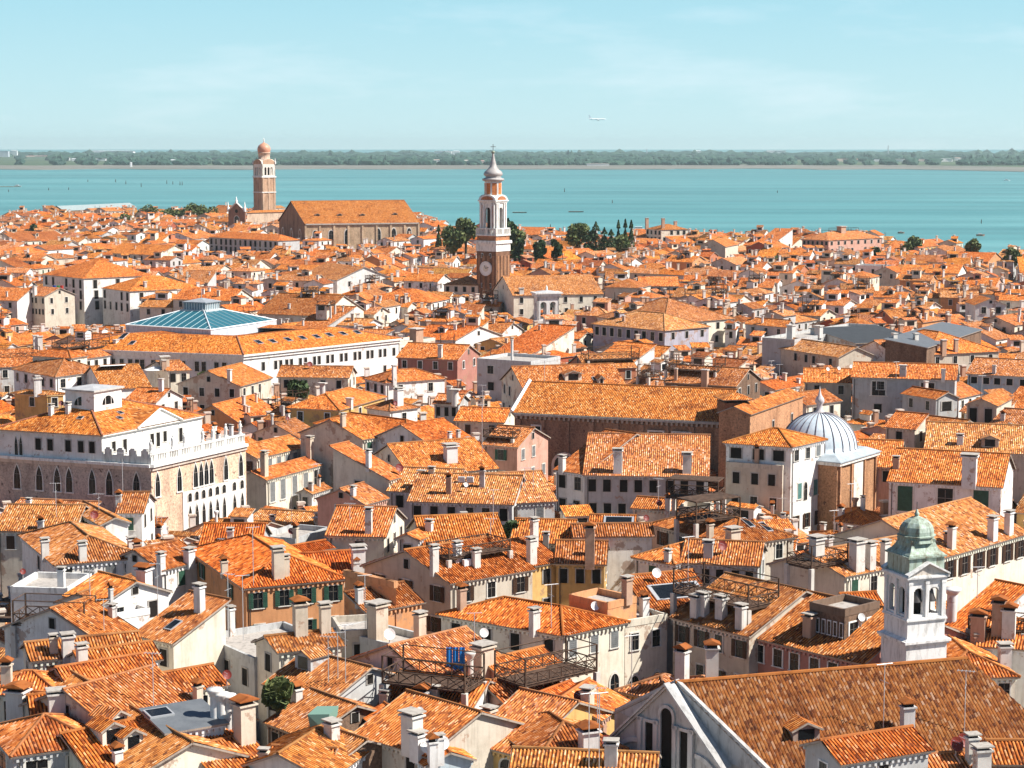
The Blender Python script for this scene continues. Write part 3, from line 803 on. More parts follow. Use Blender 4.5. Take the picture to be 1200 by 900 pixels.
def domed_tower():
    D = 1200; zc = lambda y: 60 - (y - 173) * D / F
    c = PD(310, 220, D); c = (c.x, c.y); a = math.radians(40); W = 9.6; BR = (.50, .32, .21)
    BLOCK.append(rect2(c, 11, 11, a))
    t = thing('bell_tower', 'square brick bell tower topped by a pinkish onion dome beside a pinnacled church', 'bell tower', (*c, 0))
    b = MB(); b.obox(c, W, W, a, 0, zc(207), 'brick', BR)
    for fa in range(4):
        n = Vector((math.cos(a + fa * math.pi / 2), math.sin(a + fa * math.pi / 2))); u = Vector((-n.y, n.x))
        for k in (-1, 0, 1): m = Vector(c) + n * (W / 2 + .05) + u * k * W * .42; b.obox(m, .35, W * .11, math.atan2(n.y, n.x), 0, zc(208), 'brick', (.56, .38, .26))
    b.build('shaft', t)
    b = MB(); b.obox(c, W + .8, W + .8, a, zc(225), zc(224), 'stone', WH); b.obox(c, W + .9, W + .9, a, zc(207.5), zc(206), 'stone', WH); b.build('cornice', t)
    b = MB(); sq = rect2(c, W, W, a); z0, z1 = zc(206), zc(192)
    for i in range(4):
        p, q = sq[i], sq[(i + 1) % 4]; inn = (Vector(c) - (p + q) / 2).normalized()
        arched_side(b, p, q, z0, z1, [(.27, 1.5, z0 + .6, zc(197)), (.5, 1.5, z0 + .6, zc(197)), (.73, 1.5, z0 + .6, zc(197))], .8, 'stone', (.74, .68, .6), inn)
    b.build('belfry', t)
    b = MB(); b.obox(c, 4, 4, a, z0, z1, 'dark'); b.build('arcade_shade_core', t)  # dark box standing in for the shaded inside of the belfry
    b = MB()
    for i in range(4):   # half round gables
        p, q = sq[i], sq[(i + 1) % 4]; inn = (Vector(c) - (p + q) / 2).normalized(); m = (p + q) / 2; u = (q - p).normalized(); pts = []
        for k in range(13): th = math.pi * k / 12; pts.append((m.x + u.x * W / 2 * math.cos(th), m.y + u.y * W / 2 * math.cos(th), z1 + 3.0 * math.sin(th)))
        b.face(pts, 'brick', BR)
        for k in range(12): d = Vector((inn.x, inn.y, 0)) * 4.5; b.face([pts[k], pts[k + 1], Vector(pts[k + 1]) + d, Vector(pts[k]) + d], 'stone', (.66, .55, .45))
    b.build('gable', t)
    for i in range(4):
        b = MB(); b.lathe(sq[i], [(.5, z1), (.5, z1 + 1.4), (.25, z1 + 1.6), (.2, z1 + 3), (0, z1 + 3.6)], 8, 'stone', WH); b.build('pinnacle', t)
    b = MB(); b.lathe(c, [(3.9, z1), (3.9, zc(188)), (4.3, zc(187.5)), (4.3, zc(186.5)), (3.5, zc(186)), (3.5, zc(180)), (3.9, zc(179.5)), (3.9, zc(178.6)), (3.6, zc(178.5))], 16, 'brick', (.62, .44, .33)); b.build('drum', t)
    b = MB(); b.lathe(c, [(3.6, zc(178.5)), (4.0, zc(176)), (3.95, zc(173.5)), (3.4, zc(171)), (2.2, zc(169)), (1, zc(167.8)), (.3, zc(167)), (.2, zc(166))], 20, 'paint', (.58, .27, .17)); b.build('onion_dome', t)
    b = MB(); b.lathe(c, [(.3, zc(166.4)), (.3, zc(163.5)), (0, zc(161.5))], 8, 'stone', WH); b.build('finial', t)

def white_tower():
    D = 165; zc = lambda y: 60 - (y - 173) * D / F
    c = PD(1072, 700, D); c = (c.x, c.y); a = math.radians(21); W = 3.55; T = (.80, .78, .75)
    BLOCK.append(rect2(c, 5.5, 5.5, a))
    t = thing('bell_tower', 'short white stone bell tower with a green copper cupola behind the brown church roof', 'bell tower', (*c, 0))
    b = MB(); b.obox(c, W + .45, W + .45, a, 0, zc(758), 'stone', T); b.obox(c, W + .75, W + .75, a, zc(758), zc(755.5), 'stone', T); b.obox(c, W + 1.0, W + 1.0, a, zc(755.5), zc(752.5), 'stone', T); b.obox(c, W + .8, W + .8, a, zc(752.5), zc(750), 'stone', T, W + .2, W + .2)
    b.build('base', t)
    b = MB(); b.obox(c, W + .15, W + .15, a, zc(750), zc(729), 'stone', T); b.obox(c, W + .45, W + .45, a, zc(729), zc(727), 'stone', T); b.obox(c, W + .3, W + .3, a, zc(727), zc(725), 'stone', T); b.build('pedestal', t)
    z0, z1 = zc(725), zc(681); b = MB(); sq = rect2(c, W, W, a)
    for i in range(4):
        p, q = sq[i], sq[(i + 1) % 4]; inn = (Vector(c) - (p + q) / 2).normalized(); u = (q - p).normalized(); zs = z0 + 2.05
        arched_side(b, p, q, z0, z1, [(.285, .95, z0 + .2, zs), (.715, .95, z0 + .2, zs)], .38, 'stone', T, inn)
        for k, ww in ((.04, .34), (.5, .3), (.96, .34)):
            m = p.lerp(q, k) - inn * .07; b.obox(m, ww, .18, math.atan2(u.y, u.x), z0, z1, 'stone', (.83, .81, .78))
            b.obox(m, ww + .1, .22, math.atan2(u.y, u.x), z1 - .3, z1 - .1, 'stone', (.83, .81, .78))
    b.build('belfry', t)
    for k in (-1, 1):
        b = MB(); cc = (c[0] + math.cos(a) * .72 * k + math.sin(a) * 1.25, c[1] + math.sin(a) * .72 * k - math.cos(a) * 1.25); zt = z0 + 2.4
        b.lathe(cc, [(0, zt), (.16, zt - .03), (.26, zt - .3), (.34, zt - .7), (.5, zt - 1.05), (.52, zt - 1.15)], 16, 'iron'); b.bar((*cc, zt - .1), (*cc, z1), .06, 'iron')
        b.lathe(cc, [(.5, zt + .05), (.55, zt + .05), (.55, zt + .12), (.5, zt + .12)], 12, 'iron'); b.build('bell', t)
    b = MB(); b.obox(c, 1.9, 1.9, a, z0, z1, 'dark'); b.build('belfry_shade_core', t)  # added dark box, stands in for the shade behind the arches
    b = MB(); b.obox(c, W + .35, W + .35, a, z1, z1 + .22, 'stone', T); b.obox(c, W + .6, W + .6, a, z1 + .22, z1 + .38, 'stone', T); b.obox(c, W + .45, W + .45, a, z1 + .38, z1 + .46, 'stone', T); b.build('cornice', t)
    z2 = z1 + .46
    b = MB()
    for i in (0, 2):
        p, q = sq[i], sq[(i + 1) % 4]; inn = (Vector(c) - (p + q) / 2).normalized(); u = (q - p).normalized(); o = -inn * .42
        p2, q2 = p - u * .3 + o, q + u * .3 + o; m = (p2 + q2) / 2; hp = 1.05
        for s_, (A, B_) in enumerate(((p2, m), (m, q2))):
            za, zb_ = (z2, z2 + hp) if s_ == 0 else (z2 + hp, z2)
            A3, B3 = Vector((*A, za)), Vector((*B_, zb_)); d = Vector((inn.x, inn.y, 0)); up = Vector((0, 0, .16))
            b.face([A3, B3, B3 + up, A3 + up], 'stone', T); b.face([A3 + up, B3 + up, B3 + up + d * .6, A3 + up + d * .6], 'stone', T); b.face([A3, A3 + d * .6, B3 + d * .6, B3], 'stone', T)
        b.face([(*(p2 - o * .7), z2), (*(q2 - o * .7), z2), (*(m - o * .7), z2 + hp)], 'stone', (.68, .60, .52))
    b.build('pediment', t)
    b = MB(); b.obox(c, W - .1, W - .1, a, z2, zc(654), 'copper'); b.obox(c, W + .25, W + .25, a, zc(654), zc(652), 'copper'); b.build('attic', t)
    b = MB()
    pr = [(W * .70, zc(652)), (W * .69, zc(650.5)), (2.1, zc(647.5)), (1.80, zc(643)), (1.62, zc(638)), (1.52, zc(634)), (1.5, zc(632)), (1.66, zc(631.5)), (1.66, zc(630)), (1.5, zc(629.5)), (1.50, zc(625)), (1.40, zc(620)), (1.15, zc(615)), (.8, zc(611.5)), (.35, zc(609)), (.16, zc(608))]
    k8 = 5
    for (r0, z0_), (r1, z1_) in zip(pr[:k8], pr[1:k8 + 1]): b.obox(c, r0 * 1.42, r0 * 1.42, a, z0_, z1_, 'copper', (1, 1, 1), r1 * 1.42 * (1 if r1 > 1.55 else 1.1), r1 * 1.42 * (1 if r1 > 1.55 else 1.1))
    b.lathe(c, [(1.62, zc(638))] + pr[k8:], 8, 'copper', smooth=False, a0=a + math.pi / 8); b.build('cupola', t)
    b = MB(); b.lathe(c, [(.16, zc(608)), (.24, zc(605)), (.13, zc(603.5)), (.12, zc(601.5)), (.04, zc(600))], 10, 'copper'); b.bar((*c, zc(602)), (*c, zc(591)), .03, 'iron'); b.build('finial', t)

def lead_dome():
    K = P(983, 543, 16); K2 = P(1027, 530, 16); u = Vector((K2.x - K.x, K2.y - K.y)); L = u.length; u.normalize(); n = Vector((-u.y, u.x))
    k = Vector((K.x, K.y)); q = [k, k + u * L, k + u * L + n * L, k + n * L]; c = sum(q, Vector((0, 0))) / 4; a = math.atan2(u.y, u.x)
    BLOCK.append(q)
    t = thing('domed_chapel', 'brick chapel with a ribbed grey lead dome behind the pale corner house', 'chapel', (c.x, c.y, 0))
    BR = (.44, .24, .13)
    b = MB(); b.obox(c, L, L, a, 0, 16, 'brick', BR)
    for fa in range(4):
        nn = Vector((math.cos(a + fa * math.pi / 2), math.sin(a + fa * math.pi / 2))); uu = Vector((-nn.y, nn.x))
        for kk in (-1, -.36, .36, 1): m = c + nn * (L / 2 + .08) + uu * kk * L * .47; b.obox(m, .3, .5, math.atan2(nn.y, nn.x), 0, 15.6, 'brick', (.5, .27, .15))
        m = c + nn * (L / 2 + .05); b.obox(m, .2, L * .24, math.atan2(nn.y, nn.x), 5, 15.4, 'plaster', (.78, .72, .64))
    b.build('wall', t)
    b = MB(); b.obox(c, L + .8, L + .8, a, 15.6, 16.05, 'stone', (.72, .68, .62)); b.build('cornice', t)
    b = MB(); b.obox(c, L + 1.1, L + 1.1, a, 16.05, 16.2, 'lead', (.42, .47, .50)); b.obox(c, L + 1, L + 1, a, 16.2, 16.9, 'lead', (.40, .45, .48), L * .82, L * .82); b.build('skirt_roof', t)
    b = MB(); R0 = L * .44; zt = 22.1; pr = [(R0 + .2, 16.7), (R0 + .2, 17.0)]
    for i in range(13): th = math.pi / 2 * i / 12; pr.append((R0 * math.cos(th) if i < 12 else .3, 17.0 + (zt - 17.0) * math.sin(th)))
    b.lathe(c, pr, 48, 'lead', (.58, .65, .70)); dm = b.build('dome', t)
    for i in range(24):
        th = 2 * math.pi * i / 24; b = MB(); pts = [Vector((c.x + (r + .03) * math.cos(th), c.y + (r + .03) * math.sin(th), z + .02)) for r, z in pr[1:]]
        for p, q_ in zip(pts, pts[1:]): b.bar(p, q_, .07, 'lead', (.16, .14, .16))
        b.build('rib', dm, origin=world_loc(t))
    b = MB(); b.lathe(c, [(.9, zt - .3), (.7, zt + .1), (.45, zt + .3), (.4, zt + 1.1), (.7, zt + 1.5), (.6, zt + 2.0), (.25, zt + 2.5), (.1, zt + 3.2), (0, zt + 3.8)], 12, 'stone', (.55, .50, .50)); b.build('finial', t)

def serlian_church():
    zr, ze = 19.0, 13.2
    A = Vector((12.6, 147.6)); rv = Vector((24.2, 7.2)); h = Vector((.7, -.7)) * 10.2
    f0, f1 = A + h, A - h * .6; zbk = zr - (zr - ze) * .6
    q = [f0, f0 + rv, f1 + rv, f1]   # front-left, front-right, back-right, back-left
    BLOCK.append(q)
    c = sum(q, Vector((0, 0))) / 4
    t = thing('church', 'large church with a mottled brown tiled roof and shaded grey stone gable front', 'church', (c.x, c.y, 0))
    b = MB()
    for i in range(4):
        p, s = q[i], q[(i + 1) % 4]; e1, e2 = (ze if i in (0, 1) else zbk), (ze if i in (0, 3) else zbk); b.face([(*p, 0), (*s, 0), (*s, e2), (*p, e1)], 'plaster', (.5, .45, .38))
    b.face([(*q[1], ze), (*q[2], zbk), (*(A + rv), zr)], 'plaster', (.5, .45, .38)); b.build('wall', t)
    b = MB(); m0 = A; m1 = A + rv; e = rv.normalized() * .0
    hn = h.normalized() * .4; ex = .4 * (zr - ze) / 10.2
    tint = (.55, .62, .86)
    tile_plane(b, [(*(q[0] + hn), ze - ex), (*(q[1] + hn), ze - ex), (*m1, zr), (*m0, zr)], tint, True, seed=5)
    tile_plane(b, [(*(q[2] - hn), zbk - ex), (*(q[3] - hn), zbk - ex), (*m0, zr), (*m1, zr)], tint, True, seed=6)
    ro = b.build('roof', t)
    b = MB(); b.bar((*m0, zr + .06), (*m1, zr + .06), .16, 'tile', (1, 1, 1), n=6); b.build('ridge_tiles', ro, origin=world_loc(t))
    # stone screen front, its face turned to the lower left
    nn = Vector((-.7071, -.7071)); u = Vector((.7071, -.7071)); base = A + nn * .9
    ST = (.50, .48, .46)
    def W3(s, z, o=0): p = base + u * s + nn * o; return (p.x, p.y, z)
    sl = .95; ztop = 19.0
    b = MB(); hw = 5.6
    pts = [W3(-hw, 4), W3(hw, 4), W3(hw, ztop - hw * sl), W3(0, ztop), W3(-hw, ztop - hw * sl)]
    bk = [W3(-hw, 4, -.9), W3(hw, 4, -.9), W3(hw, ztop - hw * sl, -.9), W3(0, ztop, -.9), W3(-hw, ztop - hw * sl, -.9)]
    b.face(pts, 'stone', ST); b.face(bk[::-1], 'stone', ST)
    for i in range(5): j = (i + 1) % 5; b.face([pts[i], bk[i], bk[j], pts[j]], 'stone', ST)
    # higher back wall following the roof
    pts = [W3(-6.3, 4, -.92), W3(10.6, 4, -.92), W3(10.6, ze + .1, -.92), W3(0, zr + .25, -.92), W3(-6.3, zbk + .1, -.92)]
    b.face(pts, 'stone', ST); p2 = [W3(-6.3, zbk + .1, -1.3), W3(0, zr + .25, -1.3), W3(10.6, ze + .1, -1.3)]
    b.face([pts[2], p2[2], p2[1], pts[3]], 'stone', (.42, .40, .38)); b.face([pts[3], p2[1], p2[0], pts[4]], 'stone', (.42, .40, .38))
    fr = b.build('facade', t); og = world_loc(t)
    b = MB()
    for s0, s1 in ((-1, 0), (0, 1)):   # raking cornice
        za = ztop - abs(s0) * (hw + .4) * sl; zb_ = ztop - abs(s1) * (hw + .4) * sl
        for o, dz, hh in ((.45, .0, .22), (.25, -.25, .22)):
            a1, a2 = W3(s0 * (hw + .4), za + dz, o), W3(s1 * (hw + .4), zb_ + dz, o); c1, c2 = W3(s0 * (hw + .4), za + dz, -.2), W3(s1 * (hw + .4), zb_ + dz, -.2)
            U = Vector((0, 0, hh)); a1, a2, c1, c2 = map(Vector, (a1, a2, c1, c2))
            b.face([a1, a2, a2 + U, a1 + U], 'stone', (.56, .54, .52)); b.face([a1 + U, a2 + U, c2 + U, c1 + U], 'stone', (.36, .35, .34)); b.face([c1, c2, a2, a1], 'stone', ST)
    b.build('cornice', fr, origin=og)
    def opening(s, w, z0, z1, arch, name='window'):
        b = MB(); out = outline('arch' if arch else 'rect', w, z1 - z0, 12); o2 = outline('arch' if arch else 'rect', w + .5, z1 - z0 + .25, 12)
        n = len(out)
        for i in range(n):
            j = (i + 1) % n
            b.face([W3(s + out[i][0], z0 + out[i][1], .16), W3(s + out[j][0], z0 + out[j][1], .16), W3(s + o2[j][0], z0 + o2[j][1], .16), W3(s + o2[i][0], z0 + o2[i][1], .16)], 'stone', (.6, .58, .56))
            b.face([W3(s + o2[i][0], z0 + o2[i][1], .16), W3(s + o2[j][0], z0 + o2[j][1], .16), W3(s + o2[j][0], z0 + o2[j][1], 0), W3(s + o2[i][0], z0 + o2[i][1], 0)], 'stone', (.55, .53, .5))
            b.face([W3(s + out[i][0], z0 + out[i][1], .16), W3(s + out[j][0], z0 + out[j][1], .16), W3(s + out[j][0], z0 + out[j][1], .01), W3(s + out[i][0], z0 + out[i][1], .01)], 'stone', (.5, .48, .46))
        b.face([W3(s + x, z0 + z, .012) for x, z in out], 'dark'); b.build(name, fr, origin=og)
    opening(0, 1.15, 12.4, 17.2, True); opening(-1.75, .8, 12.4, 15.7, False); opening(1.75, .8, 12.4, 15.7, False)
    for s in (-2.6, -.95, .95, 2.6):
        b = MB()
        for z0, z1, w in ((11.9, 16.0, .32), (15.75, 16.05, .5)):
            p = base + u * s + nn * .18; b.obox(p, w, .3, math.atan2(u.y, u.x), z0, z1, 'stone', (.58, .56, .54))
        b.build('pilaster', fr, origin=og)
    for sg in (-1, 1):   # curved half pediments
        b = MB()
        for k in range(8):
            t0, t1 = math.pi / 2 * k / 8, math.pi / 2 * (k + 1) / 8
            f = lambda th, rr, o: Vector(W3(sg * (2.9 + rr * math.sin(th)), 11.6 + rr * math.cos(th), o))
            b.face([f(t0, 2.3, .2), f(t1, 2.3, .2), f(t1, 2.65, .2), f(t0, 2.65, .2)], 'stone', (.58, .56, .54)); b.face([f(t0, 2.65, .2), f(t1, 2.65, .2), f(t1, 2.65, 0), f(t0, 2.65, 0)], 'stone', (.66, .64, .62))
        b.build('arch_moulding', fr, origin=og)
    b = MB(); p = base + nn * .2; b.obox(p, 12.5, .6, math.atan2(u.y, u.x), 11.1, 11.5, 'stone', (.6, .58, .56)); b.build('string_course', fr, origin=og)
    # small lead-grey coping block and two chimneys on the slope
    for px, py, hh in ((1063, 862, 2.0),):
        pl = [[(*(q[0]), ze), (*(q[1]), ze), (*m1, zr), (*m0, zr)]]; w = hit_roof(pl, px, py)
        if w: chimney(t, w, 3.4, 1.1, (.62, .60, .58), 1, .25)
    pl = [[(*(q[0]), ze), (*(q[1]), ze), (*m1, zr), (*m0, zr)]]
    for px, py in ((945, 868),):
        w = hit_roof(pl, px, py)
        if w: dormer(t, w, (.3, -1), 2.2, 1.0, 3.0, tint=(.4, .3, .25), tile=(.95, .95, .95))
    for px, py, hh in ((1035, 860, 5.5), (1130, 860, 5), (853, 885, 5)):
        w = hit_roof(pl, px, py)
        if w: antenna(t, w, hh)

def palazzo():
    zc, zu = 17.0, 21.5
    K = xy(P(177, 547, zc)); Rr = xy(P(288, 522, zc)); Lf = xy(P(-14, 534.5, zc)); bk = Rr + (Lf - K)
    q = [K, Rr, bk, Lf]; BLOCK.append(q); c = sum(q, Vector((0, 0))) / 4
    t = thing('palace', 'big white and brick gothic palace with battlements, statues and pointed windows', 'palace', (c.x, c.y, 0))
    og = world_loc(t)
    b = MB(); BR = (.50, .42, .36)
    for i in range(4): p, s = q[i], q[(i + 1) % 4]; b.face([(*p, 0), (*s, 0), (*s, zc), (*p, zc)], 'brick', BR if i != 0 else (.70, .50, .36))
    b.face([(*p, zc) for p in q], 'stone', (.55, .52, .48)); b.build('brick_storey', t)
    b = MB()
    for i, (p, s) in enumerate(((q[0], q[1]), (q[3], q[0]))):
        uu = (s - p).normalized(); nn = Vector((uu.y, -uu.x)); b.prism([p - uu * .3, p + nn * .5 - uu * .0, s + nn * .5, s], zc - .1, zc + .3, 'stone', WH, bottom=True)
        b.prism([p - uu * .1, p + nn * .25, s + nn * .25, s], zc - .6, zc - .1, 'stone', (.6, .5, .42), bottom=True)
    b.build('cornice', t)
    # battlements on the shaded side, balustrade with statues on the sunny side
    uL = (Lf - K).normalized(); uR = (Rr - K).normalized(); LR = (Rr - K).length
    e = xy(P(119, 543.5, zc)); Lb = (e - K).length
    b = MB(); a = math.atan2(uL.y, uL.x); m = K + uL * Lb / 2; b.obox(m + uR * .2, Lb, .45, a, zc + .3, zc + 1.3, 'stone', (.60, .58, .54))
    for k in range(4): m = K + uL * (Lb * (k + .5) / 4) + uR * .2; b.obox(m, Lb / 4 * .6, .45, a, zc + 1.3, zc + 2.1, 'stone', (.60, .58, .54)); b.obox(m, Lb / 4 * .35, .45, a, zc + 2.1, zc + 2.35, 'stone', (.60, .58, .54))
    b.build('battlement', t)
    b = MB(); a = math.atan2(uR.y, uR.x); inn = uL
    b.obox(K + uR * LR / 2 + inn * .3, LR, .4, a, zc + .3, zc + .6, 'stone', WH); b.obox(K + uR * LR / 2 + inn * .3, LR, .5, a, zc + 1.5, zc + 1.72, 'stone', WH)
    nb = 58
    for k in range(nb):
        p = K + uR * (LR * (k + .5) / nb) + inn * .3; b.obox(p, .5 if k % 7 == 3 else .17, .34, a, zc + .6, zc + 1.5, 'stone', WH)
    b.obox(K + uR * LR / 2 + inn * .52, LR, .06, a, zc + .6, zc + 1.5, 'stone', (.74, .72, .68))
    b.build('balustrade', t)
    for s in (.02, .24, .36, .55, .66, .80, .96):
        p = K + uR * LR * s + inn * .3; z = zc + 1.7; b = MB()
        b.lathe(p, [(.3, z), (.3, z + .25), (.16, z + .3), (.24, z + .6), (.20, z + 1.0), (.27, z + 1.35), (.22, z + 1.55), (.09, z + 1.66), (.15, z + 1.80), (.13, z + 1.98), (0, z + 2.05)], 10, 'stone', (.76, .74, .70))
        b.bar((p.x, p.y, z + 1.4), (p.x + .35, p.y, z + 1.1), .07, 'stone', (.76, .74, .70)); b.build('statue', t)
    # upper white storey
    A = K + uL * (Lb) - Vector((0, 0)); zu = 60 - (510 - 173) * A.y / F; lo, hi = 0, 60
    for _ in range(40):
        m = (lo + hi) / 2
        if proj((*(A + uR * m), zu))[0] < 236: lo = m
        else: hi = m
    B_ = A + uR * lo; C_ = Lf - uL * 1.5; qq = [A, B_, B_ + (C_ - A), C_]
    b = MB(); TW = (.80, .78, .74)
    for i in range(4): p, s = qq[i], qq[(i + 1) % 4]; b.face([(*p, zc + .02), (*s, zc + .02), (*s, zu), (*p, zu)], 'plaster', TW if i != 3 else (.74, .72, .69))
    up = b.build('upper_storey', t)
    planes, ridges, rise = roof_geo(qq, zu, 'h', .36, .4); b = MB()
    for i, pl in enumerate(planes): tile_plane(b, pl, (1.05, 1.02, .85), False, seed=60 + i)
    ro = b.build('roof', t)
    for r_ in ridges: b = MB(); b.bar(Vector(r_[0]) + Vector((0, 0, .05)), Vector(r_[1]) + Vector((0, 0, .05)), .14, 'brick', (.35, .14, .08), n=6); b.build('ridge_tiles', ro, origin=og)
    # pediment
    uu = (B_ - A).normalized(); nn = Vector((uu.y, -uu.x)); s0, s1, sm = [(xy(P(x, 500, zu)) - A).dot(uu) for x in (158, 214, 184)]
    s0, s1 = 7.5, 17.0; sm = (s0 + s1) / 2; b = MB(); zp = zu + 2.0
    f = lambda s, z, o: (*(A + uu * s + nn * o), z)
    b.face([f(s0, zu, .45), f(s1, zu, .45), f(sm, zp, .45)], 'stone', WH); b.face([f(s0, zu, .45), f(sm, zp, .45), f(sm, zp, -7), f(s0, zu, -3)], 'tile', (1, 1, 1), uv=[(0, 0), (5, 3), (5, 8), (0, 4)]); b.face([f(sm, zp, .45), f(s1, zu, .45), f(s1, zu, -3), f(sm, zp, -7)], 'tile', (1, 1, 1), uv=[(0, 0), (5, 3), (5, 8), (0, 4)])
    for (x0, a0), (x1, a1) in (((s0 - .3, zu - .1), (sm, zp + .1)), ((sm, zp + .1), (s1 + .3, zu - .1))):
        b.bar(f(x0, a0, .5), f(x1, a1, .5), .2, 'stone', WH)
    b.build('pediment', t)
    b = MB(); b.bar(f(-.1, zu - .25, .2), f((B_ - A).length, zu - .25, .2), .22, 'stone', WH); b.build('eaves_cornice', t)
    # windows
    for x in (45, 59, 80, 95, 108):
        lo, hi = 0, (C_ - A).length
        for _ in range(30):
            m = (lo + hi) / 2
            if proj((*(A + uL * m), zu - 2))[0] > x: lo = m
            else: hi = m
        p = A + uL * lo; n2 = (Vector((-uR.x, -uR.y)))
        n2 = Vector((uL.y, -uL.x)); n2 = n2 if n2.y < 0 else -n2
        put_window(t, (*(p + n2 * .01), zu - 2.7), n2, .9, 1.6, 'n', 'far')
    for x in (18.5, 24.5):
        p = K + uL * ((K.x - xy(P(x, 520, zu - 2)).x) / max(.1, -uL.x)); put_window(t, (*(p + n2 * .01), zu - 3.6), n2, .55, 2.7, 'o', 'far')
    for x, h in ((133, 1.4), (146, 1.9), (178, 1.6), (185, 2.0), (193, 1.5), (211.5, 2.0)):
        s = None; lo, hi = 0, (B_ - A).length
        for _ in range(30):
            m = (lo + hi) / 2
            if proj((*(A + uu * m), zu - 2))[0] < x: lo = m
            else: hi = m
        put_window(t, (*(A + uu * lo + nn * .01), zu - 1.3 - h), nn, .8, h, 'g', 'far')
    # gothic row, shaded side
    for x in (20, 46, 67, 81, 108, 128, 160):
        lo, hi = 0, (Lf - K).length
        for _ in range(30):
            m = (lo + hi) / 2
            if proj((*(K + uL * m), zc - 2))[0] > x: lo = m
            else: hi = m
        put_window(t, (*(K + uL * lo + n2 * .01), zc - 4.3), n2, 1.05, 3.4, 'o', 'far')
    nR = Vector((uR.y, -uR.x))
    def onR(x, z):
        lo, hi = 0, LR
        for _ in range(30):
            m = (lo + hi) / 2
            if proj((*(K + uR * m), z))[0] < x: lo = m
            else: hi = m
        return K + uR * lo
    for x in (184.5, 210, 229, 235.5, 241.5, 247.5, 264.5, 282):
        put_window(t, (*(onR(x, 14) + nR * .01), zc - 4.3), nR, 1.0, 3.4, 'o', 'far')
    b = MB(); p0, p1 = onR(214, 10), onR(287, 10); uu2 = (p1 - p0).normalized(); m = (p0 + p1) / 2
    b.obox(m + nR * .06, (p1 - p0).length, .12, math.atan2(uR.y, uR.x), 5.5, 12.4, 'stone', WH); b.build('loggia_stone', t)
    for row, (z0, h) in enumerate(((10.9, 1.2), (7.3, 3.1))):
        for x in (222, 230, 238, 246, 254, 262, 274, 283): put_window(t, (*(onR(x, 8) + nR * .13), z0), nR, .8, h, 'o' if row else 'a', 'far')
    # lantern room
    lc = (qq[0] + (qq[3] - qq[0]) * .36 + (qq[1] - qq[0]) * .46)
    lc = xy(P(110, 478, 23.2)); b = MB(); a = math.atan2(uR.y, uR.x)
    b.obox(lc, 6.0, 5.2, a, 22.6, 25.9, 'plaster', (.80, .78, .75)); lr = b.build('lantern_room', t)
    b = MB(); b.obox(lc, 6.6, 5.8, a, 25.9, 26.15, 'stone', (.5, .48, .45)); b.obox(lc, 6.3, 5.5, a, 26.15, 26.5, 'lead', (.45, .45, .45), 2, 1.5); b.build('lantern_roof', lr, origin=og)
    for nrm, dd in ((nR, 2.6), (n2, 3.0)):
        p = lc + nrm * (dd + .02); uu3 = Vector((-nrm.y, nrm.x)); b = MB(); pts = [(*(p + uu3 * 1.25 * math.cos(math.pi * k / 12)), 23.9 + 1.25 * math.sin(math.pi * k / 12)) for k in range(13)]
        b.face(pts, 'glass')
        for k in (4, 8): b.bar((pts[k][0] + nrm.x * .03, pts[k][1] + nrm.y * .03, 23.9), Vector(pts[k]) + Vector((nrm.x, nrm.y, 0)) * .03, .05, 'stone', WH)
        b.build('lunette_window', lr, origin=og)
    for x, y in ((68, 478), (80, 484), (60, 486)):
        w = hit_roof(planes, x, y)
        if w: chimney(t, w, 1.5, .8, (.75, .72, .68), 0, a)
    w = hit_roof(planes, 72, 480)
    if w: dish(t, w, .6, (.4, .07, .045))
    for x, y in ((140, 490), (94, 490), (71, 488), (141, 484)):
        for pl in planes:
            w = hit_roof([pl], x, y)
            if w:
                A3, B3, C3 = [Vector(v) for v in pl[:3]]; n3 = (B3 - A3).cross(C3 - A3).normalized(); n3 = n3 if n3.z > 0 else -n3
                skylight(t, w, n3, (Vector((0, 0, 1)) - n3 * n3.z).normalized(), .9, .8); break

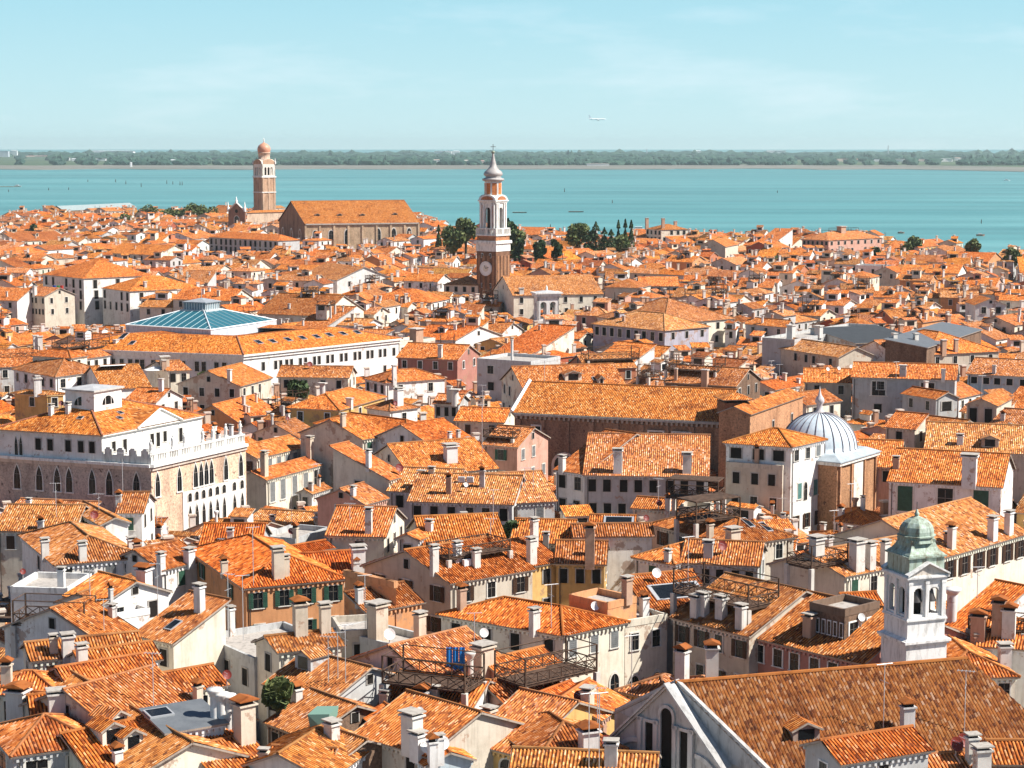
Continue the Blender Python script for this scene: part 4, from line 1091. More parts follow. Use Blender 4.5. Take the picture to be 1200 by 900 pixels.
def glass_court():
    z = 18.0
    A, B_, Dq, C_ = xy(P(285, 415, z)), xy(P(467, 396, z)), None, xy(P(62, 407, z))
    Dq = B_ + (C_ - A) * .80 + (B_ - A) * .02
    q = [A, B_, Dq, C_]; BLOCK.append(q); c = sum(q, Vector((0, 0))) / 4
    t = thing('courtyard_palace', 'long white palace with skylit orange roof round a glass covered court', 'palace', (c.x, c.y, 0)); og = world_loc(t)
    TW = (.80, .79, .76); b = MB()
    for i in range(4): p, s = q[i], q[(i + 1) % 4]; b.face([(*p, 0), (*s, 0), (*s, z), (*p, z)], 'plaster', TW)
    b.build('wall', t)
    b = MB()
    for i in range(4):
        p, s = q[i], q[(i + 1) % 4]; uu = (s - p).normalized(); nn = Vector((uu.y, -uu.x))
        b.prism([p, p + nn * .6 - uu * .4, s + nn * .6 + uu * .4, s], z - .5, z - .1, 'stone', WH, bottom=True); b.prism([p, p + nn * .3 - uu * .2, s + nn * .3 + uu * .2, s], z - 1.1, z - .5, 'stone', WH, bottom=True)
    b.build('cornice', t)
    def inset(q, d):
        out = []
        for i in range(4):
            p0, p1, p2 = q[i - 1], q[i], q[(i + 1) % 4]; u1 = (p1 - p0).normalized(); u2 = (p2 - p1).normalized(); n1 = Vector((-u1.y, u1.x)); n2 = Vector((-u2.y, u2.x))
            cr = u1.x * u2.y - u1.y * u2.x; a = p1 + n1 * d; b2 = p1 + n2 * d; tt = ((b2 - a).x * u2.y - (b2 - a).y * u2.x) / cr; out.append(a + u1 * tt)
        return out
    e0 = inset(q, -.6); W = 12.5; r1 = inset(q, W * .62); i1 = inset(q, W); zr = z + W * .62 * .36; b = MB()
    for i in range(4):
        j = (i + 1) % 4
        tile_plane(b, [(*e0[i], z - .15), (*e0[j], z - .15), (*r1[j], zr), (*r1[i], zr)], (1.16, 1.10, .85), False, seed=70 + i)
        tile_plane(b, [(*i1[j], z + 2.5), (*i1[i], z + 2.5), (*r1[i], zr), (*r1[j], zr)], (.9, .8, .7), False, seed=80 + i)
    ro = b.build('roof', t)
    for i in range(4): b = MB(); b.bar((*e0[i], z - .1), (*r1[i], zr + .05), .16, 'brick', (.35, .15, .09), n=6); b.build('hip_tiles', ro, origin=og)
    # glass pyramid
    zg = 21.5; g = [xy(P(247, 387, zg)), xy(P(324, 375.5, zg)), None, xy(P(147, 381, zg))]; g[2] = g[1] + (g[3] - g[0]); gc = (g[1] + g[3]) / 2; zt = 25.3
    b = MB(); b.prism(g, z + 1.5, zg, 'stone', (.6, .62, .66))
    for i in range(4):
        j = (i + 1) % 4; b.face([(*g[i], zg), (*g[j], zg), (*gc, zt)], 'paint', (.02, .12, .16))
    gr = b.build('glass_roof', t); b = MB()
    for i in range(4):
        j = (i + 1) % 4; b.bar((*g[i], zg + .1), (*gc, zt + .1), .14, 'paint', (.8, .82, .82)); b.bar((*g[i], zg + .1), (*g[j], zg + .1), .16, 'paint', (.8, .82, .82))
        for k in range(1, 12):
            p = g[i].lerp(g[j], k / 12); f = 1 - abs(k / 12 - .5) * 2; d = (gc - (g[i] + g[j]) / 2) * f; e = p + d; b.bar((*p, zg + .08), (*e, zg + (zt - zg) * f + .08), .055, 'paint', (.35, .48, .50))
    b.build('glazing_bars', gr, origin=og)
    b = MB(); a = math.atan2((g[1] - g[0]).y, (g[1] - g[0]).x); b.obox(gc, 6.8, 6.8, a, 24.0, 24.6, 'paint', (.5, .52, .52)); b.obox(gc, 5.4, 5.4, a, 24.6, 26.1, 'paint', (.22, .30, .34))
    for k in range(9):
        for sx, sy in ((k / 8 - .5, -.5), (k / 8 - .5, .5), (-.5, k / 8 - .5), (.5, k / 8 - .5)):
            p = gc + Vector((math.cos(a), math.sin(a))) * sx * 5.6 + Vector((-math.sin(a), math.cos(a))) * sy * 5.6; b.obox(p, .14, .14, a, 24.6, 26.1, 'paint', (.7, .7, .68))
    b.build('roof_lantern', gr, origin=og)
    b = MB(); b.obox(gc, 6.2, 6.2, a, 26.1, 26.3, 'lead', (.3, .32, .34)); b.obox(gc, 6, 6, a, 26.3, 27.0, 'lead', (.32, .34, .36), .6, .6); b.bar((*gc, 27), (*gc, 29), .05, 'steel'); b.build('lantern_roof', gr, origin=og)
    # skylights and a copper-brown panel
    planes = []
    for i in (0, 3): j = (i + 1) % 4; planes.append([(*e0[i], z - .15), (*e0[j], z - .15), (*r1[j], zr), (*r1[i], zr)])
    for x, y in ((303, 401), (319.5, 400), (337.5, 398), (354.5, 396), (371, 394.5), (386, 392.5), (402, 391), (418.5, 389.5), (145, 394), (135, 389.5), (155, 402), (170, 389)):
        for pl in planes:
            w = hit_roof([pl], x, y)
            if w:
                A3, B3, C3 = [Vector(v) for v in pl[:3]]; n3 = (B3 - A3).cross(C3 - A3).normalized(); n3 = n3 if n3.z > 0 else -n3
                skylight(t, w, n3, (Vector((0, 0, 1)) - n3 * n3.z).normalized(), 1.5 if x > 200 else 1.2, 1.8 if x != 145 else 3.2); break
    pts = [hit_roof([planes[1]], x, y) for x, y in ((190, 411), (219, 412), (241, 391), (216, 390))]
    if all(pts):
        n3 = (pts[1] - pts[0]).cross(pts[3] - pts[0]).normalized(); n3 = n3 if n3.z > 0 else -n3; b = MB(); b.face([p + n3 * .1 for p in pts], 'paint', (.20, .085, .035))
        for i in range(4): j = (i + 1) % 4; b.face([pts[i], pts[j], pts[j] + n3 * .1, pts[i] + n3 * .1], 'paint', (.2, .09, .04))
        for k in range(1, 9): b.bar(pts[0].lerp(pts[1], k / 9) + n3 * .12, pts[3].lerp(pts[2], k / 9) + n3 * .12, .06, 'paint', (.14, .055, .03))
        b.build('metal_roof_panel', ro, origin=og)
    def place(p, s, xs, zf, w, h, st):
        uu = (s - p).normalized(); nn = Vector((uu.y, -uu.x))
        for x in xs:
            lo, hi = 0, (s - p).length
            inc = proj((*s, zf))[0] > proj((*p, zf))[0]
            for _ in range(30):
                m = (lo + hi) / 2
                if (proj((*(p + uu * m), zf))[0] < x) == inc: lo = m
                else: hi = m
            put_window(t, (*(p + uu * lo + nn * .01), zf), nn, w, h, st, 'far')
    xs = [308.5, 323, 329, 336, 341.5, 352, 358, 368.5, 374, 384, 389.5, 400, 405.5, 416, 421.5, 431, 436, 445.5, 451, 461.5]
    place(A, B_, xs, z - 3.8, .8, 1.7, 'n'); place(A, B_, xs[::3], z - 7.6, .8, 1.8, 'n')
    place(C_, A, [92, 101, 112, 122, 133, 143, 153, 161, 167, 180, 191, 203, 215, 231, 239, 254, 263, 279], z - 3.9, 1.0, 2.0, 'd'); place(C_, A, [92, 112, 133, 153, 180, 203, 231, 254, 279], z - 7.6, 1.0, 2.0, 'd')

def brick_church():
    z = 18.0; A = xy(P(603, 482, z)); B_ = xy(P(846, 493, z)); d, nb = solve_depth(A, B_, z, 'g', 452, .42)
    d = min(d, 26); q = [A, B_, B_ + nb * d, A + nb * d]; BLOCK.append(q); c = sum(q, Vector((0, 0))) / 4
    t = thing('church', 'long dark brick church with a tiled roof and a white sloping gable edge', 'church', (c.x, c.y, 0)); og = world_loc(t); BR = (.31, .20, .135)
    planes, ridges, rise = roof_geo(q, z, 'g', .42, .4); b = MB()
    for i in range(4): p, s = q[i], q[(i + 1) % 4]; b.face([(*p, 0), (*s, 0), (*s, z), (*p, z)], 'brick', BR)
    for i in (1, 3): p, s = q[i], q[(i + 1) % 4]; b.face([(*p, z), (*s, z), (*((p + s) / 2), z + rise)], 'brick', BR)
    u = (B_ - A).normalized(); n = Vector((u.y, -u.x)); L = (B_ - A).length; a = math.atan2(u.y, u.x)
    for k in range(9): p = A + u * L * (.02 + .12 * k) + n * .12; b.obox(p, .8, .3, a, 0, z - 1.2, 'brick', (.36, .235, .16))
    wl = b.build('wall', t); b = MB()
    for i, pl in enumerate(planes): tile_plane(b, pl, (1.0, 1.02, 1.0), False, seed=90 + i)
    ro = b.build('roof', t); b = MB(); b.bar(Vector(ridges[0][0]), ridges[0][1], .16, 'tile', n=6); b.build('ridge_tiles', ro, origin=og)
    b = MB(); e = planes[0]; b.bar(Vector(e[0]) + Vector((0, 0, .2)), Vector(e[3]) + Vector((0, 0, .2)), .34, 'stone', (.82, .80, .76)); b.build('gable_coping', ro, origin=og)
    b = MB(); b.obox(A.lerp(B_, .5) + n * .3, L, .5, a, z - .6, z - .25, 'stone', (.45, .42, .38))
    for k in range(int(L / .8)): p = A + u * (.4 + k * .8) + n * .2; b.obox(p, .35, .35, a, z - 1.1, z - .6, 'stone', (.42, .36, .3))
    b.build('cornice', t)
    def at(x, zf):
        lo, hi = 0, L
        for _ in range(30):
            m = (lo + hi) / 2
            if proj((*(A + u * m), zf))[0] < x: lo = m
            else: hi = m
        return A + u * lo + n * .3
    put_window(t, (*at(662, 10), 6.2), n, 3.4, 5.2, 'a', 'far'); put_window(t, (*at(621, 12), 8.5), n, .9, 2.2, 'a', 'far')
    for x, w in ((629, 1.4), (769, 2.2), (799, 2.6)): put_window(t, (*at(x, 14), 12.6), n, w, 3.2, 'y', 'far')
    # the square tower-like block at its end and the sunlit brick transept
    zt = 21.3; A2 = xy(P(843, 470, zt)); B2 = xy(P(870, 472.5, zt)); q2 = None
    Tq = xy(P(843, 493, z)); c2 = Tq + u * 1.9 + Vector((-u.y, u.x)) * 1.2
    b = MB(); b.obox(c2, 3.9, 4.6, a + .5, 0, 21.0, 'brick', (.29, .155, .09)); tw = b.build('turret', t)
    sq = rect2(c2, 4.6, 5.4, a + .5); pl, rg, rs = roof_geo([Vector(s) for s in sq], 21.6, 'h', .35, .2); b = MB()
    for i, p_ in enumerate(pl): tile_plane(b, p_, (1, 1, 1), False, seed=95 + i)
    b.build('turret_roof', tw, origin=og)
    b = MB(); b.obox(c2, 3.3, 4.0, a + .5, 21.0, 21.7, 'dark'); b.build('turret_opening', tw, origin=og)
    for ang, dd in ((a + .5 - math.pi / 2, 2.3), (a + .5, 1.95)):
        nn = Vector((math.cos(ang), math.sin(ang))); put_window(tw, (*(c2 + nn * (dd + .01)), 18.3), nn, 1.5, 1.9, 'n', 'far')
    # transept
    zz = 20.0; A3 = xy(P(879, 485, zz)); B3 = xy(P(941, 463, zz)); u3 = (B3 - A3).normalized(); n3 = Vector((-u3.y, u3.x)); q3 = [A3, B3, B3 + n3 * 5, A3 + n3 * 5]; BLOCK.append(q3)
    b = MB()
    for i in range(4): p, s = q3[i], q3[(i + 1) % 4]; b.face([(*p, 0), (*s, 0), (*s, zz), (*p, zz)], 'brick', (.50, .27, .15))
    b.build('transept', t); pl, rg, rs = roof_geo(q3, zz, 'g', .4, .3); b = MB()
    for i, p_ in enumerate(pl): tile_plane(b, p_, (1, 1, 1), False, seed=100 + i)
    b.build('transept_roof', t); b = MB()
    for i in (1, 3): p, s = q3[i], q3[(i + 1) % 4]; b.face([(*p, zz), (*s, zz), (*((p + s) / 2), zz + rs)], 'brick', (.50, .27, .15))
    b.build('transept_gable', t)
    nn = Vector((u3.y, -u3.x))
    for k in (.42, .78): p = A3.lerp(B3, k); put_window(t, (*(p + nn * .01), 15.2), nn, .8, 2.4, 'n', 'far')

def great_hall():
    z = 24.0; A = xy(P(358, 261.5, z)); B_ = xy(P(490.5, 260, z)); C_ = xy(P(327, 258.5, z)); q = [A, B_, B_ + (C_ - A), C_]; BLOCK.append(q); c = sum(q, Vector((0, 0))) / 4
    t = thing('hall', 'huge tan brick hall with a row of tall arched windows, near the lagoon', 'hall', (c.x, c.y, 0)); og = world_loc(t); BR = (.52, .38, .25)
    planes, ridges, rise = roof_geo(q, z, 'g', .55, .6); b = MB()
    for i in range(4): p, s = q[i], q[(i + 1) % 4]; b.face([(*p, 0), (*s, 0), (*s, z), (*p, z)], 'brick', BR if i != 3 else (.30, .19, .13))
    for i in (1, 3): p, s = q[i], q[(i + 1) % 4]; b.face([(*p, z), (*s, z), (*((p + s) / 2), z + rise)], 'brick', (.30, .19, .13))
    u = (B_ - A).normalized(); n = Vector((u.y, -u.x)); L = (B_ - A).length; a = math.atan2(u.y, u.x)
    for k in range(9): p = A + u * L * k / 8 + n * .15; b.obox(p, .9, .4, a, 0, z - 1, 'brick', (.58, .43, .29))
    b.build('wall', t); b = MB()
    for i, pl in enumerate(planes): tile_plane(b, pl, (.82, .85, .85), False, seed=110 + i)
    ro = b.build('roof', t); b = MB(); b.bar(ridges[0][0], ridges[0][1], .2, 'tile', n=6); b.build('ridge_tiles', ro, origin=og)
    b = MB(); b.obox(A.lerp(B_, .5) + n * .3, L, .6, a, z - .9, z - .3, 'stone', (.5, .45, .4)); b.build('cornice', t)
    def at(p, s, x, zf):
        lo, hi = 0, 1; inc = proj((*s, zf))[0] > proj((*p, zf))[0]
        for _ in range(30):
            m = (lo + hi) / 2
            if (proj((*p.lerp(s, m), zf))[0] < x) == inc: lo = m
            else: hi = m
        return p.lerp(s, lo)
    for x, zb_, h in ((369.5, 16.8, 3.6), (388, 15.6, 4.8), (406.5, 13.2, 7.4), (443.5, 13.6, 7.4), (461.5, 13.6, 7.4), (479.5, 13.6, 7.4)): put_window(t, (*(at(A, B_, x, 18) + n * .02), zb_), n, 2.2, h, 'a', 'far')
    u2 = (A - C_).normalized(); n2 = Vector((u2.y, -u2.x))
    for x in (331.5, 341.5, 351.5): put_window(t, (*(at(C_, A, x, 18) + n2 * .02), 13.5), n2, 3.0, 7, 'a', 'far')
    for x, y in ((372, 253), (398, 253), (425, 253), (463, 252)):
        w = hit_roof(planes, x, y)
        if w: dormer(t, w, n, 2.4, .7, 3, tint=(.3, .2, .15), tile=(.8, .7, .7))

def far_church():
    # pinnacled gable front and long nave left of the domed tower
    D = 1170; zc = lambda y: 60 - (y - 173) * D / F
    t = thing('church', 'small pinnacled brick church front with a rose window and long tiled nave', 'church', (*xy(PD(277, 250, D)), 0)); og = world_loc(t)
    p0, p1 = xy(PD(267.5, 250, D)), xy(PD(287, 250, D - 6)); u = (p1 - p0).normalized(); nb = Vector((-u.y, u.x)) if -u.y * 0 + u.x > 0 else Vector((u.y, -u.x)); m = (p0 + p1) / 2
    ze, zp = zc(246), zc(237); b = MB()
    f = lambda p, z: (p.x, p.y, z)
    b.prism([p0, p1, p1 + nb * 1.2, p0 + nb * 1.2], 0, ze, 'brick', (.30, .17, .12)); b.face([f(p0, ze), f(p1, ze), f(m, zp)], 'brick', (.30, .17, .12)); b.face([f(p1 + nb * 1.2, ze), f(p0 + nb * 1.2, ze), f(m + nb * 1.2, zp)], 'brick', (.3, .17, .12))
    b.build('facade', t); b = MB(); b.bar((*(p0), ze), (*m, zp + .4), .5, 'stone', WH); b.bar((*m, zp + .4), (*p1, ze), .5, 'stone', WH); b.build('coping', t)
    for p, zt, zb_ in ((p0, zc(235), ze), (m, zc(229), zp), (p1, zc(235), ze)):
        b = MB(); b.lathe(p, [(.8, zb_ - .5), (.8, zb_ + (zt - zb_) * .35), (.45, zb_ + (zt - zb_) * .4), (.4, zb_ + (zt - zb_) * .6), (0, zt)], 8, 'stone', WH); b.build('pinnacle', t)
    nn = -nb; b = MB(); cc = m + nn * .1
    b.face([(*(cc + u * 1.1 * math.cos(2 * math.pi * k / 16)), zc(246.5) + 1.1 * math.sin(2 * math.pi * k / 16)) for k in range(16)], 'dark'); b.build('rose_window', t)
    put_window(t, (*(m + nn * .02), zc(262)), nn, 3.2, 5, 'a', 'far')
    A = p1 + nb * 2; q1 = xy(PD(346, 250, D + 20)); qq = [A, q1, q1 + nb * 14, A + nb * 14]; BLOCK.append(qq); zz = zc(248); planes, rg, rs = roof_geo(qq, zz, 'g', .5, .5); b = MB()
    for i in range(4): p, s = qq[i], qq[(i + 1) % 4]; b.face([(*p, 0), (*s, 0), (*s, zz), (*p, zz)], 'brick', (.60, .46, .34))
    b.build('nave_wall', t); b = MB()
    for i, pl in enumerate(planes): tile_plane(b, pl, (.95, 1, 1), False, seed=120 + i)
    b.build('nave_roof', t)

def small_belfry():
    D = 520; zc = lambda y: 60 - (y - 173) * D / F; c = xy(PD(640.5, 360, D)); a = math.radians(16)
    BLOCK.append(rect2(c, 9, 5, a))
    t = thing('bell_gable', 'small white open bell gable with twin arches among the tiled roofs', 'bell gable', (c.x, c.y, 0)); sq = rect2(c, 6.0, 3.2, a); b = MB()
    z0, z1 = zc(374), zc(346)
    for i in range(4):
        p, q = sq[i], sq[(i + 1) % 4]; inn = (c - (p + q) / 2).normalized()
        arched_side(b, p, q, z0, z1, [(.28, 1.7, z0 + .4, zc(356)), (.72, 1.7, z0 + .4, zc(356))] if i % 2 == 0 else [(.5, 1.2, z0 + .4, zc(356))], .5, 'stone', (.78, .74, .70), inn)
    b.build('belfry', t); b = MB(); b.obox(c, 6.4, 3.6, a, 0, z0, 'plaster', (.74, .68, .62)); b.build('base', t)
    b = MB(); b.obox(c, 6.9, 4.1, a, z1, z1 + .7, 'stone', (.8, .78, .74)); b.obox(c, 7.6, 4.7, a, z1 + .7, z1 + 1.1, 'stone', (.8, .78, .74)); b.build('cornice', t)
    b = MB(); b.obox(c, 6.5, 3.8, a, z1 + 1.1, z1 + 1.5, 'lead', (.5, .5, .5), 2, 1); b.lathe(c, [(.3, z1 + 1.5), (.25, z1 + 2.4), (0, z1 + 3)], 8, 'stone', WH); b.build('roof', t)
    for k in (-1.3, 1.3):
        cc = c + Vector((math.cos(a), math.sin(a))) * k; b = MB(); zt = z1 - 1.6; b.lathe(cc, [(0, zt), (.3, zt - .1), (.45, zt - .8), (.75, zt - 1.4)], 12, 'copper'); b.bar((*cc, zt), (*cc, z1), .06, 'iron'); b.build('bell', t)
LANDMARKS = [clock_tower, domed_tower, white_tower, lead_dome, serlian_church, palazzo, glass_court, brick_church, great_hall, far_church, small_belfry]
# ---------------------------------------------------------------- houses read off the photograph
def houses():
    h = H
    # lowest band of the picture
    h('pavilion-like attic room with a pyramid tiled roof and wide dark panes, bottom corner', 15, 16, 884, 117, 870, 838, 'p', 'grey', '2x1dw3.2h1.7', '1x1dw3h1.7', ex='-')
    h('cream house with a steep striped tile roof behind the pyramid-roofed attic room', 14.6, 148, 868, 247, 838, 794, 'g', 'cream', '', '', ex='a,180,830,4.5 c,232,822,1.5 o,140,858,1.6')
    h('low house whose thin ridge lies directly above the striped tile roof', 15.2, 84, 806, 186, 789, 774, 'g', 'cream', '', '', ex='-')
    h('small house with a lit white gable end among the stacked parallel ridges', 15.6, 100, 783, 186, 771, 758, 'g', 'white', '', '1x1d', ex='c,80,775,2.4,1.0,0,0')
    h('house with the topmost of the stacked parallel roof ridges', 15.6, 38, 773, 166, 760, 747, 'g', 'cream', '', '', ex='c,63,764,1.6 c,80,770,2.6,1.2,0,0')
    h('house with a low hipped roof and a small chimney at the very edge', 15, -20, 812, 68, 812, 787, 'h', 'cream', '', '', ex='c,8,800,2.0,1.0,1')
    h('cream house with a fat square white chimney in the old tiled quarter', 14.6, 42, 853, 117, 846, 812, 'g', 'cream', '', '', ex='c,67,842,3.0,1.5,0,0')
    h('house with two small dark dormers below the metal roof light', 14, 108, 905, 206, 884, 850, 'g', 'cream', '', '', ex='o,133,872,1.8 o,157,880,1.6 c,138,893,.8')
    h('house with a broad blank cream gable wall at the bottom edge', 14.2, 160, 908, 286, 884, 30, 'x', 'cream', '-', '-', ex='-')
    h('white attic block under a flat grey metal roof with a curved roof light', 16.0, 196, 857, 262, 846, 826, 's', 'white', '-', '-', ex='s,186,836,2.0,1.6', rmat='lead', sl=.12)
    h('narrow house carrying a row of four round white chimneys', 15, 246, 864, 284, 856, 842, 's', 'white', '-', '-', ex='c,252,850,3.6,1.0,2,2 c,260,852,3.2,1.0,2,2 c,268,852,3.0,1.0,2,2 c,276,853,2.8,1.0,2,2 r,262,838,.7')
    h('cream house with a short striped roof beside the four white chimneys', 15, 210, 811, 264, 801, 784, 'g', 'cream', '1x1n', '', ex='r,266,803,.65')
    h('cream house with a skylight in its sloping roof and one small window', 15.4, 160, 742, 203, 752, 700, 's', 'cream', '2x1n@.9', '-', ex='s,203,733,1.0,1.6 a,163,720,5 c,234,716,3.4,1.0,0,2')
    h('small white house with a weathered roof squeezed behind the skylight house', 15.2, 120, 752, 160, 739, 707, 'g', 'white', '', '', ex='c,132,722,.8 a,122,740,3')
    h('low white house with a dark recess under its eaves', 16, 78, 697, 118, 708, 676, 'g', 'white', '1x1n@.3w2h1.2', '', ex='c,114,718,1,.5')
    h('white house with a long sloping roof beside the dark recess', 15.6, 118, 710, 176, 688, 5, 'g', 'white', '2x1w', '', ex='c,200,677,3.2,1.6,1,2')
    h('tall plain white plastered block with stained upper wall', 16.4, 12, 688, 79, 690, 7, 'f', 'white', '-', '-', ex='c,72,683,1.6 r,27,680,.5')
    h('lower blank white wing joined to the tall white plastered block', 15.2, 78, 706, 122, 722, 5, 'f', 'white', '-', '-', ex='a,80,712,4')
    h('cream roof terrace house with an iron pergola', 14.4, 26, 742, 102, 745, 735, 'f', 'cream', '2x1bw1.2h2', '-', ex='t,62,733,7,3,1.2,0,1')
    h('white house with a wide eroded roof and three chimneys below the gothic palace', 15.8, 66, 661, 165, 652, 620, 'h', 'white', '4x1y@.5w1.3h1.1', '1x1n', tile='m', ex='c,53,652,2.4,.95,0,0 c,97,656,2.4,.95,0,0 c,175,634,1.2,1.0 c,184,641,1.0,.9')
    h('house with old sagging tiles directly below the shaded palace wall', 15, -4, 621, 84, 622, 592, 'g', 'cream', '3x1b', '', tile='m', ex='a,66,605,4 c,30,634,1')
    h('narrow house with a rounded tile roof and pale gable by the palace', 16, 119, 614, 150, 611, 588, 'x', 'white', '-', '', tile='m', ex='r,103,612,.8 a,116,598,2')
    h('house with a clean bright roof in front of the palace corner', 15.2, 138, 600, 166, 600, 577, 'g', 'white', '', '', ex='a,144,577,5 c,122,590,.8')
    h('white gabled house with a plain orange roof and broad white chimney', 15.2, 190, 667, 238, 655, 639, 'g', 'white', '', '', ex='c,222,660,1.8,1.2,0,2 c,195,668,2,.9')
    h('house with a wide smooth roof behind the white gabled house', 15.4, 234, 646, 302, 646, 614, 'g', 'grey', '-', '', tile='r', ex='c,270,634,1.4,.8,0,0 a,247,648,1.5')
    h('orange plastered house with green shutters and a tall chimney breast', 16, 288, 688, 403, 677, 637, 'h', 'orange', '4x2G', '2x2G', tile='r', ex='c,326,676,4.4,1.3,0,1 c,335,674,2.6,.8,0,1 a,285,700,6 c,230,668,1.4')
    h('flat roofed grey house with a red dish behind the orange house', 14.8, 303, 628, 346, 632, 616, 'f', 'grey', '2x1n', '-', ex='r,336,632,.6 c,348,634,1.5,.7,1')
    h('short orange-roofed house with a grey gable behind the orange house', 14.8, 344, 649, 389, 641, 628, 'g', 'grey', '-', '-', C=(325, 645), tile='r', ex='-')
    h('house with a smooth sloping roof touching the orange plastered house', 15, 362, 673, 424, 669, 647, 'g', 'beige', '-', '', tile='r', ex='c,420,668,3.6,1.6,0,2 c,432,662,1,.7')
    h('orange roof extension with a blank lit plaster front', 15.2, 430, 716, 494, 704, 690, 's', 'orange', '-', '-', ex='c,421,706,1.8,.8')
    h('boxy orange penthouse with a blank lit wall', 17.6, 433, 676, 464, 682, 5, 'f', 'orange', '-', '1x1n', C=(404, 668), ex='-')
    h('pale corner house with a fenced roof terrace and dark shutters', 16, 528, 682, 624, 666, 634, 'g', 'beige', '3x2B', '3x2B', ex='t,549,646,8,4,1.8,0,0 c,506,670,3.6,.9,0,0 c,536,658,2.6,.9,0,2 u,547,663 c,558,664,2.2,.9,0,0', C=(427, 662))
    h('house with a wide kinked roof and small dark attic window', 16, 384, 626, 450, 628, 594, 'g', 'cream', '1x1n', '', ex='c,440,650,4,.9,0,0 a,410,610,2')
    h('tiny white gabled dormer house with a single door-like window', 17, 466, 630, 490, 632, 7, 'x', 'white', '1x1nw1h1.7@.2', '-', ex='c,503,624,1.4,.9')
    h('large smooth roofed house behind the fenced roof terrace', 16.2, 498, 640, 592, 636, 604, 'g', 'beige', '', '', ex='c,545,603,1.4 a,578,615,4 s,580,642')
    h('corner house with a bright hipped roof, cream lit wall and arched ground windows', 16, 660, 743, 732, 728, 688, 'h', 'cream', '3x1yw.9+3x1a@4.8w1.1h2.6', '4x1n', C=(517, 719), tile='r', ex='s,651,689,1.6,1.4 c,632,754,2.5,1.0,0,0 c,541,713,2.6,.9,1,3 a,646,735,4 d,697,712,.7')
    h('cream wing with an open roof terrace and arched ground windows', 16, 732.6, 728, 782, 720, 8, 'f', 'cream', '2x1yw.9+2x1a@4.8w1.1h2.8', '-', ex='c,755,716,1.6,.9')
    h('pinkish roof room behind the open roof terrace', 17.6, 712, 707, 746, 699, 5, 'f', 'orange', '-', '-', ex='c,742,690,2.6,1.0,0,3')
    h('long pale house with dark shutters and a crossed-rail wooden terrace on top', 16, 789, 722, 878, 744, 682, 'g', 'beige', '4x2B', '-', ex='t,850,705,9.5,4.2,1.9,0,1 c,815,722,2.4,1.0,0,0 c,824,720,2.6,1.1,0,0 c,845,724,2.6,1.1,0,0 c,868,736,2.8,1.0,0,0')
    h('rose red house with small white framed windows beneath a long orange roof', 15.6, 879, 744, 1012, 776, 706, 'g', 'rose', '6x2w', '-', ex='c,948,745,2.4,1.1,0,3 d,1009,735,.6')
    h('dark glazed attic with a row of bright panes above the rose red house', 19.2, 949, 706, 990, 715, 5, 'f', 'brown', '6x1ww.9h1.2@.3', '2x1ww1.2', ex='-')
    h('house with orange roof and a glazed grey roof light behind the roof terrace', 15.4, 768, 724, 846, 716, 674, 's', 'grey', '-', '-', ex='S,793,693,5.5,2.6 d,769,682,.8 a,806,700,6')
    h('low house with air conditioners hanging under its eaves', 15, 800, 658, 888, 662, 634, 'g', 'grey', '5x1n', '', ex='c,830,652,2,1.2 r,846,649,.9')
    h('house with fan shaped roof next to the air conditioner house', 15, 744, 652, 790, 660, 9, 'h', 'white', '', '', ex='c,757,666,1,.8')
    h('big triangular roofed house with a row of slanted skylights', 16, 862, 638, 930, 628, 15, 'h', 'beige', '', '', ex='s,875,600,.8,2 s,892,606,.8,2 s,876,613,.8,2 s,897,618,.8,2 t,830,617,6.5,3.5,1.8,0,1,1 c,868,640,2.4,1.6,0,1 c,832,630,2')
    h('white walled house with a long low roof and a blank white side', 16, 674, 628, 764, 627, 614, 'g', 'white', '-', '', ex='s,725,612,2.6,2.0 r,757,610,.6')
    h('small roof with a skylight ridge beside the long low roofed white house', 16.4, 692, 617, 742, 618, 604, 'g', 'terracotta', '-', '-', ex='S,725,612,3.5,2.2')
    h('yellow ochre house with a tall ornate chimney and small terrace', 14.6, 652, 659, 708, 660, 634, 'g', 'yellow', '3x1n', '', ex='c,709,668,6.5,1.2,1,3 c,690,650,1.2')
    h('yellow house with sloping roof behind the bright hipped corner roof', 14.6, 590, 668, 655, 657, 634, 'g', 'yellow', '2x2n', '', ex='c,623,660,4,1.1,0,0 c,626,640,4.6,.9,0,0 a,575,650,4')
    h('house with a shallow roof next to a round tree', 15, 600, 634, 668, 636, 609, 'g', 'cream', '', '', ex='s,652,642 c,640,640,1')
    h('house with a half shadowed roof at the foot of the brick church', 14.6, 572, 590, 650, 586, 554, 'g', 'grey', '', '', tile='p', ex='a,615,575,3 a,625,575,3')
    h('white house with an old roof and a twin chimney near the brick church', 15, 456, 574, 530, 577, 549, 'g', 'white', '3x1n', '', tile='p', ex='c,494,570,2.6,1.1,0,2 c,507,590,5,.9,0,1')
    h('house with cooling units on its dark attic near the brick church', 15, 480, 586, 600, 590, 556, 'g', 'grey', '6x1n', '', tile='p', ex='u,541,565 u,551,565 d,546,576,.5 c,526,578,3 c,565,570,3')
    h('ochre plastered house with a hipped roof and tall steel flue', 15.5, 338, 477, 397, 480, 458, 'h', 'yellow', '2x1w', '1x1w', tile='b', ex='c,378,462,3.6,1.4,2,4 c,432,478,1.6,1.2,1,0')
    h('cream house with a grey blank gable end and bright orange roof', 15, 425, 514, 458, 509.5, 487, 'g', 'cream', '2x1g', '-', C=(352, 506), tile='b', ex='c,402,499,2.4,.9,0,1')
    h('cream house with four green shuttered windows joined to the grey gabled house', 15, 476, 510.5, 519, 504, 488, 'h', 'cream', '4x1gw1', '', tile='r', ex='c,522,508,1.2')
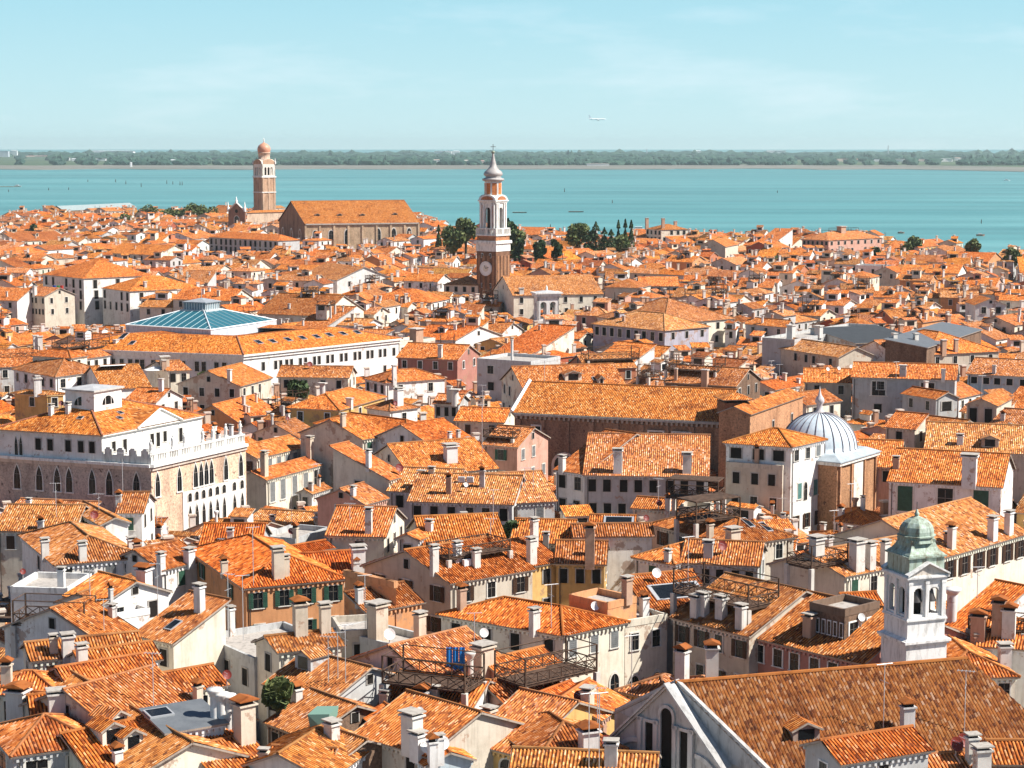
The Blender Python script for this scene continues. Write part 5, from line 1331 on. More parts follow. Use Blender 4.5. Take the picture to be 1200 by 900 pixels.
    h('white house with a pyramid roof and one thick chimney', 15.6, 457, 481, 489, 477, 469, 'h', 'white', '1x1w', '', ex='c,467,474,4,1.6,0,2 r,486,489,.6')
    h('long cream palace wing with tall grey shutters, upper roof', 12.3, 301, 536, 360, 522, 7, 'g', 'cream', '6x1yw1.1h1.9', '', ex='-')
    h('long cream palace wing with tall grey shutters and wall pilasters, lower roof', 10.6, 312, 561.5, 376, 544, 5, 'g', 'cream', '5x1yw1.3h3.0@1.2+5x1a@5.5w1.0h2', '-', ex='c,310,557,5.5,1.2,0,1 c,365,535,5,1.2,0,1')
    h('house with a short roof squeezed beside the white palace corner', 13, 291, 525, 306, 521, 5, 'g', 'cream', '', '', ex='-')
    h('pinkish gabled house behind a decorated parapet', 14.5, 428, 590, 453, 583, 570, 'g', 'pink', '', '1x1y', C=(372, 583), ex='c,420,600,1')
    h('cream house with a glass door, small roof and red dishes', 16.4, 456, 561, 475, 556, 9, 's', 'cream', '1x1n', '1x2n', ex='r,468,556,.9 c,430,560,3,.8,0,2')
    h('pale blue-grey house with a lit gable and stacked chimney', 15.2, 509, 472, 537, 473, 462, 'g', 'grey', '3x1n', '', ex='c,504,486,4,1,0,0 c,551,478,3.6,1.8,2,0 d,564,475,.5')
    h('house with a flat bright roof below the funnel chimney', 14.4, 534, 492, 590, 494, 478, 'g', 'cream', '', '', tile='b')
    h('white stuccoed house with very smooth orange roof beside the green shuttered house', 14, 519, 530, 566, 522, 494, 'g', 'white', '', '', tile='r', ex='c,527,518,1.6,.7 c,537,516,1.6,.7 c,548,522,1,.7')
    h('large house with a wide roof crossed by a thick ridge', 14.4, 482, 556, 582, 548, 517, 'g', 'cream', '', '', ex='c,528,540,3.2,2.0,0,2 a,565,530,7')
    h('small house with a crossed wooden rail under the brick church wall', 15, 567, 520, 606, 523, 500, 'g', 'pink', '', '', ex='t,588,512,5,2.5,1,0,0')
    # round the brick church
    h('whitewashed narrow end of the three storey house before the brick church', 15.6, 651.5, 549.5, 685, 554.5, 506, 'g', 'white', '2x3nw1.2h1.8', '-', ex='c,655,543,2.6,1.0,0,0', near=1)
    h('three storey cream house with a broad speckled roof before the brick church', 15.6, 685.5, 555.5, 829, 558, 509, 'g', 'grey', '8x3nw1.1h1.7', '2x2B', tile='p', ex='c,724,553,4.6,1.4,0,2 c,805,553,3.6,1.4,0,0 c,658,522,1,.6')
    h('pale corner house with a pyramid roof and sunlit side wall before the lead dome', 19, 927, 523, 966, 514.5, 496, 'h', 'white', '3x1yw1.1h1.5@.9+2x1t@5.5w1h2.2+1x1a@5.5w.9h2.6+3x1B@10w.9h2', '3x1nw1.7h1.5@.9', C=(851, 518), tile='b', ex='-')
    h('grey lower block with a wide balcony in front of the pyramid roofed house', 16.3, 851, 541.5, 917, 546, 3.0, 'f', 'beige', '3x2n', '-', ex='c,876,588,2,1.2,1,0 c,873,560,3,.7,1,3')
    h('small roofed shed with lit orange tiles before the three storey house', 13.6, 742, 594, 796, 598, 584, 'g', 'cream', '-', '-', ex='a,758,600,4 r,757,606,.7 c,800,600,2')
    h('yellow walled annex at the edge of the big dark pergola terrace', 15.0, 795, 594, 828, 596, 4, 'f', 'beige', '-', '-', ex='t,812,598,6.5,3.5,1.4,0,1,1')
    h('warehouse-like white stained house with two tall green doors', 15.4, 1042, 562.5, 1173, 570, 529, 'g', 'white', '3x1gw2h3.4@1.2', '-', tile='o', ex='c,1050,548,1.6,1 a,1155,575,4 c,1187,590,6,2.2,0,2')
    h('long low roofed house behind the one with green doors', 15, 1085, 526, 1206, 531, 497, 'g', 'beige', '-', '', tile='p', ex='c,1125,520,1.4,1.1 o,1160,524,2.5')
    h('house with a raised sloping turret roof and bare terrace', 17, 1038, 499, 1072, 502, 485, 's', 'beige', '1x1n', '', ex='-')
    h('low pinkish house between the lead dome and the raised turret roof', 14, 1004, 545, 1052, 547, 516, 'g', 'pink', '2x1n', '', ex='-')
    h('broad house with a long faded roof and a plain grey gable', 15.4, 990, 674, 1104, 652, 612, 'g', 'cream', '5x1g', '-', C=(903, 660), tile='p', ex='c,1004,667,4.6,1.6,0,0 c,1020,666,4,1.1,0,0 c,1037,664,4,1.0,0,0 c,957,650,2.4,1.6 t,958,655,5.5,3.5,1.0,0,1 S,1025,611,2.6,1.4 c,933,628,2 ')
    h('cream house with stained wall and evenly spaced shutters beyond the white bell tower', 15.4, 1104.5, 652, 1204, 624, 596, 'g', 'cream', '6x1Bw1.2h2', '-', tile='p', ex='c,1115,642,3.4,1.0,1,0 c,1163,632,3.6,1.2,0,2 c,1182,626,3.8,1.1,0,2 c,1110,636,1')
    h('house with a smooth orange slope and white side wall near the round white flue', 14.5, 1107, 734, 1142, 742, 686, 's', 'white', '-', '-', tile='r', ex='c,1115,727,4,1.4,2,2 a,1145,700,3')
    h('short house behind the large church, with orange roof and cream wall', 14.5, 1104, 793, 1190, 791, 748, 'h', 'cream', '3x2g', '', ex='c,1177,780,2.4,1.2,0,0 c,1145,757,.8')
    h('house showing only chimneys and a fenced terrace at the picture edge', 15, 1147, 755, 1204, 760, 725, 'g', 'white', '', '', ex='c,1146,748,3,1.5,1,3 c,1170,742,4.4,1.4,1,3 c,1182,745,3.6,1.4,1,0 t,1170,728,5,3,1,0,0')
    h('tiny roof with a hooked mark beside the dark glazed attic', 14.6, 1003, 722, 1040, 720, 697, 's', 'pink', '1x1n', '', tile='r', ex='-')
    h('grey gabled house with a short striped roof in front of the large church', 16.6, 987, 893, 1088, 877, 858, 'g', 'grey', '1x1w+1x1n', '1x1w', C=(944, 872), ex='-')
    h('little house with a striped roof and red dishes below the church slope', 14.4, 1068, 911, 1150, 905, 884, 'g', 'cream', '', '', ex='r,1120,886,.9 r,1128,880,.9 c,1139,893,2.6,1.0,0,0 c,1165,893,2.6,1.3,0,0')
    h('small house at the edge beside the large church eaves', 14.6, 1168, 893, 1215, 893, 868, 'g', 'brown', '', '', ex='-')
    # bottom centre
    h('house with a hipped striped roof just outside the church front', 13.6, 632, 888, 730, 876, 841, 'h', 'cream', '', '', tile='o', ex='a,700,880,5 c,730,888,2.4,1.6,1,2 r,725,870,.7')
    h('striped tile roof with a pale gutter along the bottom edge', 14, 600, 905, 765, 912, 880, 'g', 'white', '-', '-', ex='c,716,895,2,1.1,0,0 a,690,905,6 a,702,905,6')
    h('small cream gabled house with a red dish beside the church front', 13.8, 703, 842, 733, 820, 807, 'g', 'pink', '1x1n', '1x1n', ex='r,682,840,.8 c,707,845,2.4,1.2,0,1')
    h('smooth roofed house leaning behind the small cream gabled house', 13.8, 655, 842, 702, 823, 808, 'g', 'cream', '-', '-', tile='r', ex='-')
    h('house carrying a dark crowded wooden roof terrace', 13.8, 600, 830, 668, 814, 792, 'g', 'pink', '', '', ex='t,640,800,8,4,1.6,0,1')
    h('low pinkish gabled house under the terrace with iron rails', 14, 598, 800, 664, 784, 766, 'g', 'pink', '-', '-', ex='-')
    h('yellow house with a hipped weathered roof between the arched wing and church', 12.5, 726, 808, 784, 820, 792, 'h', 'yellow', '3x1n', '2x1n', tile='p', ex='c,799,812,6,1.2,1,0 a,740,810,5')
    h('short roof with a brick-capped chimney behind the church front', 12.5, 800, 812, 852, 812, 794, 'h', 'beige', '-', '-', tile='p', ex='c,834,800,5,1.3,1,0')
    h('house with a broad old roof and a pale blue boarded gable', 14, 419, 858, 500, 884, 822, 'g', 'beige', '2x1n', '-', ex='d,492,846,.5 c,457,880,4,1.6,0,0 c,472,884,2,1.2,0,2')
    h('pale blue boarded gable end with satellite dishes before it', 13.6, 500, 895, 552, 888, 14, 'x', 'pale blue', '-', '-', ex='d,500,888,.9 d,518,884,.9 c,514,892,2 c,530,897,2 ')
    h('small cream gabled house with striped roof and one side window', 15.4, 327, 763, 400, 755, 744, 'g', 'cream', '-', '1x1n', C=(300, 751), ex='c,352,742,4.2,1.4,1,1 c,381,740,3.6,1.1,0,1')
    h('house with a brown mottled roof, a dormer and many aerials', 14.2, 312, 800, 386, 820, 772, 'g', 'grey', '4x1n', '', tile='m', ex='o,355,785,2 a,385,800,4 a,396,795,4 a,405,800,5')
    h('low house with a crumbling roof and a green canvas hood', 13, 314, 845, 362, 864, 817, 'g', 'brown', '3x1n', '', tile='m', ex='c,340,822,.9,1')
    h('short patched roof around a white chimney in a sunken yard', 13.2, 342, 876, 392, 894, 858, 'g', 'brown', '-', '-', tile='m', ex='c,389,872,2.2,1.2,0,0')
    h('white gable end with smooth orange roof at the bottom edge', 13.4, 382, 912, 436, 874, 864, 'g', 'white', '-', '-', ex='-')
    h('long roof strip at the bottom between two white gables', 13, 312, 905, 380, 908, 876, 'g', 'beige', '', '', ex='c,309,890,2')
    h('house with a delicate wooden roof terrace and slender posts', 13.8, 446, 826, 545, 838, 792, 'g', 'white', '-', '-', ex='t,508,812,7.5,4,1.9,0,1 c,473,833,2.2,1.2 c,443,815,1.2 c,510,829,2,.7,0,1')
    h('broad speckled roofed house with a clean white gable edge', 14, 516, 806, 602, 783, 746, 'g', 'white', '-', '', tile='p', ex='c,566,792,4,1.8,0,1 c,579,795,3,.8,2,0 d,567,753,.7 a,556,770,4')
    h('ochre house with dark arches under a wide roof', 13, 549, 868, 612, 884, 815, 'g', 'yellow', '2x1aw1.8h2', '-', ex='c,573,862,3,1.1,0,1')
    h('flat roofed pale block with two dark red windows and an iron rail', 14.4, 472, 759, 516, 748, 10, 'f', 'grey', '2x1b', '-', ex='c,506,744,4,1.1,0,1 c,443,748,5,1.8,0,1 d,464,760,.9')
    h('shaded boxy house with a blue door and tall aerials', 15, 400, 740, 452, 737, 6, 'f', 'beige', '1x1nw1.4h2.4', '-', ex='a,428,735,5 c,440,735,3,1.8,0,1')
    h('grey walled house with a deep roof terrace under a slim aerial', 13.8, 235, 744, 298, 772, 9, 'f', 'grey', '3x1n', '-', ex='c,252,722,3 a,268,745,6 a,285,735,6')
    h('low house with cream wall and wide striped roof at the bottom edge', 13.4, 256, 912, 320, 896, 868, 'g', 'beige', '', '', ex='c,287,868,4.5,1.6,1,1')
    h('narrow striped roof with lead flashing above the pyramid roof', 14.2, 20, 836, 44, 838, 812, 'g', 'white', '', '', ex='c,8,828,3,1.8,1,0')
    # middle band, towards the lagoon
    h('tall pale palace with three rows of windows, flags over its middle bay', 20, 50, 321, 98, 326, 303, 'h', 'white', '6x3nw1.3h2.6@1.2', '3x3nw1.3h2.6@1.2', tile='b', ex='-')
    h('pale palace with a balcony and hipped roof in the row of waterside palaces', 17, 120, 337, 152, 341, 323, 'h', 'white', '5x2nw1.2h2.4@1', '3x2nw1.2h2.4', tile='b', ex='c,170,336,2,1.2')
    h('small white house with square windows at the end of the palace row', 15, 165, 349, 192, 352, 342, 'h', 'white', '4x1n', '2x1n', tile='b', ex='-')
    h('beige house with many small windows beside the tall pale palace', 16, 21, 344.5, 52, 347, 336, 'g', 'beige', '8x2n', '', ex='c,15,345,4,1.4,0,0')
    h('white house with a round flue at the edge beside the beige house', 15, -16, 351, 20, 352, 337, 'g', 'white', '', '')
    h('white house with dentil cornice and a low hipped roof', 17, 65, 441, 120, 434, 425, 'h', 'white', '3x1tw1.2', '5x1n', C=(16, 432), ex='-')
    h('cream attic storey with its own pyramid roof over the white house', 19.6, 83, 419, 102, 416, 408, 'h', 'cream', '1x1g', '1x1nw3', C=(38, 416), ex='-')
    h('ochre house with lit orange roof near the white house with dentils', 16, 55, 462, 74, 461, 449, 'h', 'yellow', '1x1n', '1x1n', C=(17, 460), ex='c,16,470,4,1.6,0,4 c,24,474,5,.9')
    h('red-fronted house with a small terrace and white parasol', 16.5, 197, 434, 222, 433, 424, 'g', 'cream', '2x1n', '-', C=(172, 430), ex='c,193,428,2.4,2,0,1 c,158,436,2.4,1,0,3 c,165,440,2,1,0,3')
    h('broad roof with a grey glazed panel above the lantern room', 15.2, 122, 456, 176, 453, 428, 'g', 'white', '-', '-', ex='S,130,431,5,3')
    h('small house with a sunlit tile roof beside the parasol terrace', 16, 147, 469, 182, 471, 455, 'g', 'white', '', '', ex='c,189,458,3,.9,0,2')
    h('house with a dark wooden roof terrace before the orange courtyard roof', 17, 98, 420, 146, 413, 402, 'g', 'white', '5x1n', '-', ex='t,104,404,8,4.5,1.5,0,1 t,83,406,7,4,2,0,0 c,136,410,3,1.2,0,0')
    h('house crowned with white chimneys before the orange courtyard roof', 15.5, -4, 430, 60, 427, 409, 'g', 'grey', '', '', ex='t,18,412,9,5,1.2,0,1 c,42,408,4,1.2,0,0 c,47,409,4,1.2,0,0 c,56,410,3,1,0,0')
    h('white house with a shaded corner terrace and long chimney', 16, 452, 448, 521, 443, 433, 'h', 'white', '2x1G', '3x1n', ex='c,438,450,5,.9,0,2')
    h('blank grey wall house with two dark square windows', 18, 559, 420, 622, 424, 12, 'f', 'grey', '2x2nw1.4', '-', ex='c,600,420,6,.5,0,2')
    h('dark red house with pale framed windows by the grey blank wall', 16, 466, 418, 536, 421, 403, 'g', 'rose', '4x1w', '2x1w', ex='c,523,430,4,1,0,0')
    h('cream house with a parapet roof touching the courtyard palace', 16.5, 468, 401, 510, 396, 6, 'f', 'cream', '6x1nw1h.8', '-', ex='c,520,396,4,3,0,3')
    h('house with low tile roof in front of the courtyard palace wall', 14, 326, 441, 408, 442, 429, 'g', 'cream', '', '2x1n', ex='c,340,426,2.4,1 r,363,432,.9')
    h('grey gabled house below the courtyard palace corner', 14.6, 281, 452, 318, 442, 430, 'g', 'beige', '', '', ex='c,282,460,3,1,0,0')
    h('house with a lopsided dormer directly behind the brick church ridge', 19, 615, 456, 733, 452, 428, 'g', 'cream', '-', '', ex='o,672,446,3 o,705,452,.8 s,697,444 a,638,450,4')
    h('lilac grey house with a row of tall shuttered windows', 17, 695, 379, 779, 387, 366, 'h', 'lilac', '9x1yw1.3h2', '3x1n', tile='p', ex='o,723,372,2 c,731,376,1.4')
    h('tall hipped roof rising behind the lilac grey house', 17.6, 700, 371, 778, 379, 345, 'h', 'cream', '-', '', tile='m', ex='o,742,362,3 c,765,352,1')
    h('house with a very crowded dark roof terrace behind the brick church', 16.5, 780, 447, 862, 452, 430, 'g', 'brown', '', '', ex='t,815,432,10,5,2,0,1 c,826,450,4,1.4,0,3 c,792,445,3,.7,0,3')
    h('house with a wooden frame terrace set over the speckled roofs', 15.5, 688, 432, 745, 430, 415, 'g', 'terracotta', '', '', ex='t,715,420,11,4.5,1.5,0,1')
    h('grey rendered house with twin dark shuttered bays', 18, 999, 441, 1119, 444.5, 426, 'g', 'grey', '2x1nw1.3+2x1B@.8w2.4h2.6+2x1n@5w1.4', '-', ex='c,1058,440,2.6,1.4,0,4 c,1125,440,2.4,.8,0,0 a,1024,445,3')
    h('cream shaded house with long roof and four dark windows', 16, 905, 406, 983, 418, 401, 'g', 'beige', '1x1n+4x1ng', '-', tile='p', ex='a,928,400,4')
    h('house with dishes on its roof edge next to the grey rendered house', 16, 943, 447, 998, 448, 432, 'g', 'beige', '2x1n', '', ex='d,970,438,.6 d,983,437,.6 d,1031,436,.8')
    h('white terrace house with a grey gable below the dark metal roof', 16.5, 1046, 413, 1083, 411, 398, 'g', 'white', '4x1y', '-', C=(1005, 408), ex='c,1048,405,4,1.2,0,0 c,1073,405,4,1.2,0,0')
    h('low modern hall under a dark grey metal roof', 17, 1003, 402, 1082, 398, 18, 's', 'grey', '-', '-', ex='-', rmat='sheet', sl=.1)
    h('brown clad block with a ribbed grey metal roof', 18, 1086, 407, 1150, 386, 9, 's', 'brown', '-', '-', ex='-', rmat='lead', sl=.15)
    h('pale concrete rooftop block beside the dark metal roof', 18, 931, 398, 1030, 381, 8, 'f', 'grey', '-', '-', ex='c,927,395,4,2,0,4 c,952,395,3,2,0,4')
    h('long whitish house with dark red windows at the picture edge', 15.6, 1134, 437, 1206, 441, 421, 'g', 'pale blue', '5x1bw2h1.3', '-', tile='p', ex='c,1130,440,2 a,1170,430,4')
    h('big fan shaped roof before the long whitish house', 16, 1088, 415, 1170, 411, 383, 'h', 'beige', '', '', tile='b', ex='c,1124,418,4.5,1.3,0,3 c,1120,412,4,1,0,3')
    h('grey gabled house with a single black window under its peak', 16, 1097, 467, 1122, 465, 9, 'x', 'grey', '1x1nw2.2h1.6@.9', '', ex='c,1085,454,2')
    h('grey gabled house with a wide garage-like opening', 15.6, 1133, 473, 1168, 475, 12, 'x', 'beige', '2x1nw2.2h3@1.2', '', ex='a,1145,470,4')
    h('white small gabled house with round vent at the edge of the terraces', 14.4, 1120, 505, 1148, 500, 8, 'x', 'white', '1x1n', '', ex='-')
    h('sunlit small cream house behind the brick transept', 15, 945, 474, 985, 469, 459, 'g', 'cream', '2x1n', '', ex='-')
    h('rust red house under a plain roof beside a pink gable', 16, 1048, 375, 1080, 374, 363, 'g', 'terracotta', '2x1n', '1x1n', ex='c,1070,366,4,1,0,3')
    h('white gable with one round and two square windows', 16.5, 1143, 357, 1179, 357, 12, 'x', 'white', '2x1nw1.3h1.8@2', '', ex='-')
    h('cream church-like block with a pale tall gable edge', 18, 602, 346, 706, 344, 321, 'g', 'cream', '', '', tile='m', ex='c,611,344,2,1.5')
    h('square beige block with a pyramid roof behind the lilac grey house', 17, 709, 336, 749, 337, 13, 'h', 'beige', '-', '-', ex='-')
    h('white-blue low house with dark doors behind the lilac grey house', 16, 750, 335, 795, 335, 324, 'g', 'pale blue', '5x1nw1h1.6', '', ex='-')
    h('brown brick block with one blank lit side amid far roofs', 19, 850, 289, 865, 286, 280, 'g', 'beige', '-', '-', C=(821, 287), ex='-')
    h('cream waterside villa with three tall chimneys and a hipped roof', 19, 775, 269, 806, 268.5, 261, 'h', 'cream', '4x2nw1.4h2', '4x2nw1.4h2', C=(757, 268), ex='c,758,268,9,1.8,0,3 c,777,267,8,1.8,0,3 c,798,265,6,1.8,0,3')
    h('pinkish waterside building with railed terraces on its long roof', 19, 971, 281.5, 1033, 278.5, 271, 'h', 'pink', '8x2nw1.4h1.6', '6x2nw1.4', C=(940, 280), ex='t,957,271,14,6,1,0,1 t,997,269,14,6,2,0,1 c,986,272,4,4,0,3')
    h('pale long palace with two close rows of tall windows before the great hall', 19, 245, 277.5, 326, 282, 12, 'h', 'grey', '14x2nw1.6h2.6@1.2', '', ex='c,260,272,3,1.5')
    h('cream house with dark small windows at the foot of the clock tower', 17, 520, 333, 560, 334, 12, 'h', 'cream', '4x2n', '3x1n', ex='c,555,325,2')
    h('pinkish square house near the trees beside the clock tower', 17, 536, 292, 560, 290, 12, 'h', 'pink', '3x1n', '3x1n', ex='c,545,285,2')
    h('white waterside house with a tiny square bell turret', 16, 8, 277, 34, 279, 14, 'g', 'white', '4x2n', '', ex='-')
    h('narrow white gabled campanile-like house with arched openings', 18, 128, 261, 138.5, 261, 5, 'x', 'white', '3x1aw1.2h2.8@1', '', ex='-')
    h('grey-roofed shed with pale green sheet roof on the lagoon edge', 14, 75, 247, 160, 243, 237, 'g', 'brick', '-', '-', C=(59, 246), ex='-', rmat='lead', sl=.3, cat='boat shed', name='boat_shed')
    h('long brown mottled roof house near the lagoon side park', 16, 20, 283, 80, 280, 272, 'g', 'cream', '', '', tile='d')
    h('long house with a clean lit roof amid the far roofs behind the palaces', 16, 125, 296, 185, 299, 286, 'g', 'cream', '', '', tile='b')
    h('house with two white tall gables among far roofs by the great hall', 16, 352, 322, 395, 328, 310, 'g', 'white', '3x1n', '2x1n')
    h('wide orange roofed house in front of the courtyard glass roof', 17, 203, 350, 270, 352, 338, 'g', 'cream', '', '', tile='b')
    h('wide old tiled house behind the courtyard palace', 17, 302, 367, 378, 370, 345, 'g', 'cream', '-', '', tile='d')
    h('large tiled house between the courtyard palace and clock tower', 16.5, 429, 352, 505, 354, 338, 'h', 'white', '5x1n', '', ex='-')
    h('grey stepped gable house by the foot of the clock tower', 16, 505, 368, 545, 368, 10, 'x', 'grey', '2x1n', '')
# ---------------------------------------------------------------- assembly
def overlap(a, b):
    for P_, Q in ((a, b), (b, a)):
        for i in range(len(P_)):
            e = P_[(i + 1) % len(P_)] - P_[i]; n = Vector((e.y, -e.x))
            p = [n.dot(v) for v in P_]; q = [n.dot(v) for v in Q]
            if max(p) <= min(q) or max(q) <= min(p): return False
    return True
def shrink(q, k):
    c = sum(q, Vector((0, 0))) / len(q); return [c + (p - c) * k for p in q]
def bbox(q): return min(p.x for p in q), max(p.x for p in q), min(p.y for p in q), max(p.y for p in q)

COAST = [(-200, 242), (30, 244), (58, 238), (165, 238), (180, 246), (300, 244), (490, 250), (520, 262), (620, 268), (800, 271), (870, 271), (930, 272), (1040, 272), (1060, 284), (1120, 286), (1150, 292), (1400, 304)]
def coast_D(px):
    for (x0, y0), (x1, y1) in zip(COAST, COAST[1:]):
        if x0 <= px <= x1: y = y0 + (y1 - y0) * (px - x0) / (x1 - x0); return F * (60 - 15.5) / (y - 173)
    return 800
PARKS = [((150, 246), (262, 250)), ((536, 268), (560, 272)), ((600, 272), (640, 274)), ((662, 278), (745, 282)), ((590, 272), (606, 276))]

CLEAR = [(0, 180, 592, 262), (175, 292, 612, 256), (285, 467, 438, 400), (140, 286, 432, 400), (322, 494, 290, 930), (553, 602, 350, 616), (601, 662, 556, 312), (650, 832, 606, 262), (849, 968, 612, 268),
         (966, 1030, 590, 272), (48, 152, 388, 605), (20, 52, 372, 600), (118, 206, 378, 560), (290, 380, 606, 293), (222, 405, 738, 196), (1040, 1200, 600, 250), (998, 1120, 488, 358), (694, 780, 396, 480), (244, 331, 297, 900),
         (426, 530, 742, 198), (524, 622, 704, 204), (655, 784, 795, 178), (788, 882, 802, 176), (878, 1014, 792, 172), (1100, 1200, 682, 212), (756, 808, 284, 980), (938, 1035, 291, 900), (294, 326, 246, 1195), (262, 292, 262, 1160), (618, 664, 386, 522),
         (335, 430, 505, 325), (424, 520, 540, 262), (348, 426, 545, 262), (840, 942, 515, 300), (700, 750, 282, 860), (660, 700, 284, 840)]
def make_fill():
    rr = random.Random(21)
    blk = [(bbox(q), q) for q in BLOCK] + [(bbox(h['q']), shrink(h['q'], .96)) for h in HOUSES]
    def hits(q):
        x0, x1, y0, y1 = bbox(q)
        for (a, b, c, d), o in blk:
            if a > x1 or b < x0 or c > y1 or d < y0: continue
            if overlap(q, o): return True
        return False
    th = math.radians(-27); cs, sn = math.cos(th), math.sin(th)
    def warp(u, v):
        x = u * cs - v * sn; y = u * sn + v * cs
        return Vector((x + 16 * math.sin(y / 78 + 1) + 5 * math.sin((x + y) / 33), y + 14 * math.sin(x / 62 + 2) + 5 * math.sin((x - y) / 37 + 1)))
    cells = []
    def vis(p, m=230):
        if p.y < 118: return False
        x, y = proj((p.x, p.y, 15)); return -m < x < 1200 + m and y < 990
    def rec(u0, v0, u1, v1, lvl):
        w, h = u1 - u0, v1 - v0
        c = warp((u0 + u1) / 2, (v0 + v1) / 2)
        big = max(w, h)
        if c.y < 90 - big or c.y > 1560 + big: return
        if abs(c.x) > .33 * max(c.y, 60) + 60 + big: return
        lim = 11 if c.y < 330 else (11.5 if c.y < 700 else 14)
        lim *= rr.uniform(.8, 1.35)
        q = [warp(u0, v0), warp(u1, v0), warp(u1, v1), warp(u0, v1)]
        if max(w, h) <= lim:
            if hits(shrink(q, .94)):
                if max(w, h) > 5.5:
                    pass
                else: return
            else:
                cells.append(q); return
        k = rr.uniform(.38, .62); st = 0
        if big > 130: st = 1.6
        elif big > 48: st = 1.0
        elif big > 30: st = .35 if rr.random() < .4 else 0
        if w > h: m = u0 + w * k; rec(u0, v0, m - st, v1, lvl + 1); rec(m + st, v0, u1, v1, lvl + 1)
        else: m = v0 + h * k; rec(u0, v0, u1, m - st, lvl + 1); rec(u0, m + st, u1, v1, lvl + 1)
    rec(-900, -400, 900, 1800, 0)
    out = []
    for q in cells:
        c = sum(q, Vector((0, 0))) / 4
        if not vis(c): continue
        px, py = proj((c.x, c.y, 14))
        if c.y > coast_D(px) - 6: continue
        if any(a[0] <= px <= b[0] and a[1] - 6 <= py <= b[1] for a, b in PARKS): continue
        # start from the corner nearest the camera, counter-clockwise
        if (q[1] - q[0]).cross(q[2] - q[0]) < 0 if False else ((q[1].x - q[0].x) * (q[2].y - q[0].y) - (q[1].y - q[0].y) * (q[2].x - q[0].x)) < 0: q = q[::-1]
        i = min(range(4), key=lambda k: (q[k].y + q[(k + 1) % 4].y)); q = q[i:] + q[:i]
        D = c.y; small = min((q[1] - q[0]).length, (q[3] - q[0]).length) < 6
        z = rr.uniform(6.5, 10.4) if D < 300 else (rr.uniform(8.2, 12.4) if D < 480 else rr.uniform(8, 17))
        if small: z -= 1.5
        w = rr.choices(['white', 'cream', 'beige', 'grey', 'yellow', 'orange', 'pink', 'red', 'terracotta'], [36, 22, 12, 9, 4, 3, 7, 3, 4])[0]
        typ = rr.choices(['g', 'x', 'h', 's', 'f'], [46, 22, 18, 8 if D < 500 else 3, 4 if D < 500 else 1.5])[0]
        if typ in 'gx':
            lo = (q[1] - q[0]).length >= (q[3] - q[0]).length; typ = 'g' if lo ^ (rr.random() < .15) else 'x'
        xs = [proj((*p, z))[0] for p in q]; lo, hi = min(xs), max(xs); zm = 99; dn = min(p.y for p in q)
        wdt = min((q[1] - q[0]).length, (q[3] - q[0]).length) * .22
        for x0, x1, yb, Dl in CLEAR:
            if hi > x0 and lo < x1 and D < Dl: zm = min(zm, 60 - (yb - 173) * (D + 3) / F - (wdt if typ != 'f' else .3))
        if z > zm:
            z = zm
            if z < 3: continue
        out.append(dict(label='', z=z, q=q, typ=typ, wall=w, win='', side='', tile=rr.choices('obdprm', [34, 16, 8, 16, 12, 14])[0], ex='', name='house', cat='house', sl=rr.uniform(.34, .46), mat=None, rmat='tile', traced=False, land=None))
    return out

def visibility(recs):
    """how many rays of a grid over the frame each record catches"""
    vs, fs, ids = [], [], []
    def add(pts, k): i = len(vs); vs.extend([Vector(p) for p in pts]); fs.append(tuple(range(i, i + len(pts)))); ids.append(k)
    for k, r in enumerate(recs):
        q, z = r['q'], r['z']
        for i in range(4): a, c = q[i], q[(i + 1) % 4]; add([(*a, 0), (*c, 0), (*c, z), (*a, z)], k)
        for pl in roof_geo(q, z, r['typ'], r['sl'])[0]: add(pl, k)
    for q in BLOCK:
        for i in range(4): a, c = q[i], q[(i + 1) % 4]; add([(*a, 0), (*c, 0), (*c, 17.5), (*a, 17.5)], -1)
        add([(*p, 17.5) for p in q], -1)
    t = BVHTree.FromPolygons(vs, fs); cnt = {}
    for py in range(232, 900, 3):
        for px in range(0, 1200, 3):
            h = t.ray_cast(CAM, ray(px, py).normalized(), 3000)
            if h[2] is not None: k = ids[h[2]]; cnt[k] = cnt.get(k, 0) + 1
    return cnt

ORD = 'first second third fourth fifth sixth seventh eighth ninth tenth eleventh twelfth thirteenth fourteenth fifteenth sixteenth seventeenth eighteenth nineteenth twentieth'.split()
def ordinal(n):
    if n < 20: return ORD[n]
    tens = ['twenty', 'thirty', 'forty', 'fifty', 'sixty', 'seventy', 'eighty', 'ninety'][(n + 1) // 10 - 2]
    return tens + '-' + ORD[(n + 1) % 10 - 1] if (n + 1) % 10 else tens[:-1] + 'ieth'
LM = [('the clock tower', (-5.7, 620)), ('the domed brick tower', (-151, 1200)), ('the white bell tower', (34, 165)), ('the lead dome', (44, 282)), ('the stone church front', (12.6, 147.6)),
      ('the gothic palace', (-55, 270)), ('the glass pyramid roof', (-65, 435)), ('the dark brick church', (18, 315)), ('the great brick hall', (-80, 960)), ('the twin-arched bell gable', (9, 520)),
      ('the waterside villa', (80, 980)), ('the dark metal roof', (65, 425)), ('the railed pink waterside building', (150, 930)), ('the green-doored house', (75, 265)), ('the orange shuttered house', (-20, 200)), ('the tall flagged palace', (-145, 620))]
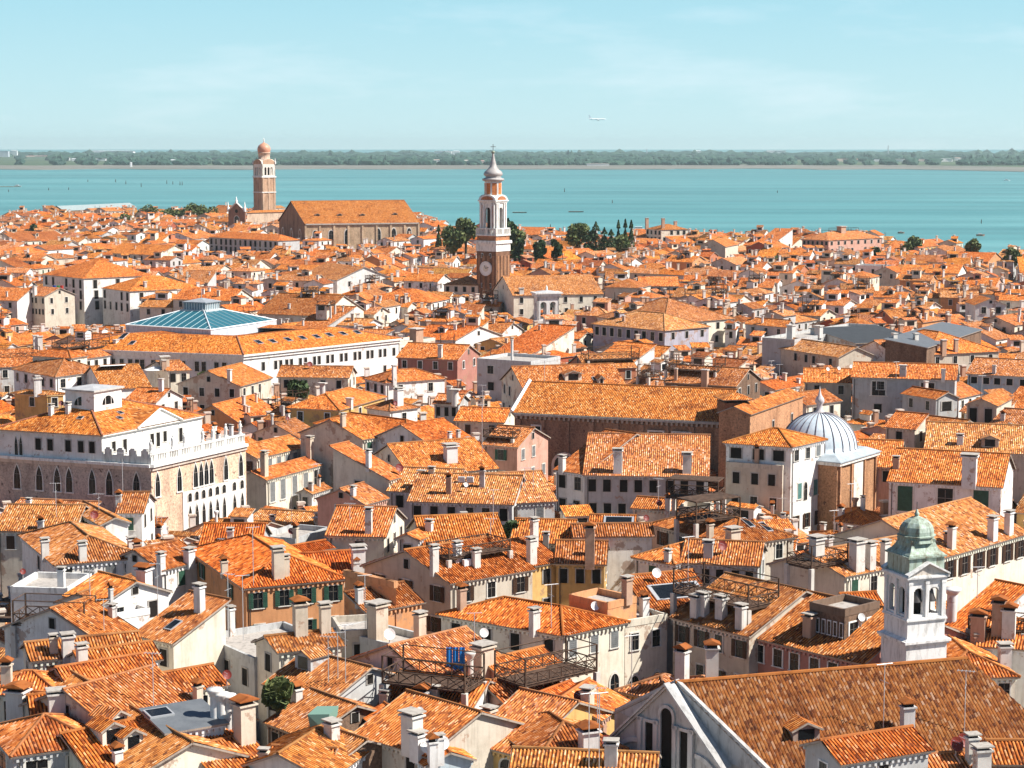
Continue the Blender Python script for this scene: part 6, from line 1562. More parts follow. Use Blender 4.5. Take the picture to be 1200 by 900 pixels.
def auto_labels(recs):
    grp = {}
    for r in recs:
        c = sum(r['q'], Vector((0, 0))) / 4
        d = sorted(((math.hypot(c.x - x, c.y - y), n) for n, (x, y) in LM))
        r['lm'] = (d[0][1], d[1][1]); r['lmd'] = d[0][0]
        rf = {'g': 'gabled', 'x': 'gabled', 'h': 'hipped', 's': 'lean-to', 'f': 'flat'}[r['typ']]
        r['key'] = (r['wall'], rf, d[0][1], d[1][1]); grp.setdefault(r['key'], []).append(r)
    for (w, rf, a, b), g in grp.items():
        g.sort(key=lambda r: r['lmd'])
        for i, r in enumerate(g):
            if len(g) == 1: r['label'] = '%s %s-roofed house by %s, towards %s' % (w, rf, a[4:], b[4:])
            else: r['label'] = '%s %s %s-roofed house from %s to %s' % (ordinal(i), w, rf, a[4:], b[4:])

def tree(label, px, ytop, D, r, h, kind='round', mat='leaf', seed=1, group=None):
    rr = random.Random(seed); zt = 60 - (ytop - 173) * D / F; c = PD(px, 300, D); zb = 0
    t = thing('cypress' if kind == 'cypress' else 'tree', label, 'cypress' if kind == 'cypress' else 'tree', (c.x, c.y, 0), group)
    b = MB(); b.lathe((c.x, c.y), [(r * .11 + .15, 0), (r * .08 + .1, zt - h * .5), (.05, zt - h * .15)], 8, 'bark')
    for k in range(6):
        a = rr.uniform(0, 6.28); b.bar((c.x, c.y, zt - h * .8 + k * h * .08), (c.x + math.cos(a) * r * .6, c.y + math.sin(a) * r * .6, zt - h * .55 + k * h * .08), .09, 'bark')
    b.build('trunk', t)
    b = MB(); n = 1100 if kind == 'cypress' else int(2600 * max(1, r / 6))
    lobes = [] if kind == 'cypress' else [(Vector((rr.uniform(-.6, .6) * r, rr.uniform(-.6, .6) * r, rr.uniform(-.32, .30) * h)), rr.uniform(.35, .6) * min(r, h / 2)) for _ in range(11)]
    cz = zt - h / 2
    for k in range(n):
        if kind == 'cypress':
            s = rr.random() ** .8; rad = r * (math.sin(min(1, s * 1.15 + .12) * math.pi) ** .7 if s < .8 else (1 - s) * 3.4) * rr.uniform(.65, 1.08); a = rr.uniform(0, 6.283)
            p = Vector((c.x + rad * math.cos(a), c.y + rad * math.sin(a), zt - h + s * h)); sz = rr.uniform(.25, .5)
        else:
            lc, lr = rr.choice(lobes); d = Vector((rr.gauss(0, 1), rr.gauss(0, 1), rr.gauss(0, 1))).normalized() * lr * rr.uniform(.7, 1.1)
            p = Vector((c.x, c.y, cz)) + lc + d; sz = rr.uniform(.4, .85)
        u = Vector((rr.gauss(0, 1), rr.gauss(0, 1), rr.gauss(0, 1))).normalized(); v = u.orthogonal().normalized(); w = u.cross(v)
        b.face([p + v * sz, p + w * sz * .7, p - v * sz, p - w * sz * .7], mat)
    b.build('crown', t)

def surroundings():
    # ground of the city, lagoon, mainland
    b = MB(); pts = []
    for px, y in COAST: D = F * 44.5 / (y - 173) + 4; c = PD(px, 300, D); pts.append((c.x, c.y))
    pl = [(400, 40), ] + [(380, pts[-1][1])] + pts[::-1] + [(-420, pts[0][1]), (-420, 40)]
    b.prism(pl[::-1] if False else pl, -1.2, 0, 'paving'); o = b.build('ground'); o['kind'] = 'structure'
    b = MB(); b.face([(-30000, -3000, -.6), (30000, -3000, -.6), (30000, 60000, -.6), (-30000, 60000, -.6)], 'lagoon'); o = b.build('water'); o['kind'] = 'structure'
    rr = random.Random(4)
    b = MB(); n = 160; fr = []; 
    for k in range(n + 1):
        px = -300 + 1800 * k / n; y = 198.4 - .0 + (0.9 if 780 < px < 960 else 0) * -.6 + mnoise.noise(Vector((px * .012, 0, 0))) * 1.0 + (max(0, px - 1060) / 140 * 2.6)
        c = P(px, y, 0); fr.append((c.x, c.y))
    for k in range(n):
        a, c = fr[k], fr[k + 1]
        m0, m1 = (a[0] * 1.22, a[1] * 1.22), (c[0] * 1.22, c[1] * 1.22)
        b.face([(*a, -1), (*c, -1), (*c, .25), (*a, .25)], 'mud'); b.face([(*a, .25), (*c, .25), (*m1, .8), (*m0, .8)], 'mud')
        f0, f1 = (a[0] * 1.9, a[1] * 1.9), (c[0] * 1.9, c[1] * 1.9); g0, g1 = (a[0] * 2.7, a[1] * 2.7), (c[0] * 2.7, c[1] * 2.7)
        b.face([(*m0, .8), (*m1, .8), (*f1, 2), (*f0, 2)], 'mainland'); b.face([(*f0, 2), (*f1, 2), (*g1, 8), (*g0, 8)], 'mainland')
    o = b.build('mainland'); o['kind'] = 'structure'
    # far woods: one mass
    GAPS = [(6, 184, 16), (20, 182, 8), (48, 183.8, 34), (82, 187.5, 6), (90, 188, 6), (121, 188, 12), (205, 190.5, 6), (458, 192, 6), (512, 189.5, 8), (547, 190, 7), (565, 190, 6), (985, 188.5, 14), (1005, 188.8, 10), (1027, 188.6, 12), (1054, 188.8, 14), (1078, 188.4, 14), (1105, 188.8, 16), (1119, 187.5, 8), (330, 189, 5), (405, 191, 6), (870, 187, 9), (935, 186.5, 10), (640, 188, 8), (250, 187, 8)]
    b = MB()
    import bmesh
    bmi = bmesh.new(); bmesh.ops.create_icosphere(bmi, subdivisions=1, radius=1); bv = [v.co.copy() for v in bmi.verts]; bf = [[v.index for v in f.verts] for f in bmi.faces]; bmi.free()
    for k in range(9000):
        s = rr.random(); D = 6700 + (s ** 1.7) * 8000
        if k < 1500: D = rr.uniform(6800, 7200)
        px = rr.uniform(-60, 1260)
        if any(abs(px - gx) < gw / 2 + 2.5 and D < F * 57 / (gy - 173) and (gy > 181) for gx, gy, gw in GAPS): continue
        c = PD(px, 300, D)
        d = mnoise.noise(Vector((c.x * .0012, c.y * .0012, 0)))
        if d < -.28 and k > 1500: continue
        hgt = rr.uniform(9, 19) * (1.0 + .4 * d) * (1 + (D - 6500) / 9000); w = hgt * rr.uniform(.5, 1.5) * (1 + (D - 6500) / 9000)
        if rr.random() < .05: hgt *= 1.5; w *= .5
        i = len(b.v)
        for v in bv: j = 1 + .28 * rr.uniform(-1, 1); b.v.append((c.x + v.x * w * j, c.y + v.y * w * j, hgt * .42 + v.z * hgt * .58 * j))
        for f in bf: b.f.append(tuple(i + x for x in f)); b.m.append('leaf_far'); b.t.append((1, 1, 1)); b.uv.append(None); b.sm.append(False)
    o = b.build('woodland'); o['kind'] = 'stuff'; tag(o, 'hazy belt of far trees along the mainland shore', 'woodland')
    # buildings on the mainland
    def far(label, px, y, w, h, col, roof=None, name='building', cat='building', D=None, lift=0):
        D = min(D or F * 57 / (y - 173), 13500); c = PD(px, 300, D); s = D / F; W = w * s; Hh = h * s; z0 = max(0, 60 - (y - 173) * s)
        t = thing(name, label, cat, (c.x, c.y, 0)); b = MB(); b.obox((c.x, c.y), W, max(12, W * .4), rr.uniform(-.1, .1), 0, z0 + Hh, 'plaster', col); b.build('wall', t)
        b = MB(); tl = rect2((c.x, c.y), W * 1.04, max(12, W * .4) * 1.05, 0)
        for p_ in roof_geo(tl, z0 + Hh, 'h', .3 if w < 12 else .04, 0)[0]: b.face(p_, 'paint', roof or (.5, .3, .2))
        b.build('roof', t)
    G = [('grey-blue industrial block on the far shore, widest of its cluster', 6, 184, 16, 7, (.55, .60, .66), (.5, .55, .6)), ('pale industrial block next to the widest far block', 20, 182, 8, 5.5, (.8, .82, .84), (.6, .6, .6)),
         ('long pink roofed building on the far shore', 48, 183.8, 34, 1.2, (.8, .55, .5), (.7, .4, .34)), ('small white building pair on the far shore, first', 82, 187.5, 6, 2.6, (.85, .85, .85), (.8, .6, .5)), ('small white building beside its twin on the far shore', 90, 188, 6, 2.2, (.85, .85, .85), (.8, .8, .8)),
         ('low white farmhouse on the far shore with a pinkish roof', 121, 188, 12, 2.6, (.85, .85, .83), (.8, .6, .55)), ('thin white tower at the far waterline', 156, 194.5, 2, 4.5, (.9, .9, .9), (.9, .9, .9)), ('boxy white house in front of the far woods', 205, 190.5, 6, 3.4, (.9, .9, .9), (.8, .8, .8)),
         ('far white warehouse beyond the domed tower', 140, 178, 40, 1.2, (.85, .87, .9), (.8, .8, .8)), ('far white shed beside the far warehouse', 118, 177.6, 14, 1.2, (.85, .87, .9), (.8, .8, .8)), ('small white house above the shore beyond the great hall', 458, 192, 6, 1.6, (.8, .7, .65), (.6, .35, .3)),
         ('pair-like white villa near the clock tower spire', 512, 189.5, 8, 2.2, (.85, .84, .82), (.7, .5, .4)), ('white villa cluster end near the clock tower spire', 547, 190, 7, 2.2, (.85, .84, .82), (.8, .7, .6)), ('long white factory beyond the clock tower', 520, 178.8, 20, 1.8, (.9, .9, .9), (.85, .85, .85)),
         ('far white factory beside the long white factory', 535, 178.8, 8, 1.8, (.9, .9, .9), (.85, .85, .85)), ('pinkish shed near the clock tower dome', 565, 190, 6, 2.0, (.8, .6, .55), (.7, .4, .35)),
         ('long low white boathouse on the mainland waterline', 700, 193.4, 26, 2.0, (.84, .82, .78), (.5, .42, .36)), ('white factory line far behind the woods', 815, 178.5, 10, 1.6, (.88, .88, .88), (.8, .8, .8)), ('broad white factory far behind the woods', 907, 178, 22, 1.6, (.88, .88, .88), (.8, .8, .8)),
         ('small pinkish village house on the far shore', 985, 188.5, 14, 2.4, (.8, .6, .5), (.6, .35, .28)), ('pinkish village house beside a white one, far shore', 1005, 188.8, 10, 2.2, (.8, .62, .52), (.62, .36, .28)), ('white village house on the far shore', 1027, 188.6, 12, 2.0, (.88, .86, .84), (.8, .8, .8)),
         ('broad white villa on the far shore', 1054, 188.8, 14, 2.4, (.88, .86, .84), (.7, .5, .4)), ('pink long villa on the far shore', 1078, 188.4, 14, 2.0, (.8, .6, .54), (.62, .38, .3)), ('large white house group centre on the far shore', 1105, 188.8, 16, 3.0, (.88, .86, .84), (.8, .8, .78)),
         ('small white house next to the large far villa', 1119, 187.5, 8, 2.4, (.88, .86, .84), (.7, .5, .42)), ('thin far mast-like tower above the woods', 1038, 176.5, .6, 6, (.7, .72, .75), (.7, .7, .7)), ('thin far chimney tower above the woods beyond the villa', 757, 177, .7, 3, (.7, .7, .72), (.7, .7, .7))]
    for g in G: far(*g)
    # boats and posts on the lagoon
    def boat(label, px, y, L, cabin=True, col=(.85, .85, .85)):
        c = P(px, y, -.6); dk = L * .10 if cabin else .35; t = thing('boat', label, 'boat', (c.x, c.y, -.6)); b = MB(); hw = L * .14
        out = [(-L / 2, -hw), (L * .25, -hw), (L / 2, 0), (L * .25, hw), (-L / 2, hw)]; n = 5
        for i in range(n):
            j = (i + 1) % n; (x0, y0), (x1, y1) = out[i], out[j]
            b.face([(c.x + x0 * .9, c.y + y0 * .7, -.7), (c.x + x1 * .9, c.y + y1 * .7, -.7), (c.x + x1, c.y + y1, dk), (c.x + x0, c.y + y0, dk)], 'paint', col)
        b.face([(c.x + x, c.y + y_, dk - .05) for x, y_ in out], 'paint', (.7, .65, .55)); b.build('hull', t)
        if cabin:
            b = MB(); b.obox((c.x - L * .08, c.y), L * .42, hw * 1.3, 0, L * .09, L * .21, 'paint', (.85, .85, .85), L * .36); b.obox((c.x - L * .08, c.y), L * .38, hw * 1.36, 0, L * .13, L * .17, 'glass'); b.build('cabin', t)
    boat('white ferry boat on the lagoon behind the cypresses', 750, 271.5, 15); boat('small white launch near the railed pink waterside building', 938, 273, 7); boat('second small launch beside the railed pink waterside building', 945, 272.4, 8)
    boat('tiny white sail dinghy far out on the lagoon', 1180, 212, 12); boat('small dark workboat nearing the lagoon shore', 1056, 273.6, 5, True, (.3, .2, .16)); boat('little reddish boat offshore of the tree roof terrace', 1149, 276.6, 6, True, (.4, .2, .15))
    boat('dark flat barge moored off the city trees', 609, 249.5, 14, False, (.12, .11, .10)); boat('second dark flat barge farther along the same channel', 675, 248.6, 15, False, (.12, .11, .10)); boat('long pale barge by the sandy spit', 12, 219, 34, False, (.5, .42, .3)); boat('grey boat at the tip of the sandy spit', 21, 218.8, 12, True, (.4, .42, .45))
    for i, (px, y, h) in enumerate(((80.5, 222.5, 3), (103, 213, 3), (135.5, 213.5, 4), (147.5, 216, 5), (195.5, 215.5, 5), (202.5, 216, 4), (211, 217, 5), (213.5, 217, 5), (57, 223, 3), (10, 225, 3), (165.5, 219, 5), (661.5, 225, 5), (717.5, 238, 4), (1150, 262, 5), (911, 226, 3), (645, 267, 4))):
        c = P(px, y, -.6); s = c.y / F; b = MB()
        for dx, dy in ((-.8, 0), (.8, .3), (0, -.9)): b.bar((c.x + dx * s * .5, c.y + dy, -1.5), (c.x + dx * .15, c.y + dy * .3, h * s * .8), .16 * max(1, s), 'wood', n=5)
        o = b.build('channel_marker', origin=(c.x, c.y, -.6)); tag(o, 'wooden channel marker post standing in the lagoon', 'channel marker', 'channel markers in the lagoon')
    # trees
    k = 0
    for lab, px, yt, D, r, h, kd, m in (
        ('round green tree at the start of the lagoon park', 174, 241, 1300, 7, 9, 'round', 'leaf'), ('low spreading tree next to the park mass', 192, 246, 1290, 7, 7, 'round', 'leaf'), ('wide olive tree in the lagoon park, before the water', 208, 243, 1300, 9, 9, 'round', 'leaf'),
        ('broad tallest tree of the lagoon park', 229, 239, 1290, 11, 12, 'round', 'leaf'), ('tree closing the park towards the pinnacled church', 246, 240, 1285, 8, 11, 'round', 'leaf'), ('pale tree between orange roofs before the boat shed', 146, 249, 1240, 6, 9, 'round', 'leaf'),
        ('dark conifer mass amid houses near the boat shed', 40, 258, 1080, 6, 13, 'round', 'leaf_dark'), ('dense olive tree beside the clock tower shaft', 546, 254, 800, 4.4, 7, 'round', 'leaf'), ('pale leafy tree before the olive tree', 532, 260, 780, 5, 8, 'round', 'leaf'),
        ('dense tree behind the clock tower on its far side', 596, 254, 800, 4.4, 8, 'round', 'leaf_dark'), ('lower tree filling the gap behind the clock tower', 604, 268, 790, 4, 8, 'round', 'leaf'), ('small round dark tree alone on a roofline', 609, 276, 760, 2.4, 5, 'round', 'leaf_dark'),
        ('short round dark tree, second from the clock tower', 632, 277, 760, 2.4, 5, 'round', 'leaf_dark'), ('tiny dark tree third from the clock tower', 652, 276, 760, 2, 4.5, 'round', 'leaf_dark'), ('large leafy tree with light top beside the cypresses', 677, 259, 850, 5.2, 9, 'round', 'leaf'),
        ('dark bushy tree between leafy tree and cypresses', 690, 264, 840, 3.2, 10, 'round', 'leaf_dark'), ('pointed dark fir in the tree group', 698, 259, 840, 3.0, 13, 'cypress', 'leaf_dark'), ('short dark conifer fourth in the tree group', 708, 266, 840, 2.2, 9, 'cypress', 'leaf_dark'),
        ('short dark conifer fifth in the tree group', 716, 268, 840, 2.0, 8, 'cypress', 'leaf_dark'), ('slim cypress, first of the trio before the lagoon', 724.5, 257, 860, 1.25, 12, 'cypress', 'leaf_dark'), ('slim tallest cypress, middle of the trio', 732.5, 255.5, 860, 1.35, 13, 'cypress', 'leaf_dark'),
        ('slim cypress, last of the trio beside the villa', 739.5, 257, 860, 1.45, 12, 'cypress', 'leaf_dark'), ('low bush line under the cypress trio', 728, 274, 850, 4.5, 6, 'round', 'leaf'), ('dark round tree on the terrace near the pink waterside building', 908, 278, 860, 3.4, 7, 'round', 'leaf_dark'),
        ('olive bushes on a far long roof garden', 919, 295, 760, 5.5, 5, 'round', 'leaf'), ('leafy crown beyond the pink waterside building', 1069, 276, 860, 4.5, 7, 'round', 'leaf'), ('vine-covered tree beside the high wooden roof frame', 1138, 276, 800, 3.4, 8, 'round', 'leaf'),
        ('dark shrub tree beside the pink waterside building', 1027, 285, 800, 3, 6, 'round', 'leaf_dark'), ('low green tree at the far edge by the water', 1188, 290, 760, 4, 5, 'round', 'leaf'), ('small dark cypress beside the clock tower houses', 514, 263, 850, 1.3, 9, 'cypress', 'leaf_dark'),
        ('small second cypress beside the clock tower houses', 523, 268, 850, 1.4, 7, 'cypress', 'leaf_dark'), ('roof garden shrub near the small terrace tables', 607, 616, 226, 1.5, 2.6, 'round', 'leaf_dark'), ('climbing plants around the parasol terrace', 243, 436, 390, 3.4, 5, 'round', 'leaf'),
        ('creeper spilling over a shaded terrace', 346, 446, 372, 2.0, 4, 'round', 'leaf_dark'), ('green plants on the balcony by the aerials', 318, 813, 158, 1.0, 1.6, 'round', 'leaf')):
        k += 1; tree(lab, px, yt, D, r * 1.0, h * (1 if D < 600 else 1.5 if r > 3.1 or kd == 'cypress' else 2.2), kd, m, k)
    # parasol
    D = 385; c = xy(PD(180, 430, D)); z = 60 - (433 - 173) * D / F; t = thing('parasol', 'open white parasol on a small red-walled roof terrace', 'parasol', (*c, z - 2.3)); b = MB(); b.lathe(c, [(1.9, z), (0, z + .75)], 8, 'cloth', (.85, .84, .8), smooth=False); b.build('canopy', t)
    b = MB(); b.bar((*c, z - 2.3), (*c, z + .7), .05, 'steel'); b.build('pole', t)
    # washing
    b = MB(); D = 167.5; z1 = 60 - (768 - 173) * D / F
    for kx in range(3):
        x0 = PD(523 + kx * 7.5, 780, D); w = .52
        for j in range(5): a = .05 * math.sin(j * 2 + kx); b.face([(x0.x + w * j / 5, x0.y + a, z1 - 1.7 - .3 * kx), (x0.x + w * (j + 1) / 5, x0.y + .05 * math.sin(j * 2 + 2 + kx), z1 - 1.7 - .3 * kx), (x0.x + w * (j + 1) / 5, x0.y + .05 * math.sin(j * 2 + 2 + kx), z1), (x0.x + w * j / 5, x0.y + a, z1)], 'cloth', (.03, .22, .62))
    o = b.build('towel', origin=(PD(530, 780, D))); tag(o, 'bright blue towels hanging to dry on a roof terrace line', 'laundry')
    # green canvas hood
    c = PD(379, 842, 152); b = MB(); z = c.z
    for f in (((-1.2, -.6, .5), (.6, -1.2, .7), (1.2, .3, .95), (-.6, .9, .75)), ((-1.2, -.6, .5), (-.9, -.9, -.9), (.3, -1.6, -.6), (.6, -1.2, .7)), ((.6, -1.2, .7), (.3, -1.6, -.6), (1.1, .2, .2), (1.2, .3, .95))): b.face([(c.x + x, c.y + y, z + w) for x, y, w in f], 'cloth', (.18, .30, .24))
    o = b.build('awning', origin=c); tag(o, 'dull green canvas hood over a sunken rooftop yard', 'awning')
    # flags on the tall palace
    for i, (px, col) in enumerate(((64, (.03, .10, .40)), (68.5, (.06, .30, .12)), (72.5, (.45, .06, .05)))):
        D = 606; z = 60 - (338 - 173) * D / F; c = PD(px, 340, D - 9); t = thing('flag', ('blue flag hanging from the tall pale palace', 'green flag hanging from the tall pale palace', 'dark red flag hanging from the tall pale palace')[i], 'flag', (c.x, c.y, z)); b = MB(); b.bar((c.x, c.y + 3, z), (c.x, c.y - .5, z + 2.2), .07, 'steel'); b.build('pole', t)
        b = MB()
        for j in range(4): b.face([(c.x - .9 + .35 * j, c.y + .12 * math.sin(j * 2), z - 3.2), (c.x - .9 + .35 * (j + 1), c.y + .12 * math.sin(j * 2 + 2), z - 3.4), (c.x - .5 + .25 * (j + 1), c.y + .12 * math.sin(j * 2 + 2), z + 1.8), (c.x - .5 + .25 * j, c.y + .12 * math.sin(j * 2), z + 1.8)], 'cloth', col)
        b.build('banner', t)
    # airliner
    D = 4500; c = PD(700, 139.8, D); t = thing('airplane', 'white airliner descending over the lagoon', 'airplane', c); L = 40.0; b = MB()
    pr = [(-.5, .010, .025), (-.42, .025, .012), (-.3, .044, 0), (.3, .045, 0), (.42, .036, -.004), (.48, .018, -.008), (.5, .003, -.01)]; n = 12
    for (s0, r0, z0), (s1, r1, z1) in zip(pr, pr[1:]):
        for i in range(n):
            a, d = 2 * math.pi * i / n, 2 * math.pi * (i + 1) / n; f = lambda s, r, z, t_: (c.x + s * L, c.y + r * L * math.cos(t_), c.z + z * L + r * L * math.sin(t_))
            b.face([f(s0, r0, z0, a), f(s1, r1, z1, a), f(s1, r1, z1, d), f(s0, r0, z0, d)], 'paint', (.85, .86, .88))
    b.build('fuselage', t)
    for sg in (-1, 1):
        b = MB(); f = lambda x, y, z: (c.x + x, c.y + sg * y, c.z + z)
        b.face([f(3.5, 1, -1), f(-2.5, 15, .3), f(-4.5, 15, .3), f(-3.2, 1, -1)], 'paint', (.6, .62, .64)); b.face([f(3.5, 1, -1.3), f(-2.5, 15, .2), f(-4.5, 15, .2), f(-3.2, 1, -1.3)], 'paint', (.35, .36, .38)); b.face([f(3.5, 1, -1), f(-2.5, 15, .3), f(-2.5, 15, .2), f(3.5, 1, -1.3)], 'paint', (.6, .62, .64)); b.build('wing', t)
        b = MB(); p = Vector(f(2.4, 5, -2.0)); b.bar(p - Vector((1.6, 0, 0)), p + Vector((1.6, 0, 0)), .95, 'paint', (.25, .26, .3), n=10); b.build('engine', t)
        b = MB(); b.face([f(-12.3, .5, .9), f(-15, 5.4, 1.1), f(-16.2, 5.4, 1.1), f(-15.2, .5, .9)], 'paint', (.7, .7, .72)); b.build('tailplane', t)
    b = MB(); f = lambda x, y, z: (c.x + x, c.y + y, c.z + z); b.face([f(-11, .12, 1.5), f(-17.5, .12, 9.5), f(-20.5, .12, 9.5), f(-18.0, .12, 1.0)], 'paint', (.85, .86, .88)); b.face([f(-11, -.12, 1.5), f(-17.5, -.12, 9.5), f(-20.5, -.12, 9.5), f(-18.0, -.12, 1.0)], 'paint', (.85, .86, .88)); b.build('tail_fin', t)

def stuff_houses(recs):
    b = MB(); rr = random.Random(3)
    for r in recs:
        q, z = r['q'], r['z']; c = sum(q, Vector((0, 0))) / 4
        planes, ridges, rise = roof_geo(q, z, r['typ'], r['sl']); tw = WALLC[r['wall']]; tt = TILEC[r['tile']]; k = rr.uniform(.72, 1.1); tt = (tt[0], tt[1] * rr.uniform(.9, 1.12), tt[2] * rr.uniform(.7, 1.25)); tt = tuple(x * k for x in tt)
        for i in range(4):
            a, d = q[i], q[(i + 1) % 4]; b.face([(*a, 0), (*d, 0), (*d, z), (*a, z)], 'plaster', tw); u = d - a; L = u.length
            if L < 3: continue
            u.normalize(); n = Vector((u.y, -u.x)); m = (a + d) / 2
            if n.dot(-m.normalized()) < 0: continue
            nw = max(1, int(L / 3.6))
            for j in range(nw):
                for row in range(2):
                    p = a + u * L * (j + .5) / nw + n * .05; zz = z - 2.4 - row * 3.3; hw = .5
                    b.face([(*(p - u * hw), zz), (*(p + u * hw), zz), (*(p + u * hw), zz + 1.6), (*(p - u * hw), zz + 1.6)], rr.choice(('dark', 'dark', 'green_paint', 'grey_paint')))
        if r['typ'] in ('g', 'x'):
            s = 1 if r['typ'] == 'g' else 0
            for i in (s, s + 2): a, d = q[i], q[(i + 1) % 4]; b.face([(*a, z), (*d, z), (*((a + d) / 2), z + rise)], 'plaster', tw)
        if r['typ'] == 's':
            b.face([(*q[1], z), (*q[2], z), (*q[2], z + rise)], 'plaster', tw); b.face([(*q[3], z), (*q[0], z), (*q[3], z + rise)], 'plaster', tw); b.face([(*q[2], z), (*q[3], z), (*q[3], z + rise), (*q[2], z + rise)], 'plaster', tw)
        for i, pl in enumerate(planes): tile_plane(b, pl, tt if r['typ'] != 'f' else (.6, .9, 1.3), False, seed=int(c.x * 5 + i + c.y))
        for _ in range(rr.choice((0, 1, 1, 2, 3))):
            p = (q[0].lerp(q[1], rr.random())).lerp(q[3].lerp(q[2], rr.random()), rr.random()); zz = poly_z(planes, p) or z; h = rr.uniform(1.2, 2.4); w = rr.uniform(.6, 1.1); tc = rr.choice(((.74, .70, .64), (.66, .56, .44), (.78, .76, .73), (.5, .3, .2)))
            b.obox(p, w, w * .8, .4, zz - .5, zz + h, 'plaster', tc, bottom=False); b.obox(p, w * 1.3, w * 1.1, .4, zz + h, zz + h + .25, 'stone', (.6, .5, .42))
        if r['typ'] != 'f' and rr.random() < .3:
            p = c + Vector((rr.uniform(-2, 2), rr.uniform(-2, 2))); w = rr.uniform(2.4, 4.4); zt = z + rise + rr.uniform(.6, 1.6); a = rr.uniform(-.8, .8); b.obox(p, w, 2.6, a, z, zt, 'plaster', rr.choice((tw, (.8, .78, .74), (.74, .66, .52))), bottom=False)
            for pl in roof_geo(rect2(p, w + .3, 2.9, a), zt, rr.choice('gs'), .3, .1)[0]: tile_plane(b, pl, tt, False, seed=int(w * 99))
            n = Vector((math.sin(a), -math.cos(a))); u = Vector((math.cos(a), math.sin(a))); p2 = p + n * 1.34; b.face([(*(p2 - u * w * .3), zt - 1.5), (*(p2 + u * w * .3), zt - 1.5), (*(p2 + u * w * .3), zt - .4), (*(p2 - u * w * .3), zt - .4)], 'dark')
        if rr.random() < .16:
            b.face([(*(c + Vector((x, y))), z + rise * .6 + 1.2) for x, y in ((-1.6, -1.4), (1.6, -1.4), (1.6, 1.4), (-1.6, 1.4))], 'wood')
            for x, y in ((-1.6, -1.4), (1.6, -1.4), (1.6, 1.4), (-1.6, 1.4)): b.bar((c.x + x, c.y + y, z), (c.x + x, c.y + y, z + rise * .6 + 2.6), .07, 'wood')
    o = b.build('rooftops'); o['kind'] = 'stuff'; tag(o, 'mass of small tiled roofs of the old town too many to count', 'rooftops')

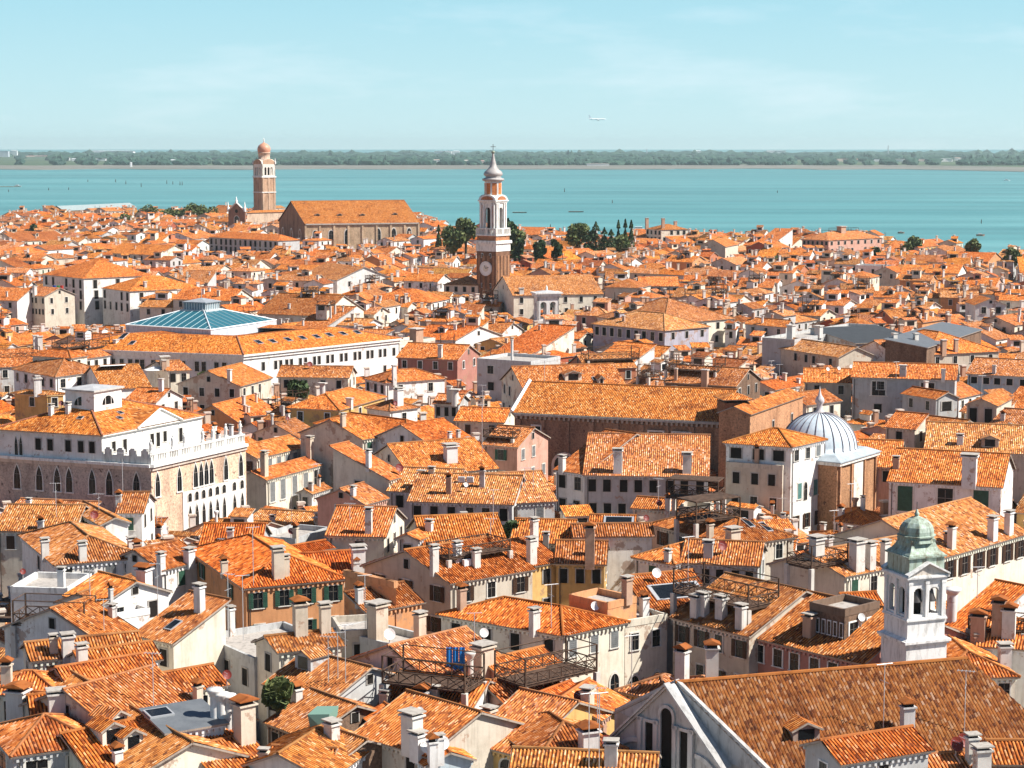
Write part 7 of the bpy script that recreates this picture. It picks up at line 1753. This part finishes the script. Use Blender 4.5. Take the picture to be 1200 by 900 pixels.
def main():
    make_materials()
    houses()
    before = len(BLOCK)
    for f in LANDMARKS: f()
    fill = make_fill()
    recs = HOUSES + fill
    cnt = visibility(recs); nt = len(HOUSES)
    vis = [(cnt.get(nt + i, 0), i) for i in range(len(fill))]; vis.sort(reverse=True)
    want = max(0, 292 - nt); sel = [fill[i] for n, i in vis[:want] if n > 0]; ids = set(id(r) for r in sel)
    auto_labels(sel)
    GRP = 'tiled houses of the old town'
    for k, r in enumerate(HOUSES):
        if cnt.get(k, 0) == 0: print('HIDDEN', r['label'])
        r['group'] = GRP
        build_house(r)
    for r in sel: r['group'] = GRP; build_house(r)
    stuff_houses([r for r in fill if id(r) not in ids])
    print('houses traced', nt, 'fill', len(fill), 'single', len(sel), 'objects', len(bpy.data.objects))
    surroundings()
    # haze
    b = MB(); b.prism([(-9000, -300), (9000, -300), (9000, 17500), (-9000, 17500)], -3, 134, 'haze', bottom=True)
    o = b.build('haze'); o['kind'] = 'stuff'; tag(o, 'thin pale sea haze over the lagoon and mainland', 'haze')
    # camera
    cd = bpy.data.cameras.new('camera'); co = bpy.data.objects.new('camera', cd); COL.objects.link(co)
    co.location = CAM; co.rotation_euler = (math.pi / 2 - PITCH, 0, 0); cd.lens = F / 1200 * 36; cd.sensor_width = 36; cd.clip_end = 90000; cd.clip_start = 1
    scene.camera = co
    # daylight
    az = math.radians(-10); el = math.radians(47)     # towards the sun: from +x, turned to the camera side
    sd = Vector((math.cos(az) * math.cos(el), math.sin(az) * math.cos(el), math.sin(el)))
    sl = bpy.data.lights.new('sun', 'SUN'); sl.energy = 5.0; sl.angle = math.radians(.5); sl.color = (1, .955, .88)
    so = bpy.data.objects.new('sun', sl); COL.objects.link(so); so.rotation_euler = (-sd).to_track_quat('-Z', 'Y').to_euler()
    w = bpy.data.worlds.new('World'); scene.world = w; w.use_nodes = True; nt_ = w.node_tree; bg = nt_.nodes['Background']
    sk = nt_.nodes.new('ShaderNodeTexSky'); sk.sky_type = 'NISHITA'; sk.sun_disc = False; sk.sun_elevation = el; sk.sun_rotation = math.pi / 2 - az
    sk.air_density = 1.0; sk.dust_density = .6; sk.ozone_density = 2.0
    base = nt_.nodes.new('ShaderNodeMix'); base.data_type = 'RGBA'; base.inputs[7].default_value = (3.6, 5.9, 6.6, 1)
    hz = nt_.nodes.new('ShaderNodeValToRGB'); hz.color_ramp.elements[0].position = .0; hz.color_ramp.elements[0].color = (.62, .86, .90, 1); hz.color_ramp.elements[1].position = .07; hz.color_ramp.elements[1].color = (.42, .74, .85, 1)
    hm = nt_.nodes.new('ShaderNodeMix'); hm.data_type = 'RGBA'; hm.blend_type = 'MULTIPLY'; hm.inputs[0].default_value = 1; hm.inputs[7].default_value = (8.3, 8.3, 8.3, 1)
    sx = nt_.nodes.new('ShaderNodeSeparateXYZ'); r2 = nt_.nodes.new('ShaderNodeValToRGB'); r2.color_ramp.elements[0].position = .07; r2.color_ramp.elements[0].color = (.86, .86, .86, 1); r2.color_ramp.elements[1].position = .17; r2.color_ramp.elements[1].color = (0, 0, 0, 1)
    tc = nt_.nodes.new('ShaderNodeTexCoord'); mp = nt_.nodes.new('ShaderNodeMapping'); mp.inputs['Scale'].default_value = (4, 4, 20)
    nz = nt_.nodes.new('ShaderNodeTexNoise'); nz.inputs['Scale'].default_value = 2.2; nz.inputs['Detail'].default_value = 6; nz.inputs['Roughness'].default_value = .6
    rp = nt_.nodes.new('ShaderNodeValToRGB'); rp.color_ramp.elements[0].position = .52; rp.color_ramp.elements[0].color = (0, 0, 0, 1); rp.color_ramp.elements[1].position = .78; rp.color_ramp.elements[1].color = (.2, .2, .2, 1)
    mul = nt_.nodes.new('ShaderNodeMix'); mul.data_type = 'RGBA'; mul.blend_type = 'MULTIPLY'; mul.inputs[0].default_value = 1; mul.inputs[7].default_value = SKYT
    mx = nt_.nodes.new('ShaderNodeMix'); mx.data_type = 'RGBA'; mx.inputs[7].default_value = CLOUD
    L = nt_.links.new; L(tc.outputs['Generated'], mp.inputs[0]); L(tc.outputs['Generated'], sx.inputs[0]); L(sx.outputs[2], r2.inputs[0]); L(sx.outputs[2], hz.inputs[0]); L(hz.outputs[0], hm.inputs[6]); L(hm.outputs[2], base.inputs[7]); L(r2.outputs[0], base.inputs[0]); L(mp.outputs[0], nz.inputs['Vector']); L(nz.outputs[0], rp.inputs[0]); L(rp.outputs[0], mx.inputs[0])
    L(sk.outputs[0], mul.inputs[6]); L(mul.outputs[2], base.inputs[6]); L(base.outputs[2], mx.inputs[6]); L(mx.outputs[2], bg.inputs[0]); bg.inputs[1].default_value = .08
    vs = scene.view_settings; vs.view_transform = 'Standard'; vs.look = 'None'; vs.gamma = 1; vs.exposure = EXPO; vs.use_curve_mapping = False
    scene.cycles.max_bounces = 6; scene.cycles.diffuse_bounces = 2; scene.cycles.volume_bounces = 0; scene.cycles.transparent_max_bounces = 4
SKYT = (.42, .52, .64, 1); CLOUD = (9.5, 9.2, 9.6, 1); EXPO = .78
def haze_mat():
    m = bpy.data.materials.new('haze'); m.use_nodes = True; MATS['haze'] = m; n = m.node_tree.nodes
    n.remove(n['Principled BSDF']); v = n.new('ShaderNodeVolumePrincipled'); v.inputs['Color'].default_value = (.8, 1.0, 1.0, 1); v.inputs['Density'].default_value = 4e-5; v.inputs['Anisotropy'].default_value = .2
    m.node_tree.links.new(v.outputs[0], n['Material Output'].inputs['Volume'])
haze_mat()
main()
